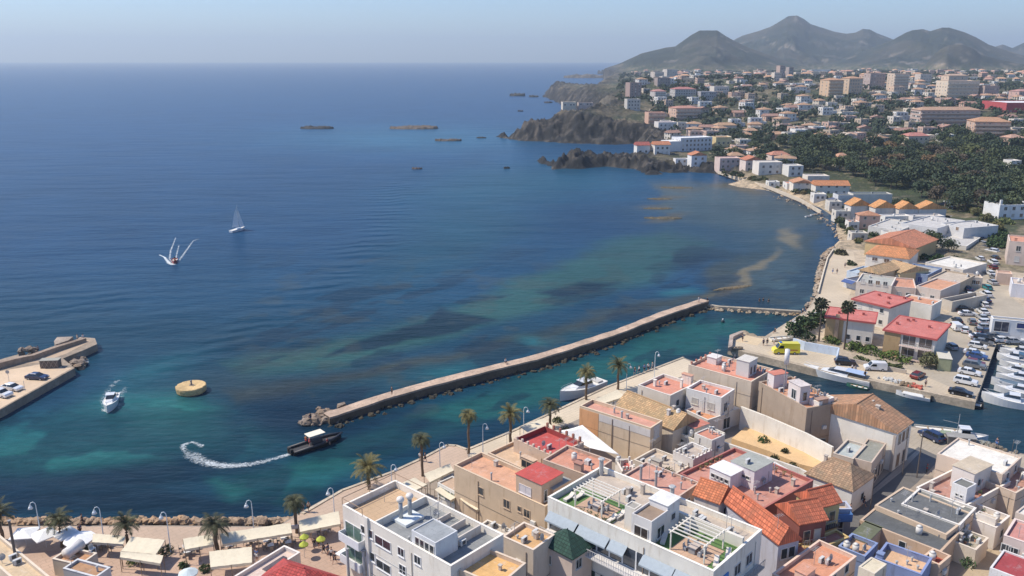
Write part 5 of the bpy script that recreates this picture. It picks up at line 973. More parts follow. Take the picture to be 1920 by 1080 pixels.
FH('white villa with triangular gable in front of a dark wall, left park edge',1567,1604,271,5.5,9,(.66,.60,.52),(.60,.48,.38),'gable',2,1,ax='y')
FH('white block house with flat roofs on the slope left of the park',1480,1512,262,7,10,(.68,.66,.63),(.64,.62,.58),'flat',3,2)
h=FH('long terraced apartment block with deep salmon balconies over the park',1709,1828,238,13.5,16,(.50,.36,.30),(.56,.34,.22),'hip',12,4,cat='apartment block',blc=(.56,.42,.34),ang=.05,rise=2,ww=2)
h=FH('orange stepped apartment block with curved balconies at the right edge',1812,1886,260,14,18,(.56,.38,.28),(.60,.32,.18),'hip',6,4,cat='apartment block',blc=(.64,.46,.34),ang=-.2,rise=2.5)
h=FH('red sided warehouse with a long white roof at the right edge',1844,1960,212,8,40,(.42,.075,.08),(.72,.70,.70),'flat',5,1,cat='warehouse',ang=0)
FH('cream hilltop hotel with stepped towers',1755,1828,186,24,22,(.66,.54,.42),(.62,.44,.32),'flat',8,5,cat='hotel',blc=(.68,.58,.46),ang=.1,st=3.6)
FH('pink tower wing on top of the hilltop hotel',1764,1810,168,22,16,(.66,.50,.38),(.60,.40,.28),'hip',5,4,cat='hotel',ang=.1,st=3.8)
FH('brown apartment slab right of the hilltop hotel',1828,1868,186,14,16,(.42,.32,.28),(.45,.3,.25),'flat',6,3,cat='apartment block',st=3.6)
FH('salmon block at the far right behind the warehouse roof',1892,1935,190,14,16,(.54,.36,.31),(.56,.30,.25),'hip',5,3,cat='apartment block')
FH('orange roofed apartment block, left of two on the skyline terrace',1536,1578,182,20,18,(.60,.42,.28),(.60,.32,.18),'hip',5,5,cat='apartment block',blc=(.64,.5,.36),ang=.2,st=3.6)
FH('orange roofed apartment block, right of two on the skyline terrace',1574,1614,178,20,18,(.56,.42,.30),(.60,.34,.2),'hip',5,5,cat='apartment block',ang=.2,st=3.6)
FH('brown grey tower block in the middle of the skyline row',1618,1656,168,24,16,(.42,.33,.30),(.4,.28,.24),'flat',5,5,cat='apartment block',ang=.1,st=4)
FH('cream terraced tower block right of the brown grey one',1662,1700,170,28,16,(.60,.48,.38),(.56,.32,.26),'flat',5,6,cat='apartment block',ang=.1,blc=(.68,.6,.5),st=4)
FH('lower peach block at the foot of the cream terraced tower',1664,1694,182,12,12,(.62,.46,.34),(.56,.36,.24),'flat',4,3,cat='apartment block')
FH('small pale block between the terraced tower and the hilltop hotel',1715,1744,156,14,14,(.56,.48,.42),(.6,.5,.42),'flat',4,3,cat='apartment block')
FH('brown twin tower, the taller left one below the hills',1454,1470,152,44,16,(.42,.32,.28),(.4,.32,.28),'flat',3,8,cat='tower block',ang=.3,st=4.6)
FH('grey brown slab tower right of the taller twin',1472,1486,150,40,14,(.36,.30,.28),(.36,.3,.28),'flat',3,7,cat='tower block',ang=.3,st=4.6)
FH('small cream block at the foot of the twin towers',1446,1464,152,14,12,(.62,.54,.46),(.6,.5,.4),'flat',3,3,cat='apartment block')
FH('white house row on the ridge right of the twin towers',1518,1556,138,10,12,(.66,.66,.66),(.66,.66,.64),'flat',5,2,cat='house')
FH('cream apartment cluster with turrets, left of two on the far ridge',1219,1244,156,34,16,(.56,.48,.42),(.5,.42,.38),'flat',4,6,cat='apartment block',ang=.3,st=4.6,blc=(.6,.54,.48))
FH('cream apartment cluster with turrets, right of two on the far ridge',1242,1269,153,36,16,(.58,.52,.46),(.52,.44,.4),'flat',4,6,cat='apartment block',ang=.3,st=4.6)
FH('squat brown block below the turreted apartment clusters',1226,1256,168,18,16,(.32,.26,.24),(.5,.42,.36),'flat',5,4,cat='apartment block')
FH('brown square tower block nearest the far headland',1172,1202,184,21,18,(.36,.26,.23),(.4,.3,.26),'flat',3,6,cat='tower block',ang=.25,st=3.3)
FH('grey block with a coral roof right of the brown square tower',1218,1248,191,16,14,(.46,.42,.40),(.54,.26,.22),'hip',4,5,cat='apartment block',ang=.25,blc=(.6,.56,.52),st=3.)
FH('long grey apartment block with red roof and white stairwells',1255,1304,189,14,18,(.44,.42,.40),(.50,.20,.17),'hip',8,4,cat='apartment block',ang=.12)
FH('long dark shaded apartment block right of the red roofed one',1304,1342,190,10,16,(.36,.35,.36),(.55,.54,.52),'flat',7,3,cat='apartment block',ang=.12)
FH('white and orange apartment row above the dark shaded block',1330,1366,178,9,14,(.60,.54,.48),(.60,.44,.34),'flat',6,2,cat='apartment block')
FH('salmon terraced apartment block in front of the long grey ones',1252,1312,230,14,18,(.58,.40,.31),(.58,.28,.2),'hip',7,4,cat='apartment block',ang=.2,blc=(.62,.48,.38),rise=1.5)
FH('grey white four storey block left of the salmon terraces',1170,1200,207,11,14,(.50,.47,.43),(.5,.46,.42),'flat',4,3,cat='apartment block')
FH('orange balconied block at the lower left of the salmon terraces',1208,1246,235,10,12,(.56,.36,.27),(.58,.32,.22),'flat',4,3,cat='apartment block',blc=(.6,.44,.32))
FH('white stepped villa above the maroon roofed cottages',1226,1268,246,7,12,(.66,.62,.58),(.6,.5,.45),'flat',4,2)
FH('low row of cream buildings on top of the big headland',1052,1080,200,4,10,(.60,.54,.44),(.6,.52,.42),'flat',4,1,ang=.1)
FH('low ruined building beside the cream row on the big headland',1082,1112,199,3,8,(.48,.40,.36),(.4,.34,.3),'flat',4,1,ang=.1)

# ------------------------------------------------------------ TREES
LEAF={'pine':(.056,.076,.036),'dark':(.036,.056,.030),'olive':(.085,.092,.048),'brown':(.098,.075,.050)}
def crown(kind,w,hh,z0,nclump,nleaf,ls,seed):
    r=random.Random(seed); m=MB(); cl=[]
    for i in range(nclump):
        a=r.uniform(0,6.28); q=math.sqrt(r.random()); cl.append((q*math.cos(a)*w*.36,q*math.sin(a)*w*.36,z0+hh*(.25+.5*r.random()+.2*(1-q*q)),r.uniform(.2,.34)*w))
    for i in range(nleaf):
        cx,cy,cz,cr=r.choice(cl); d=Vector((r.gauss(0,1),r.gauss(0,1),r.gauss(.25,.9))).normalized(); p=Vector((cx,cy,cz))+Vector((d.x*cr,d.y*cr,d.z*cr*.7))*r.uniform(.6,1.08)
        u=(d+Vector((r.gauss(0,.6),r.gauss(0,.6),r.gauss(0,.6)))).normalized(); s1=u.orthogonal().normalized(); s2=u.cross(s1); k=ls*r.uniform(.6,1.3)
        m.add([p+s1*k,p+s2*k*.6,p-s1*k,p-s2*k*.6],[(0,1,2,3)])
    return m
def trunkm(h,r0,seed,nb=5,w=3):
    r=random.Random(seed); m=MB().tube([(0,0,-1),(.1,0,h*.4),(.15,.1,h*.75),(.1,.1,h)],[r0,r0*.8,r0*.6,r0*.3],6)
    for i in range(nb):
        a=r.uniform(0,6.28); z=h*r.uniform(.45,.75); m.tube([(.1,0,z),(math.cos(a)*w*.5,math.sin(a)*w*.5,z+h*.25)],[r0*.4,r0*.15],4)
    return m
TREES=[]
for i,(k,w_,hh_,z0) in enumerate((('pine',11,7,1.8),('dark',9.5,8,1.),('pine',9.5,6.5,1.6),('olive',8.5,6,1.),('brown',9.5,7.5,1.4),('dark',12,7,2.))):
    TREES.append((k,w_,crown(k,w_,hh_,z0,14,760,.62,i+5).mesh('crown',mat('leaf',LEAF[k],.9)),trunkm(z0+hh_*.6,.28,i,5,w_*.5).mesh('trunk',mat('wood',(.10,.07,.05)))))
def tree(x,y,z,i,sc,label,group,name='tree'):
    k,w_,cm,tm=TREES[i]; t=bpy.data.objects.new(name,None); COL.objects.link(t); t.location=(x,y,z); t.rotation_euler=(0,0,rnd.uniform(0,6.28)); t.scale=(sc,sc,sc*rnd.uniform(.85,1.15))
    t['label']=label; t['category']='tree'; t['group']=group
    put('crown',cm,t); put('trunk',tm,t); return t
def prj(x,y,z=3):
    d=y*CO+(CH-z)*SI; return 960+FL*x/d, 540+FL*((CH-z)*CO-y*SI)/d
def inpoly(x,y,pl): return polysd(np.array([float(x)]),np.array([float(y)]),pl)[0]>0
PARK=[(1480,262),(1560,278),(1640,280),(1700,282),(1760,276),(1830,282),(1920,262),(1990,262),(1990,412),(1900,408),(1830,400),(1770,392),(1700,372),(1660,358),(1600,342),(1545,326),(1500,305)]
HS=[(o.location.x,o.location.y,max(4,o.get('r',7))) for o in bpy.data.objects if o.parent is None and o.get('category') in('house','apartment block','tower block','building','hotel','warehouse')]
HS=[]
for o in bpy.data.objects:
    if o.parent is None and o.get('category') in('house','apartment block','tower block','building','hotel','warehouse'):
        w_=[c for c in o.children if c.name.startswith('wall')]
        if w_:
            vs=[v.co for v in w_[0].data.vertices]; a=max(v.x for v in vs); b=max(v.y for v in vs); c_=o.matrix_basis@Vector((a/2,b/2,0)); HS.append((c_.x,c_.y,math.hypot(a,b)/2+1))
def free(x,y,r): return all((x-a)**2+(y-b)**2>(r*.6+c)**2 for a,b,c in HS)
# villas of the far slope
PAL=[('white',(.68,.66,.63)),('cream',(.62,.54,.44)),('peach',(.60,.45,.34)),('ivory',(.66,.60,.52)),('tan',(.50,.40,.30)),('salmon',(.56,.38,.30))]
RF=[('flat white roof','flat',(.72,.70,.66)),('orange tiled roof','hip',(.56,.33,.20)),('flat pale roof','flat',(.64,.60,.54)),('flat grey roof','flat',(.44,.42,.39)),('terracotta gabled roof','gable',(.48,.27,.20)),('flat sandy roof','flat',(.56,.48,.38))]
PROTO=[]
for i in range(24):
    wc_=PAL[i%6]; rf=RF[(i*5+i//6)%6]; r=random.Random(i); a=r.uniform(7.5,12.5); b=r.uniform(6.5,9); H_=r.choice([3.4,5.4,6.2,6.2])
    h=House('villa',0,0,0,H_,0,'villa','house',world=((0,0),0,a,b))
    if rf[1]=='flat': h.flat(wc_[1],rf[2],.5)
    else: h.pitch(wc_[1],rf[2],1.6,'x' if i%2 else 'y',.5,0 if rf[1]=='gable' else b*.35)
    h.wins('R',3,range(2 if H_>5 else 1),1.3,1.3,1,2.9,.7); h.wins('L',2,range(2 if H_>5 else 1),1.2,1.3,1,2.9,.7)
    if i%3==0: MB().box(a+.002,a+4,1,b-2,-3,3).build('side_wing',mat('wall',wc_[1]),h.root); MB().box(a-.1,a+4.2,.8,b-1.8,3.001,3.2).build('wing_roof',mat('flatroof',rf[2]),h.root)
    h.chim(a*.3,b*.5,.8 if rf[1]=='flat' else 2.2,.6,z=H_)
    h.root.location=(0,-5000,-200); bpy.context.view_layer.update(); PROTO.append((h,wc_[0],rf[0],snap(h.root),'one storey' if H_<5 else 'two storey',math.hypot(a,b)/2))
LM=[('twin towers below the hills',1470,140),('red sided warehouse',1880,202),('long terraced block',1768,220),('curved white block',1296,270),('orange stepped block',1850,240),('cream hilltop hotel',1790,165),
 ('brown square tower',1187,168),('turreted clusters',1244,140),('long grey block',1280,176),('salmon terraced block',1282,212),('pale yellow house',1350,266),('orange roofed skyline blocks',1575,160),('white park edge house',1496,250),('white modern park villa',1770,258),('coral roofed park villa',1712,262),('white gabled villa',1585,260)]
made=[]; rg=random.Random(11); tries=0; cnt=0
VP=[]
while len(VP)<560 and tries<140000:
    tries+=1; Y=400*math.exp(rg.random()**.9*math.log(2300/400)); X=Y*rg.uniform(.13,.66); z=0
    u,v=prj(X,Y,float(landh(X,Y)))
    if not(1180<u<1935 and 136<v<345): continue
    if inpoly(u,v,PARK): continue
    if u<1215 and v>205: continue
    if u<1235 and rg.random()<.6: continue
    if v>262 and u<1345: continue
    if polysd(np.array([X]),np.array([Y]),COAST)[0]<(14 if v>262 else 24): continue
    if float(terrain(np.array([[X]]),np.array([[Y]]))[3][0,0])>4: continue
    p=rg.choice(PROTO)
    if not free(X,Y,p[5]*1.1): continue
    HS.append((X,Y,p[5])); th=rg.choice([0,.15,.3,-.2,.5,.1])+rg.gauss(0,.05); VP.append((Y,X,p,th,u,v))
VP.sort(key=lambda t:t[0])
for Y,X,p,th,u,v in VP[:225]:
    z=float(landh(X,Y)); c,s=math.cos(th),math.sin(th); a,b=p[0].a/2,p[0].b/2
    o=dup(p[3],(X-c*a+s*b,Y-s*a-c*b,z),th,group='villas on the far slope'); made.append((o,u,v,p))
DV=[];DF=[];DC=[]
def dq(ps,c):
    n=len(DV); DV.extend([tuple(p) for p in ps]); DF.append(tuple(range(n,n+len(ps)))); DC.append(c)
for Y,X,p,th,u,v in VP[225:]:
    z=float(landh(X,Y)); c,s=math.cos(th),math.sin(th); a,b,hh_=p[0].a/2*rg.uniform(.8,1.3),p[0].b/2,p[0].h*rg.uniform(.9,1.5); wc_=dk(rg.choice(PAL)[1],rg.uniform(.85,1.05)); rf=rg.choice(RF)
    T=lambda x,y,q:(X+c*x-s*y,Y+s*x+c*y,z+q); K=[(-a,-b),(a,-b),(a,b),(-a,b)]
    for i in range(4): x0,y0=K[i];x1,y1=K[(i+1)%4]; dq([T(x0,y0,-5),T(x1,y1,-5),T(x1,y1,hh_),T(x0,y0,hh_)],wc_)
    if rf[1]=='flat': dq([T(x,y,hh_) for x,y in K],rf[2])
    else:
        o_=.5; E_=[(-a-o_,-b-o_),(a+o_,-b-o_),(a+o_,b+o_),(-a-o_,b+o_)]; r0,r1=T(-a+b*.7,0,hh_+1.8),T(a-b*.7,0,hh_+1.8); e=[T(x,y,hh_-.1) for x,y in E_]
        dq([e[0],e[1],r1,r0],rf[2]); dq([e[2],e[3],r0,r1],rf[2]); dq([e[1],e[2],r1],rf[2]); dq([e[3],e[0],r0],rf[2])
    for fl_ in range(int(hh_//2.8)):
        for i in range(3):
            x=-a+2*a*(i+.5)/3; q0=1+2.8*fl_; dq([T(x-.7,-b-.06,q0),T(x+.7,-b-.06,q0),T(x+.7,-b-.06,q0+1.4),T(x-.7,-b-.06,q0+1.4)],(.05,.05,.055))
        for i in range(2):
            y=-b+2*b*(i+.5)/2; q0=1+2.8*fl_; dq([T(-a-.06,y+.7,q0),T(-a-.06,y-.7,q0),T(-a-.06,y-.7,q0+1.4),T(-a-.06,y+.7,q0+1.4)],(.05,.05,.055))
me=bpy.data.meshes.new('distant_houses'); me.from_pydata(DV,[],DF); ca=me.color_attributes.new('tint','FLOAT_COLOR','CORNER'); arr=[]
for f,c in zip(DF,DC): arr+=[*c,1]*len(f)
ca.data.foreach_set('color',arr); m_,n_,b_,l_=pr('distant_walls'); b_.inputs['Roughness'].default_value=.9; at=n_.nodes.new('ShaderNodeAttribute'); at.attribute_name='tint'; l_(at.outputs['Color'],b_.inputs['Base Color']); me.materials.append(m_); tag(put('distant_houses',me),kind='stuff')
HL.pop('villa',None)
from collections import defaultdict
dd=defaultdict(list)
for o,u,v,p in made:
    k=min(range(len(LM)),key=lambda i:((LM[i][1]-u)**2+(2*(LM[i][2]-v))**2)); n_,lx,ly=LM[k]
    rel='left of' if lx-u>22 else 'right of' if u-lx>22 else 'behind' if v<ly else 'in front of'
    dd[(p[1],p[4],p[2],rel,n_)].append((abs(u-lx)+2*abs(v-ly),o))
OR=['nearest','second nearest','third nearest','fourth nearest','fifth nearest','sixth nearest','seventh nearest','eighth nearest']
for (c,st_,rf,rel,n_),l_ in dd.items():
    l_.sort(key=lambda t:t[0])
    for i,(q,o) in enumerate(l_):
        o['label']=f"{c} villa with {rf} {rel} the {n_}"+('' if len(l_)==1 else f", {OR[min(i,7)]}")
        if len(o['label'].split())>16: o['label']=o['label'].replace('two storey ','').replace('one storey ','').replace('villa with ','villa, ')
for p in PROTO:
    for c in list(p[0].root.children):
        for g in list(c.children): bpy.data.objects.remove(g)
        bpy.data.objects.remove(c)
    bpy.data.objects.remove(p[0].root)
# trees: park wood, then trees between the villas
TS=[]; cnt=0; tries=0
while cnt<180 and tries<30000:
    tries+=1; Y=rg.uniform(330,660); X=Y*rg.uniform(.33,.68); u,v=prj(X,Y,float(landh(X,Y)))
    if not inpoly(u,v,PARK) or not free(X,Y,4): continue
    if any((X-a)**2+(Y-b)**2<(4.6)**2 for a,b in TS): continue
    TS.append((X,Y)); cnt+=1; br=(1640<u<1700 or 1740<u<1860) and rg.random()<.4; i=4 if br else rg.choice([0,1,2,5,0,1,3 if u>1780 else 1])
    tree(X,Y,float(landh(X,Y))-.3,i,rg.uniform(.8,1.25),{4:'brownish green tree in the dense park wood behind the beach',3:'pale olive green tree in the right part of the park wood'}.get(i,'dark green pine tree in the dense park wood behind the beach'),'trees of the park wood','pine_tree')
for u,v,i,s_,lb in ((1500,318,1,.6,'dark tree beside the coral roofed seafront house'),(1540,640,1,.0,''),(1700,392,1,.55,'rounded dark tree behind the orange gabled row'),(1682,396,1,.5,'small dark tree left of the rounded one behind the orange gables'),(1745,470,1,.75,'dark bushy tree on the lawn behind the white patio house'),(1722,474,3,.6,'olive bush tree left of the lawn'),(1778,474,0,.5,'low green tree right end of the lawn'),(1742,690,3,.45,'bushy green tree at the corner of the balcony block garden'),(1850,420,3,.6,'green tree beside the car filled street top'),(1826,404,3,.5,'green bushy tree on the slope above the white cube house'),(1880,400,1,.7,'dark tree left of the white villa at the right edge'),(1868,440,3,.7,'broad green tree between parked cars and the orange villa')):
    if s_>0:
        x,y=G(u,v,1.6) if v>430 else gp(u,v)[:2]; tree(x,y,1.5 if v>430 else gp(u,v)[2],i,s_,lb,None,'tree') if False else None
        t=tree(x,y,1.5 if v>430 else gp(u,v)[2],i,s_,lb,'x','tree'); del t['group']
cnt=0; tries=0; FT=[]
while tries<30000 and len(FT)<2100:
    tries+=1; Y=460*math.exp(rg.random()*math.log(2300/460)); X=Y*rg.uniform(.12,.68); u,v=prj(X,Y,float(landh(X,Y)))
    if not(1160<u<1960 and v<335) or inpoly(u,v,PARK): continue
    if u<1220 and v>196: continue
    if v>255 and u<1330: continue
    if not free(X,Y,2.5): continue
    if polysd(np.array([X]),np.array([Y]),COAST)[0]<18: continue
    FT.append((Y,X))
FT.sort()
for Y,X in FT[:75]:
    i=rg.choice([0,1,1,2,5]); tree(X,Y,float(landh(X,Y))-.3,i,rg.uniform(.6,1.),'dark green tree between the nearer villas of the far slope','garden trees between the nearer villas','pine_tree')
m=MB()
for Y,X in FT[75:]:
    z=float(landh(X,Y)); s_=rg.uniform(.6,1.15)
    for c_ in range(3):
        cx,cy,r_=X+rg.gauss(0,2),Y+rg.gauss(0,2),rg.uniform(2,3.4)*s_
        for q in range(13):
            d=Vector((rg.gauss(0,1),rg.gauss(0,1),rg.gauss(.3,.8))).normalized(); p=Vector((cx,cy,z+3.4*s_))+Vector((d.x*r_,d.y*r_,d.z*r_*.85)); s1=(d+Vector((rg.gauss(0,.5),rg.gauss(0,.5),rg.gauss(0,.5)))).normalized().orthogonal().normalized(); s2=d.cross(s1); k=1.5*rg.uniform(.6,1.2)
            m.add([p+s1*k,p+s2*k*.7,p-s1*k,p-s2*k*.7],[(0,1,2,3)])
tag(m.build('far_trees',mat('leaf',(.040,.058,.032),.9)),kind='stuff')
# scrub on slopes and hedges
def hedge(pts,label,wd=1.6,hh=1.6,c=(.05,.085,.025),z=1.6,n=60,leaf=.22):
    q=[Vector(G(x,y,z)) for x,y in pts]; m=MB()
    for a,b in zip(q,q[1:]):
        L=(b-a).length
        for i in range(int(n*L)):
            t=rnd.random(); d=(b-a).normalized(); nn=Vector((-d.y,d.x)); p=a.lerp(b,t)+nn*rnd.uniform(-wd/2,wd/2); zz=z+hh*(1-rnd.random()**2.2)*(.8+.3*math.sin(t*L*1.3))
            u=Vector((rnd.gauss(0,1),rnd.gauss(0,1),rnd.gauss(.5,1))).normalized(); s1=u.orthogonal().normalized(); s2=u.cross(s1); k=leaf*rnd.uniform(.7,1.4); P=Vector((p.x,p.y,zz))
            m.add([P+s1*k,P+s2*k,P-s1*k,P-s2*k],[(0,1,2,3)])
    return tag(m.build('hedge',mat('leaf',c,.9)),label,'hedge')
hedge([(1482,634),(1505,622),(1530,608),(1545,603)],'tall dark hedge running beside the first tall palm',3,3.2,(.03,.055,.02),n=70,leaf=.32)
hedge([(1503,636),(1528,640)],'low clipped hedge between the blue wall and the tall palm',3,1.6,(.035,.06,.02))
hedge([(1545,640),(1575,646)],'small garden hedge in front of the tan end panel',2.5,1.3)
hedge([(1588,655),(1620,662),(1665,672),(1705,682)],'long green hedge in front of the balcony block',2.6,1.8,(.055,.095,.025),n=60)
hedge([(1600,676),(1640,682),(1690,692)],'rough lower hedge behind the parked white van',1.6,1.0,(.05,.07,.03),n=40)
hedge([(1722,486),(1800,492)],'dark green lawn edge hedge behind the white patio house',5,1.6,(.02,.05,.012),n=30,leaf=.4)
hedge([(1866,470),(1872,440)],'broad shrubbery on the right side of the upper street',6,2.2,(.05,.09,.03),n=40,leaf=.4)
hedge([(1800,395),(1860,412),(1880,425)],'scrubby green bank above the upper street',9,2,(.06,.085,.035),n=40,leaf=.5)
wallrun('pale blue painted wall along the pier beside the ambulance',[(1488,634),(1510,641),(1573,652),(1569,668)],1.6,3.6,.3,(.52,.60,.70),'painted_wall')
wallrun('low garden wall behind the parked van on the pier',[(1580,668),(1640,682),(1700,694)],1.6,2.5,.3,(.44,.38,.31))
wallrun('low cream wall along the beach promenade',[(1534,547),(1545,506),(1552,482),(1563,466)],1.6,2.3,.4,(.62,.54,.42))
wallrun('retaining wall above the far beach',[(1540,395),(1500,372),(1440,348),(1375,330),(1346,320)],1.0,2.6,.5,(.56,.47,.36))
# ------------------------------------------------------------ PALMS
def frondmesh(seed,n=36,ln=2.7,droop=1.0,up=.9,sc=1.):
    r=random.Random(seed); m=MB()
    for i in range(n):
        a=i*2.399+r.uniform(-.2,.2); e=up*(1-1.25*(i/n))+r.uniform(-.1,.12); L=ln*r.uniform(.82,1.08); p=Vector((0,0,0)); d=Vector((math.cos(a)*math.cos(e),math.sin(a)*math.cos(e),math.sin(e))); P=[p.copy()]; K=7
        for k in range(K):
            p=p+d*(L/K); P.append(p.copy()); d.z-=droop*.17*(1+k*.25); d.normalize()
        side=Vector((-math.sin(a),math.cos(a),0))
        for k in range(K):
            q0,q1=P[k],P[k+1]; dd=(q1-q0)
            for s in (-1,1):
                for t in (0,.5):
                    b=q0+dd*t; wl=.62*math.sin(math.pi*min(1,(k+t+.9)/(K+.6)))**.6; tip=b+side*s*wl+dd.normalized()*wl*.55+Vector((0,0,-.18*wl+.08)); c_=b+dd*.36
                    m.add([b,c_,tip],[(0,1,2) if s>0 else (0,2,1)])
        m.tube(P,[.035]*K+[.01],3)
    return m
PF=[frondmesh(s,n,l,d,u).mesh('crown',mat('leaf',(.085,.085,.035),.8)) for s,n,l,d,u in ((1,40,2.7,1.05,1.15),(2,34,2.9,.9,1.25),(3,44,2.3,1.25,1.1))]
def palm(px,py,H_,label,var=0,tr=.2,sc=1.,zb=1.6,grp=None):
    x,y=G(px,py,zb+H_); t=E('palm_tree',label,'palm tree',(x,y,zb),rnd.uniform(0,6),grp)
    m=MB(); n=9; m.tube([(.06*math.sin(k),.05*math.cos(k*1.3),H_*k/n-.05) for k in range(n+1)],[tr*1.25]+[tr*(1+.12*(k%2)) for k in range(1,n-1)]+[tr*1.35,tr*1.1],9); m.build('trunk',mat('wood',(.14,.095,.06)),t)
    MB().sph(0,0,H_-.25,tr*2.1,.5,9,6,.15,rnd).build('frond_base',mat('wood',(.20,.12,.055)),t)
    c=put('crown',PF[var%3],t,(0,0,H_),rnd.uniform(0,6)); c.scale=(sc,sc,sc)
for a in ((109,974,4.2,'date palm between the white parasols, second from the left edge',0,.22,.85),(235,983,3.6,'date palm casting shade on the cream awning, behind the left riprap',1,.2,.85),(402,985,4.6,'thick date palm standing between two cream awnings on the left promenade',0,.26,.95),(552,942,4.8,'palm beside the notice board where the quay starts to curve',2,.22,.9),
 (690,878,3.6,'wide crowned palm right behind the roof of the white three storey block',1,.24,1.1),(790,824,6.4,'slim tall palm in front of the rounded quay bulge',2,.2,.9),(878,779,7.,'tallest slim palm on the quay, right of the rounded bulge',2,.2,.85),(957,777,5.2,'palm left of a street lamp behind the crimson roof',1,.24,.95),
 (1032,760,4.2,'bushy palm with young offshoots by the moored white yacht',0,.22,.95),(1100,699,5.6,'palm rising in front of the moored white yacht',0,.22,.95),(1160,685,5.2,'palm nearest the channel corner, right of the yacht',1,.22,1.),(-4,962,4.2,'palm cut off by the left edge of the frame',1,.22,.9)): palm(*a[:3],a[3],*a[4:])
def fanpalm(px,py,zb,H_,label,bx,by):
    x,y=G(bx,by,zb); t=E('fan_palm',label,'palm tree',(x,y,zb)); x1,y1=G(px,py,zb+H_); dx,dy=(x1-x)*.3,(y1-y)*.3
    MB().tube([(0,0,-.2),(dx*.3,dy*.3,H_*.4),(dx*.7,dy*.7,H_*.75),(dx,dy,H_-.6)],[.24,.18,.16,.15],8).build('trunk',mat('wood',(.085,.06,.045)),t)
    m=MB(); r=random.Random(int(px)); O=Vector((dx,dy,H_-.5))
    for i in range(34):
        a=i*2.4; e=1.2-2.1*(i/34); d=Vector((math.cos(a)*math.cos(e),math.sin(a)*math.cos(e),math.sin(e))); L=r.uniform(.9,1.3); c=O+d*L; m.tube([O,c],.025,3); s1=d.cross(Vector((0,0,1))).normalized(); s2=d.cross(s1)
        R0=r.uniform(.65,.85); K=12
        for k in range(K):
            b=-2.2+4.4*k/(K-1); v=(d*math.cos(b)+s1*math.sin(b)); v2=(d*math.cos(b+.3)+s1*math.sin(b+.3)); m.add([c,c+v*R0+s2*.15+Vector((0,0,-.2)),c+v2*R0*.8],[(0,1,2)])
    m.build('crown',mat('leaf',(.035,.045,.02),.8),t)
fanpalm(1539,562,1.6,9.6,'left of two very tall fan palms by the beach promenade',1535,640); fanpalm(1591,572,1.6,10.6,'right of two very tall fan palms, in front of the red roofs',1583,655)
# palm grove at the right foot of the park
PG=[]
for i in range(16):
    u,v=rg.uniform(1745,1915),rg.uniform(352,398); x,y,z=gp(u,v); PG.append((x,y,z))
for i,(x,y,z) in enumerate(PG):
    H_=5.5; t=E('palm_tree','palm of the grove at the right foot of the park wood','palm tree',(x,y,z-.2),0,'palm grove at the foot of the park wood'); MB().tube([(0,0,0),(.1,0,H_)],[.28,.2],5).build('trunk',mat('wood',(.22,.16,.11)),t); put('crown',PF[i%3],t,(.1,0,H_),i)
# ------------------------------------------------------------ STREET LAMPS
def lamp(px,py,H_,lean,label):
    x,y=G(px,py,1.6+H_); t=E('street_lamp',label,'street lamp',(x,y,1.6),lean)
    w_=mat('metal',(.68,.72,.74),.4); MB().tube([(0,0,0),(0,0,1),(0,0,H_-.5)],[.11,.075,.055],8).build('pole',w_,t)
    MB().tube([(0,0,H_-.5),(.05,0,H_-.15),(.28,0,H_+.08),(.58,0,H_),(.72,0,H_-.3)],.05,6).build('arm',w_,t)
    MB().cyl(.72,0,H_-.9,H_-.5,.34,.16,n=12).cyl(.72,0,H_-.5,H_-.28,.16,.05,n=12).build('lamp_shade',w_,t,True)
for i,a in enumerate(((66,942,6,R(190),'street lamp farthest left, head turned left, behind the riprap'),(186,951,6,R(190),'street lamp second from the left above the round parasol'),(311,961,6,R(180),'street lamp on the promenade between two groups of cream awnings'),(471,938,5.5,R(200),'street lamp at the right end of the riprap'),(624,915,5.5,R(200),'street lamp head showing just above the quay left of the wide palm'),
 (733,872,5.5,0,'street lamp right of the wide crowned palm'),(824,830,5.5,0,'street lamp standing on the rounded quay bulge'),(905,795,5.5,0,'street lamp right of the tallest slim palm'),(982,764,5.5,0,'street lamp left of the bushy palm with offshoots'),(1176,682,5.5,0,'street lamp beside the palm nearest the channel corner'),(1229,660,6,0,'street lamp farthest right on the quay near the strolling people'))): lamp(*a)
# ------------------------------------------------------------ AWNINGS, PARASOLS, TABLES
def canopy(pts,z,label,c=(.70,.62,.46),frame=True,dz=.35):
    q=[Vector((*G(x,y,z),z)) for x,y in pts]; o=q[0].copy(); o.z=1.6; t=E('awning',label,'awning',o); L=[v-o for v in q]; L[2].z-=dz; L[3].z-=dz
    m=MB(); N=10
    for i in range(N+1):
        for j in range(5):
            s=i/N; a=L[0].lerp(L[1],s).lerp(L[3].lerp(L[2],s),j/4); a.z-=.1*math.sin(math.pi*j/4)+.03*math.sin(i*2.1); m.v.append(tuple(a))
    m.f=[(i*5+j,i*5+j+1,i*5+6+j,i*5+5+j) for i in range(N) for j in range(4)]; m2=[(v[0],v[1],v[2]-.05) for v in m.v]; n=len(m.v); m.add(m2,[tuple(k for k in f[::-1]) for f in m.f[:]])
    ed=[i*5 for i in range(N)]
    m.build('canopy',mat('fabric',c),t,True)
    m=MB().add([L[3],L[2],L[2]-Vector((0,0,.35)),L[3]-Vector((0,0,.35))],[(0,1,2,3)]); m.build('valance',mat('fabric',dk(c,.95)),t)
    if frame:
        for i in range(3):
            for a,b in ((L[0],L[1]),(L[3],L[2])):
                p=a.lerp(b,i/2); MB().tube([(p.x,p.y,0),(p.x,p.y,p.z-.06)],.05,5).build('post',mat('wood',(.25,.18,.12)),t)
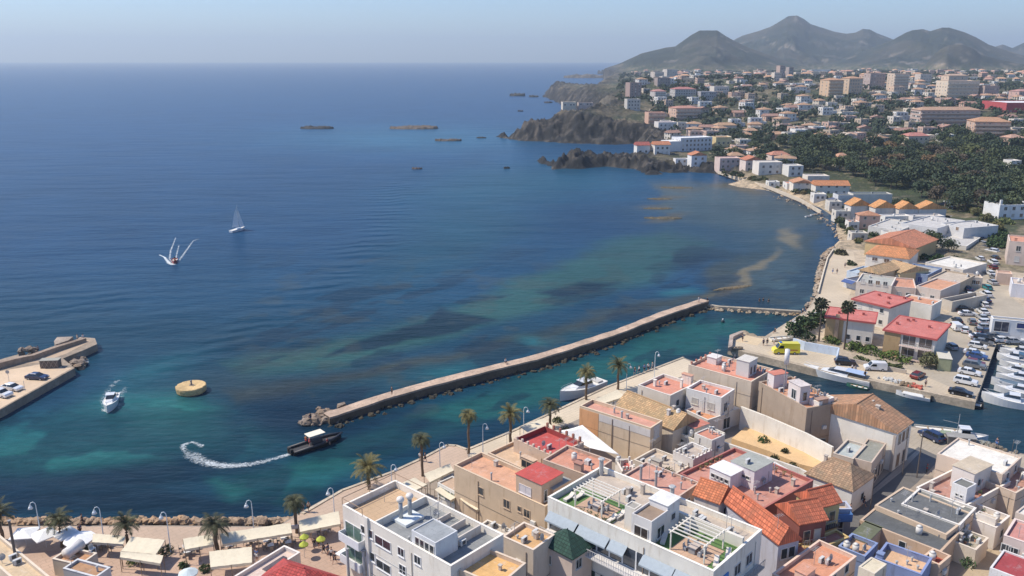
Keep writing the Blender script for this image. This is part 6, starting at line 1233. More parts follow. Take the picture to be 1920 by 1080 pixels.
for a in (([(174,1000),(235,1005),(230,1016),(172,1012)],'small cream awning under the palm behind the riprap'),([(246,1006),(309,1012),(291,1035),(226,1029)],'large sagging cream awning with a palm shadow on it'),([(226,1034),(306,1041),(300,1052),(224,1040)],'narrow cream awning below the large sagging one'),
  ([(343,1010),(398,1001),(400,1016),(346,1026)],'cream awning left of the thick date palm'),([(412,1000),(545,980),(547,995),(417,1016)],'longest cream awning right of the thick date palm'),([(560,976),(635,958),(638,978),(562,993)],'cream awning next to the white three storey block'),
  ([(392,1034),(472,1025),(472,1050),(394,1059)],'square cream awning in front of the long one'),([(754,905),(778,895),(801,904),(780,915)],'cream awning behind the grey terraces by the slim palm'),([(795,888),(844,869),(851,878),(806,900)],'cream awning along the promenade left of the tan building'),
  ([(975,800),(1018,784),(1042,799),(1000,812)],'cream awning on the quay between the crimson roof and the bushy palm'),([(1111,751),(1158,730),(1172,740),(1129,754)],'cream awning on the quay right of the yacht'),([(815,918),(832,908),(862,924),(845,934)],'white awning over the alley behind the grey terraces'),([(862,935),(885,922),(915,945),(893,952)],'triangular cream sail over the alley beside the tan block')): canopy(a[0],4.2,a[1])
def parasol(px,py,label,c,r=1.5,sq=False,zb=1.6,H_=2.5):
    x,y=G(px,py,zb+H_); t=E('parasol',label,'parasol',(x,y,zb),rnd.uniform(0,1)); MB().tube([(0,0,0),(0,0,H_)],.03,5).build('pole',mat('metal',(.5,.5,.5),.5),t)
    n=4 if sq else 10; m=MB().cyl(0,0,H_-.45,H_+.05,r,.03,n=n,cap=False).cyl(0,0,H_-.6,H_-.45,r,r,n=n,cap=False); m.build('canopy',mat('fabric',c),t)
W_=(.78,.77,.74)
for a in ((45,994,'white square parasol farthest left on the terrace',W_,2.1,True),(82,996,'white square parasol second from the left',W_,2.1,True),(122,994,'white square parasol third from the left beside the palm',W_,1.9,True),(148,1004,'large round white parasol on the left terrace',(.8,.8,.8),2.0,False),
  (570,1001,'lime yellow parasol beside the notice board, the far one',(.42,.46,.06),.62,False),(569,1015,'lime yellow parasol beside the notice board, the near one',(.42,.46,.06),.62,False),(601,1005,'lime yellow parasol under the awning next to the white block',(.42,.46,.06),.62,False),
  (650,1030,'white square parasol at the corner of the white block',W_,1.5,True),(352,1068,'pale blue grey parasol at the bottom edge on the left terrace',(.55,.62,.62),1.2,False)): parasol(*a)
# table and chair sets
def chairm():
    m=MB()
    for x in (-.2,.2):
        for y in (-.2,.2): m.box(x-.02,x+.02,y-.02,y+.02,0,.45)
    return m.mesh('legs',mat('plain',(.1,.1,.1))),MB().box(-.23,.23,-.23,.23,.451,.49).mesh('seat',mat('plain',(.2,.17,.14))),MB().box(-.23,.23,.19,.23,.491,.9).mesh('backrest',mat('plain',(.2,.17,.14)))
CM=chairm(); TM=(MB().box(-.42,.42,-.42,.42,.72,.76).mesh('table_top',mat('plain',(.76,.75,.72))),MB().cyl(0,0,.02,.72,.04,n=6).cyl(0,0,0,.03,.25,n=8).mesh('pedestal',mat('plain',(.2,.2,.2))))
def tset(px,py,where,zb=1.6,nc=4,white=True):
    x,y=G(px,py,zb); t=E('cafe_table','white cafe table '+where,'table',(x,y,zb),.4,'cafe tables of the waterfront terraces')
    put('table_top',TM[0],t); put('pedestal',TM[1],t)
    for k in range(nc):
        a=k*math.pi/2+.4; c=E('chair','dark cafe chair around the white table '+where,'chair',(x+.75*math.cos(a),y+.75*math.sin(a),zb),a-math.pi/2,'cafe chairs of the waterfront terraces')
        put('legs',CM[0],c); put('seat',CM[1],c); put('backrest',CM[2],c)
for a in ((500,1022,'in front of the longest cream awning'),(508,1030,'nearest the pink roofed bar, left one'),(533,1017,'beside the notice board'),(541,1024,'right of the pink roofed bar'),(350,1032,'left of the square awning'),(352,1042,'at the left corner of the square awning'),(366,1028,'behind the square awning'),(190,1028,'between the awnings on the left'),(205,1022,'under the small left awning'),(430,1030,'under the longest cream awning, left'),(470,1020,'under the longest cream awning, right'),(608,1000,'under the awning next to the white block')): tset(*a)
def box_thing(name,label,cat,px,py,z,w,d,h,c,rz=R(43),kind='plain',extra=None,grp=None):
    x,y=G(px,py,z); t=E(name,label,cat,(x,y,z),rz,grp); m=MB().box(-w/2,w/2,-d/2,d/2,0,h); m.build('body',mat(kind,c),t); return t
t=box_thing('notice_board','dark notice board standing by the palm where the quay curves','sign',553,1006,1.6,1.3,.12,.6,(.2,.22,.3),R(10)); MB().box(-.55,.55,-.075,-.061,.08,.55).build('panel',mat('plain',(.62,.64,.68)),t); t.location.z=2.8; MB().box(-.6,-.5,-.05,.05,-1.2,-.001).box(.5,.6,-.05,.05,-1.2,-.001).build('legs',mat('metal',(.3,.3,.3)),t)
for i,(px,py,H_,bx,by,lb,r_) in enumerate(((17,977,9.,40,1085,'thick dark wooden utility pole at the left edge of the frame',.19),(651,1030,6,652,1085,'grey post left of two in front of the white block',.2),(681,1033,6,682,1085,'grey post right of two in front of the white block',.22),(1731,809,8,1727,858,'thin dark pole at the street mouth by the parked blue car',.1),(1704,800,8.5,1703,880,'thin street pole close to the white corner house',.08),(1641,880,7,1640,935,'short dark street pole against the whitewashed doors',.07),(1901,826,7,1900,850,'thin mast at the edge of the fishing quay on the right',.05))):
    zb=1.6; x,y=G(px,py,zb+H_); t=E('utility_pole',lb,'pole',(x,y,zb)); MB().tube([(0,0,-.1),(0,0,H_)],[r_,r_*.8],8).build('pole',mat('wood',(.12,.10,.09) if i!=1 and i!=2 else (.4,.4,.4)),t); MB().cyl(0,0,H_+.001,H_+.12,r_*1.1,n=8).build('cap',mat('metal',(.3,.3,.3)),t)
# garden floodlight and shrubs
x,y=G(1538,858,2.6); t=E('floodlight','black floodlight on a thin mast in the sandy garden','lamp',(x,y,2.6)); MB().tube([(0,0,0),(0,0,3)],.05,6).build('pole',mat('metal',(.3,.3,.3)),t); MB().box(-.5,.5,-.15,.15,3,3.4).build('lamp_head',mat('plain',(.05,.05,.05)),t)
def shrub(px,py,z,r,label,c=(.05,.06,.02),cat='shrub'):
    x,y=G(px,py,z); t=E('shrub',label,cat,(x,y,z)); m=MB()
    for i in range(int(90*r)+40):
        d=Vector((rnd.gauss(0,1),rnd.gauss(0,1),abs(rnd.gauss(.4,.8)))).normalized(); p=d*r*rnd.uniform(.4,1); u=Vector((rnd.gauss(0,1),rnd.gauss(0,1),rnd.gauss(0,1))).normalized(); s1=u.orthogonal().normalized(); s2=u.cross(s1); k=.13*rnd.uniform(.7,1.5); m.add([p+s1*k*2,p+s2*k*.6,p-s1*k*2,p-s2*k*.6],[(0,1,2,3)])
    m.build('foliage',mat('leaf',c,.9),t); MB().tube([(0,0,-.1),(0,0,r*.6)],.05,5).build('stem',mat('wood',(.12,.08,.05)),t)
for a in ((1431,828,2.6,1.1,'tallest green shrub in the sandy garden',(.04,.09,.02)),(1472,848,2.6,.7,'low dark shrub in the middle of the sandy garden'),(1452,862,2.2,.9,'brown green bush outside the garden wall, left'),(1487,876,2.2,.9,'green bush outside the garden wall, right'),(1471,872,2.2,.4,'tiny potted plant outside the garden wall'),(1252,890,4.2,1.2,'grey green creeper over the courtyard wall'),(1815,1060,3.8,1.,'leafy plants in the courtyard by the lane',(.05,.08,.03)),(1130,1075,4.2,.6,'small dark potted plant at the bottom edge'),(312,1036,1.7,1.1,'dark shrub under the street lamp beside the sagging awning',(.03,.04,.02)),(255,1052,1.7,1.3,'green shrub behind the kitchen block bottom left',(.05,.08,.02)),(345,1062,1.7,.7,'potted palm bush at the terrace entrance, left one',(.05,.08,.02)),(385,1068,1.7,.9,'potted palm bush at the terrace entrance, right one',(.05,.08,.02)),(1684,690,1.7,1.0,'dark bush behind the parked van on the pier',(.03,.05,.02)),(155,1030,1.7,1.2,'scrubby bush behind the water tank'),(1060,808,1.7,.9,'dark bush between awning and tent on the quay',(.03,.04,.02)),(1045,790,1.7,1.0,'young palm offshoot bush by the yacht',(.05,.07,.02))): shrub(*a)
SHM=[]
for i in range(4):
    m=MB(); r=random.Random(i+90)
    for q in range(130):
        d=Vector((r.gauss(0,1),r.gauss(0,1),abs(r.gauss(.4,.8)))).normalized(); p=d*r.uniform(.5,1.1); u=Vector((r.gauss(0,1),r.gauss(0,1),r.gauss(0,1))).normalized(); s1=u.orthogonal().normalized(); s2=u.cross(s1); k=.17*r.uniform(.7,1.5); m.add([p+s1*k*2,p+s2*k*.7,p-s1*k*2,p-s2*k*.7],[(0,1,2,3)])
    SHM.append(m.mesh('foliage',mat('leaf',((.035,.055,.022),(.06,.075,.03),(.028,.045,.02),(.09,.08,.04))[i],.9)))
STM=MB().tube([(0,0,-.3),(0,0,.7)],.06,5).mesh('stem',mat('wood',(.12,.08,.05)))
SP=[(u,v) for a,b,n_ in (((1350,322),(1480,352),26),((1480,352),(1600,386),22),((1560,400),(1612,455),20),((1612,418),(1640,440),8),((1700,400),(1800,410),10),((1806,430),(1840,450),8),((1560,468),(1606,500),5),((1600,650),(1650,655),4)) for _ in range(n_) for u,v in [(rg.uniform(a[0],b[0]),0)] for v in [a[1]+(b[1]-a[1])*(u-a[0])/(b[0]-a[0])+rg.uniform(-5,5)]]
for i,(u,v) in enumerate(SP):
    x,y,z=gp(u,v)
    if not free(x,y,-3): continue
    t=bpy.data.objects.new('shrub',None); COL.objects.link(t); t.location=(x,y,max(z,1.5)-.1); t.rotation_euler=(0,0,i); s_=rg.uniform(.7,2.); t.scale=(s_,s_,s_*.9); t['label']='green garden shrub between the beach and the seafront houses'; t['category']='shrub'; t['group']='garden shrubs along the seafront'; put('foliage',SHM[i%4],t); put('stem',STM,t)
for q,v in HL.items():
    if v.y<170 and v.h>3 and v.a>3 and not any(c.name.startswith('window') for c in v.root.children): v.wins('R',max(1,int(v.a/3.6)),range(1,max(2,int(v.h/3))) if v.h>5 else [0],.9,1.1,1.,2.9,.8)
# ------------------------------------------------------------ CARS
def carmesh(kind):
    if kind=='van': L,W,sil,cab=4.5,1.8,[(-2.25,.35),(-2.25,1.75),(-2.1,1.9),(.55,1.9),(.75,1.85),(1.35,1.1),(2.1,.95),(2.25,.7),(2.25,.35)],None
    elif kind=='ambulance': L,W,sil,cab=5.9,2.0,[(-2.95,.4),(-2.95,2.4),(-2.8,2.6),(1.1,2.6),(1.5,2.35),(2.1,1.45),(2.75,1.2),(2.95,.9),(2.95,.4)],None
    elif kind=='suv': L,W,sil,cab=4.5,1.85,[(-2.2,.38),(-2.25,.95),(-2.1,1.08),(1.0,1.05),(2.05,.95),(2.22,.7),(2.22,.38)],(-2.1,1.2,-1.8,.5,1.65)
    elif kind=='hatch': L,W,sil,cab=3.9,1.7,[(-1.9,.32),(-1.95,.8),(-1.85,.95),(1.0,.92),(1.8,.8),(1.95,.6),(1.95,.32)],(-1.85,1.15,-1.5,.35,1.45)
    else: L,W,sil,cab=4.4,1.78,[(-2.15,.32),(-2.2,.8),(-2.1,.93),(-1.6,.97),(1.0,.92),(2.0,.78),(2.2,.58),(2.2,.32)],(-1.75,1.15,-1.1,.35,1.42)
    w=W/2; n=len(sil); m=MB(); mid=len(sil)
    vs=[]
    for s in (-1,1):
        for x,z in sil: vs.append((x,s*(w if z<1. else w-.09*(z-.9)),z))
    m.add(vs,[tuple(range(n)),tuple(range(n,2*n))[::-1]]+[((i+1)%n,i,n+i,n+(i+1)%n) for i in range(n)])
    g=MB()
    if cab:
        x0,x1,t0,t1,zt=cab; zb=.9; a=w-.06; b=w-.28
        g.add([(x0,-a,zb),(x1,-a,zb),(x1,a,zb),(x0,a,zb),(t0,-b,zt-.05),(t1,-b,zt-.05),(t1,b,zt-.05),(t0,b,zt-.05)],[(0,1,5,4),(1,2,6,5),(2,3,7,6),(3,0,4,7)])
        m.add([(t0-.03,-b-.03,zt-.05),(t1+.03,-b-.03,zt-.05),(t1+.03,b+.03,zt-.05),(t0-.03,b+.03,zt-.05),(t0+.12,-b+.1,zt+.02),(t1-.15,-b+.1,zt+.02),(t1-.15,b-.1,zt+.02),(t0+.12,b-.1,zt+.02)],[(3,2,1,0),(4,5,6,7),(0,1,5,4),(1,2,6,5),(2,3,7,6),(3,0,4,7)])
        for s in (-1,1):
            xm=(t0+t1)/2; m.add([(xm-.05,s*(b+.02),zt-.04),(xm+.05,s*(b+.02),zt-.04),(xm+.05,s*(a+.01),zb),(xm-.05,s*(a+.01),zb)],[(0,1,2,3)])
    else:
        k=1.0 if kind=='van' else 1.35; xf=sil[4]; xw=sil[5]
        g.add([(xf[0]+.04,-w+.22,xf[1]-.04),(xf[0]+.04,w-.22,xf[1]-.04),(xw[0]+.04,w-.16,xw[1]+.02),(xw[0]+.04,-w+.16,xw[1]+.02)],[(0,3,2,1)])
        for s in (-1,1): g.add([(xf[0]-.8,s*(w+.004-.06),xf[1]-.25),(xf[0]-.05,s*(w+.004-.06),xf[1]-.25),(xw[0]-.1,s*(w+.01),xw[1]+.02),(xf[0]-.8,s*(w+.01),xw[1]+.02)],[(0,1,2,3),(3,2,1,0)])
    wh=MB(); 
    for k in range(1): 
        N=12; wh.add([(.33*math.cos(2*math.pi*i/N),-.1,.33*math.sin(2*math.pi*i/N)) for i in range(N)]+[(.33*math.cos(2*math.pi*i/N),.1,.33*math.sin(2*math.pi*i/N)) for i in range(N)],[tuple(range(N)),tuple(range(N,2*N))[::-1]]+[((i+1)%N,i,N+i,N+(i+1)%N) for i in range(N)])
    rim=MB(); N=10; 
    for yy in (-.105,.105): rim.add([(.2*math.cos(2*math.pi*i/N),yy,.2*math.sin(2*math.pi*i/N)) for i in range(N)],[tuple(range(N)) if yy<0 else tuple(range(N))[::-1]])
    return dict(L=L,W=W,body=m,glass=g,wheel=wh,rim=rim)
CPM={}; WH=None
def paint(c):
    k=('carpaint',c)
    if k not in MC:
        m,n,b,l=pr('car_paint'); b.inputs['Base Color'].default_value=(*c,1); b.inputs['Roughness'].default_value=.28; b.inputs['Metallic'].default_value=.15; b.inputs['Coat Weight'].default_value=.5; MC[k]=m
    return MC[k]
CC={'white':(.75,.75,.74),'silver':(.42,.43,.44),'grey':(.17,.175,.18),'black':(.012,.012,.014),'navy':(.015,.03,.09),'blue':(.03,.08,.25),'red':(.35,.02,.02),'maroon':(.16,.015,.015),'yellow':(.78,.68,.03),'teal':(.03,.25,.25)}
CG={}
def car(x,y,z,rz,kind,cn,label,grp=None):
    if kind not in CG: CG[kind]=carmesh(kind)
    q=CG[kind]; k=(kind,cn)
    if k not in CPM:
        me=q['body'].mesh('body',paint(CC[cn])); fixnorm(me); gm=q['glass'].mesh('windows',mat('glass',(.02,.025,.03))); CPM[k]=(me,gm,q['wheel'].mesh('wheel',mat('plain',(.02,.02,.02))),q['rim'].mesh('rim',mat('metal',(.4,.4,.4),.4)),
          MB().box(-.03,.03,-.2,.2,-.08,.08).mesh('headlight',mat('plain',(.7,.7,.7),.2)),MB().box(-.03,.03,-.16,.16,-.1,.1).mesh('taillight',mat('plain',(.3,.02,.02),.3)))
    b,g,wh,rm,hl,tl=CPM[k]; nm={'van':'van','ambulance':'ambulance'}.get(kind,'car'); t=E('parked_'+nm,label,nm,(x,y,z),rz,grp); put('body',b,t); put('windows',g,t)
    for sx in (-1,1):
        for sy in (-1,1):
            w_=put('wheel',wh,t,(sx*q['L']*.3,sy*(q['W']/2-.09),.33)); put('rim',rm,w_)
    for sy in (-1,1): put('headlight',hl,t,(q['L']/2-.02,sy*(q['W']/2-.3),.66)); put('taillight',tl,t,(-q['L']/2+.01,sy*(q['W']/2-.25),.8 if cab_ok(kind) else 1.))
    return t
def cab_ok(k): return k not in('van','ambulance')
def carp(px,py,deg,kind,cn,label,z=1.64,grp=None):
    x,y=G(px,py,z+.7); return car(x,y,z,R(deg),kind,cn,label,grp)
t=carp(1473,657,178,'ambulance','yellow','bright yellow high roofed ambulance parked on the fishing pier')
MB().box(1.0,1.5,-.5,.5,2.602,2.72).build('light_bar',mat('plain',(.05,.15,.5),.3),t)
for s in (-1,1): MB().box(-2.4,.6,s*1.006-.003,s*1.006+.003,1.0,1.22).build('side_stripe',mat('plain',(.5,.12,.05)),t)
MB().box(-2.965,-2.953,-.85,.85,1.4,2.2).build('rear_windows',mat('glass',(.03,.03,.03)),t)
carp(1585,678,-12,'suv','black','black car with a white roof stripe parked beside the pale blue wall'); carp(1641,688,172,'van','white','small white van parked on the pier below the long hedge'); carp(1721,702,40,'hatch','maroon','dark red hatchback parked alone on the pier')
carp(69,705,-8,'sedan','navy','dark blue car on the left mole'); carp(22,725,-18,'sedan','white','white convertible looking car on the left mole near its edge'); carp(2,737,-20,'suv','white','white car half cut by the left edge of the frame on the mole')
carp(1747,816,112,'suv','navy','dark blue car parked at the water edge by the street mouth',1.62); carp(712,1080,-15,'sedan','navy','black car in front of the white three storey block',1.62)
OD=['nearest','second','third','fourth','fifth','sixth','seventh','eighth','ninth','tenth']
for i,(px,py,cn,kd) in enumerate(((1802,734,'black','sedan'),(1811,714,'white','suv'),(1818,696,'white','sedan'),(1827,684,'grey','suv'),(1829,679,'maroon','hatch'),(1832,666,'blue','sedan'),(1827,660,'white','sedan'),(1833,647,'white','hatch'),(1843,640,'grey','sedan'),(1846,634,'black','suv'))):
    carp(px,py,-36,kd,cn,f"{cn} car in the marina edge row, {OD[i]} from the quay corner",grp='cars in the row along the marina edge')
for i,(px,py,a,cn,kd,lb) in enumerate(((1783,648,95,'silver','hatch','silver car parked alone beside the balcony block'),(1791,612,85,'white','van','tall white van at the left side of the car park'),(1810,617,60,'white','hatch','white hatchback right of the tall white van'),(1823,602,70,'grey','hatch','grey hatchback above the white hatchback'),(1814,587,-5,'white','sedan','white car below a dark one by the courtyard wall'),(1808,578,-5,'black','sedan','dark car in the shade by the courtyard wall'),
  (1806,569,80,'silver','hatch','silver car third up along the shaded wall'),(1809,562,80,'grey','hatch','grey car fourth up along the shaded wall'),(1813,540,85,'navy','sedan','navy car alone in the building shadow'),(1838,484,85,'white','hatch','white hatchback at the top left of the street'),
  (1842,594,84,'silver','sedan','silver car at the lower end of the street row'),(1843,583,84,'white','sedan','white car second up in the street row'),(1845,570,84,'white','hatch','white hatchback third up in the street row'),(1847,561,84,'navy','sedan','navy car fourth up in the street row'),(1849,551,84,'white','suv','white car fifth up in the street row'),(1851,538,84,'teal','hatch','teal car in the middle of the street row'),
  (1861,528,84,'silver','sedan','silver car just above the teal one'),(1865,519,84,'grey','hatch','grey car second above the teal one'),(1862,500,84,'maroon','hatch','maroon car under the white one near the shrubbery'),(1862,491,84,'white','suv','white car right beside the shrubbery bottom'),(1866,482,84,'black','sedan','black car beside the shrubbery'),(1860,470,120,'white','suv','white car parked at the bend beside the shrubbery'),
  (1850,462,120,'grey','sedan','grey car at the bend just behind the white one'),(1842,455,100,'silver','hatch','silver car behind the grey one at the bend'),(1837,446,95,'blue','hatch','bright blue car at the top of the street'),
  (1874,617,90,'black','hatch','black hatchback end on between two navy cars'),(1864,629,-5,'grey','sedan','grey car at the marina side of the near aisle'),(1880,636,0,'white','sedan','white car at the head of the marina basin'),(1900,638,-3,'silver','sedan','silver car at the head of the marina basin near the edge'),
  (1795,600,80,'black','hatch','black hatchback behind the tall white van'),(1818,552,85,'white','sedan','white car in the upper shade by the tan wall'),(1822,525,85,'silver','hatch','silver hatchback left side of the street in shade'),(1857,511,84,'white','sedan','white car between the maroon and the grey ones'),(1836,630,-10,'white','sedan','white car left of the near aisle end'),
  (1850,603,0,'white','hatch','white car left end of the middle aisle'),(1866,604,-5,'white','sedan','long white car in the middle aisle'),(1897,609,0,'navy','sedan','navy car right end of the middle aisle'),(1912,615,0,'black','sedan','black car at the edge of the frame in the aisle'),(1836,618,70,'grey','hatch','dark grey car left of a navy one in the near aisle'),(1853,621,0,'navy','sedan','navy car in the middle of the near aisle'),(1886,624,92,'navy','hatch','navy hatchback standing end on in the near aisle'),(1907,626,92,'white','hatch','white hatchback standing end on near the right edge'),(1850,612,-5,'silver','hatch','silver car between the two aisles'),(1878,612,0,'silver','suv','silver car in shade between the aisles'))):
    carp(px,py,a,kd,cn,lb)
for i,(u,v,cn) in enumerate(((1770,385,'navy'),(1785,392,'black'),(1778,381,'white'))):
    x,y,z=gp(u,v); car(x,y,z+.1,R(100),'sedan',cn,f"{cn} car parked behind the orange gabled row")
# scooter
x,y=G(1738,882,1.62); t=E('scooter','red scooter parked at the corner by the curved parapet','scooter',(x,y,1.62),R(60)); MB().tube([(-.5,0,.75),(-.1,0,.4),(.35,0,.4),(.5,0,.95)],[.16,.14,.1,.06],7).build('body',paint(CC['red']),t); MB().box(-.6,0,-.13,.13,.8,.9).build('seat',mat('plain',(.03,.03,.03)),t); MB().tube([(.5,-.3,1.),(.5,.3,1.)],.03,5).build('handlebar',mat('plain',(.05,.05,.05)),t)
for sx in(-.6,.6): o=MB().sph(0,0,0,.25,.25,10,6).build('wheel',mat('plain',(.02,.02,.02)),t); o.scale=(1,.3,1); o.location=(sx,0,.25)
# ------------------------------------------------------------ BOATS
def hull(m,L,B,H_,kz=-.45,bowrise=.5,sharp=2.0,stern=.85,inset=.12,n=14):
    V=[]
    for i in range(n):
        t=i/(n-1); x=-L/2+L*t; b=B/2*(stern+(1-stern)*min(1,t*2.5))*(1-max(0,(t-.45)/.55)**sharp)+.015; z=H_*(1+bowrise*t**2.2); xx=x+(.0 if t<.6 else 0)
        V.append([(x,-b,z),(x,-b*.86,.05),(x*.97,0,kz*(1-t**3)),(x,b*.86,.05),(x,b,z),(x,b-min(inset,b*.6),z),(x,-b+min(inset,b*.6),z)])
    k=7; vs=[p for r in V for p in r]; fs=[]
    for i in range(n-1):
        for j in (0,1,2,3,4): fs.append((i*k+j,(i+1)*k+j,(i+1)*k+j+1,i*k+j+1))
        fs.append((i*k+6,(i+1)*k+6,(i+1)*k,i*k))
    fs.append((0,1,2,3,4,5,6)); m.add(vs,fs); return V
def deckm(V,dz=-.06):
    m=MB(); n=len(V); 
    for r in V: m.v+=[(r[6][0],r[6][1],r[6][2]+dz),(r[5][0],r[5][1],r[5][2]+dz)]
    m.f=[(2*i,2*i+2,2*i+3,2*i+1) for i in range(n-1)]; return m
def loftcab(m,x0,x1,w,z0,z1,f=.5,b=.15,tw=.8):
    m.add([(x0,-w,z0),(x1,-w*.75,z0),(x1,w*.75,z0),(x0,w,z0),(x0+b,-w*tw,z1),(x1-f,-w*.7*tw,z1),(x1-f,w*.7*tw,z1),(x0+b,w*tw,z1)],[(0,1,5,4),(1,2,6,5),(2,3,7,6),(3,0,4,7),(4,5,6,7)])
def boat(x,y,deg,kind,L,B,H_,hc,label,cat='boat',can=None,grp=None,z=0,name=None):
    t=E(name or {'cruiser':'motor_boat','row':'rowing_boat','sail':'sailing_boat','fish':'fishing_boat','rib':'inflatable_boat','open':'open_boat'}[kind],label,cat,(x,y,z),R(deg),grp)
    wm=paint(hc); m=MB(); V=hull(m,L,B,H_,bowrise=.5 if kind!='rib' else .35,sharp=2.2); o=m.build('hull',wm,t,True); fixnorm(o.data)
    for p in o.data.polygons: p.use_smooth=False
    dm=deckm(V,-.05 if kind in('cruiser','sail') else -.3); o=dm.build('deck',mat('plain',(.70,.68,.63) if kind!='rib' else (.05,.05,.055)),t)
    if kind=='cruiser':
        m=MB(); loftcab(m,-L*.18,L*.30,B*.36,H_*1.02,H_+.65,L*.16,.1,.85); c=m.build('cabin',wm,t); m=MB(); loftcab(m,-L*.16,L*.12,B*.34,H_+.66,H_+1.15,L*.08,.1,.85); m.build('windscreen',mat('glass',(.02,.025,.03)),c); m=MB(); m.box(-L*.16,L*.03,-B*.30,B*.30,H_+1.17,H_+1.25); m.build('hardtop',wm,c)
        MB().tube([(L*.12,-B*.36,H_*1.25+.45),(L*.36,-B*.22,H_*1.4+.5),(L*.48,0,H_*1.5+.55),(L*.36,B*.22,H_*1.4+.5),(L*.12,B*.36,H_*1.25+.45)],.03,4).build('bow_rail',mat('metal',(.6,.6,.6),.3),t)
        MB().box(-L*.42,-L*.3,-B*.3,B*.3,H_-.02,H_+.3).build('stern_seat',mat('plain',(.5,.48,.45)),t); MB().tube([(-L*.1,0,H_+1.25),(-L*.16,0,H_+2.1)],.03,5).build('aerial',mat('plain',(.6,.6,.6)),t)
        if can: MB().add([(-L*.42,-B*.36,H_+1.15),(-L*.14,-B*.36,H_+1.3),(-L*.14,B*.36,H_+1.3),(-L*.42,B*.36,H_+1.15),(-L*.42,-B*.36,H_+1.1),(-L*.14,-B*.36,H_+1.25),(-L*.14,B*.36,H_+1.25),(-L*.42,B*.36,H_+1.1)],[(0,1,2,3),(7,6,5,4),(0,4,5,1),(3,2,6,7)]).build('canvas_top',mat('fabric',can),t)
    if kind=='rib':
        for s in(-1,1): MB().tube([(-L*.5,s*B*.43,H_*.9),(L*.1,s*B*.44,H_),(L*.33,s*B*.3,H_*1.15),(L*.52,0,H_*1.35)],[.26,.27,.25,.14],8).build('side_tube',mat('plain',(.03,.03,.035),.5),t,True)
        MB().box(-1.2,.9,-.55,.55,.4,1.5).build('console',mat('plain',(.06,.06,.065)),t); f=MB()
        for a in(-1.5,1.1):
            for b in (-.8,.8): f.tube([(a,b,.5),(a*.9,b*.9,2.45)],.05,5)
        f=f.build('roof_frame',mat('metal',(.06,.06,.06),.5),t); MB().box(-1.8,1.3,-.95,.95,2.45,2.55).build('roof_top',mat('plain',(.76,.70,.56)),f); MB().box(-L*.5-.4,-L*.5+.1,-.7,-.2,.2,1.1).box(-L*.5-.4,-L*.5+.1,.2,.7,.2,1.1).build('outboard_motors',mat('plain',(.02,.02,.02)),t)
    if kind=='fish':
        m=MB(); loftcab(m,-L*.05,L*.14,B*.3,H_-.2,H_+1.5,.3,.05,.9); c=m.build('wheelhouse',wm,t); MB().box(-L*.05+.2,L*.14-.12,-B*.29,B*.29,H_+.7,H_+1.25).build('windows',mat('glass',(.02,.025,.03)),c); MB().box(-L*.07,L*.15,-B*.33,B*.33,H_+1.5,H_+1.6).build('roof',paint((.75,.75,.75)),c)
        MB().tube([(-L*.1,0,H_),(-L*.1,0,H_+4)],.05,5).tube([(-L*.1,0,H_+2.2),(-L*.4,0,H_+2.6)],.04,4).build('mast',mat('metal',(.4,.4,.4)),t); MB().box(-L*.4,-L*.2,-B*.25,B*.25,H_-.25,H_+.35).build('net_hatch',mat('plain',(.25,.3,.2)),t)
    if kind=='sail':
        MB().tube([(L*.08,0,H_),(L*.08,0,H_+L*1.25)],[.07,.05],6).build('mast',mat('metal',(.6,.6,.6),.4),t); MB().tube([(L*.08,0,H_+1),(-L*.36,.25,H_+1)],.05,5).build('boom',mat('metal',(.6,.6,.6),.4),t)
        for nm,P in (('main_sail',[(L*.07,0,H_+1.1),(-L*.34,.3,H_+1.1),(L*.07,0,H_+L*1.22)]),('jib',[(L*.46,0,H_+.6),(L*.1,-.35,H_+.9),(L*.09,0,H_+L*1.1)])):
            a,b,c=[Vector(p) for p in P]; m=MB(); N=8
            for i in range(N+1):
                for j in range(N+1-i): q=a+(b-a)*(j/N)+(c-a)*(i/N); q.y+=.5*math.sin(math.pi*i/N)*math.sin(math.pi*(j+.5)/N); m.v.append(tuple(q))
            idx=lambda i,j:sum(N+1-k for k in range(i))+j
            m.f=[(idx(i,j),idx(i,j+1),idx(i+1,j)) for i in range(N) for j in range(N-i)]+[(idx(i,j+1),idx(i+1,j+1),idx(i+1,j)) for i in range(N) for j in range(N-i-1)]
            m.build(nm,mat('fabric',(.8,.79,.77)),t,True)
        m=MB(); loftcab(m,-L*.1,L*.25,B*.25,H_,H_+.4,.5,.1,.8); m.build('cabin',wm,t)
    if kind in('row','open'):
        for k in (-.25,0.02,.25): MB().box(L*k-.12,L*k+.12,-B*.38,B*.38,H_-.14,H_-.08).build('thwart',mat('wood',(.35,.25,.15)),t)
        if kind=='open': MB().box(-L*.5-.35,-L*.5+.05,-.2,.2,-.1,H_+.4).build('outboard_motor',mat('plain',(.03,.03,.03)),t)
        if can: MB().add([(-L*.3,-B*.45,H_+.05),(L*.3,-B*.4,H_+.1),(L*.3,B*.4,H_+.1),(-L*.3,B*.45,H_+.05),(-L*.25,0,H_+.3),(L*.25,0,H_+.35)],[(0,1,5,4),(3,4,5,2),(0,4,3),(1,2,5)]).build('cover',mat('fabric',can),t)
    return t
def bp_(px,py,*a,**k):
    z=k.get('z',0); x,y=G(px,py,z+.4); return boat(x,y,*a,**k)
WB=(.74,.74,.73)
bp_(208,757,-74,'cruiser',8.0,2.7,1.1,WB,'white motor cruiser heading towards the camera near the left mole','motor boat')
bp_(1090,734,222,'cruiser',12.5,3.8,1.5,WB,'large white motor yacht moored at the quay behind two palms','yacht')
t=bp_(594,832,41,'rib',9.8,2.9,.75,(.02,.02,.025),'black inflatable patrol boat with a cream roof, trailing a curved wake','inflatable boat')
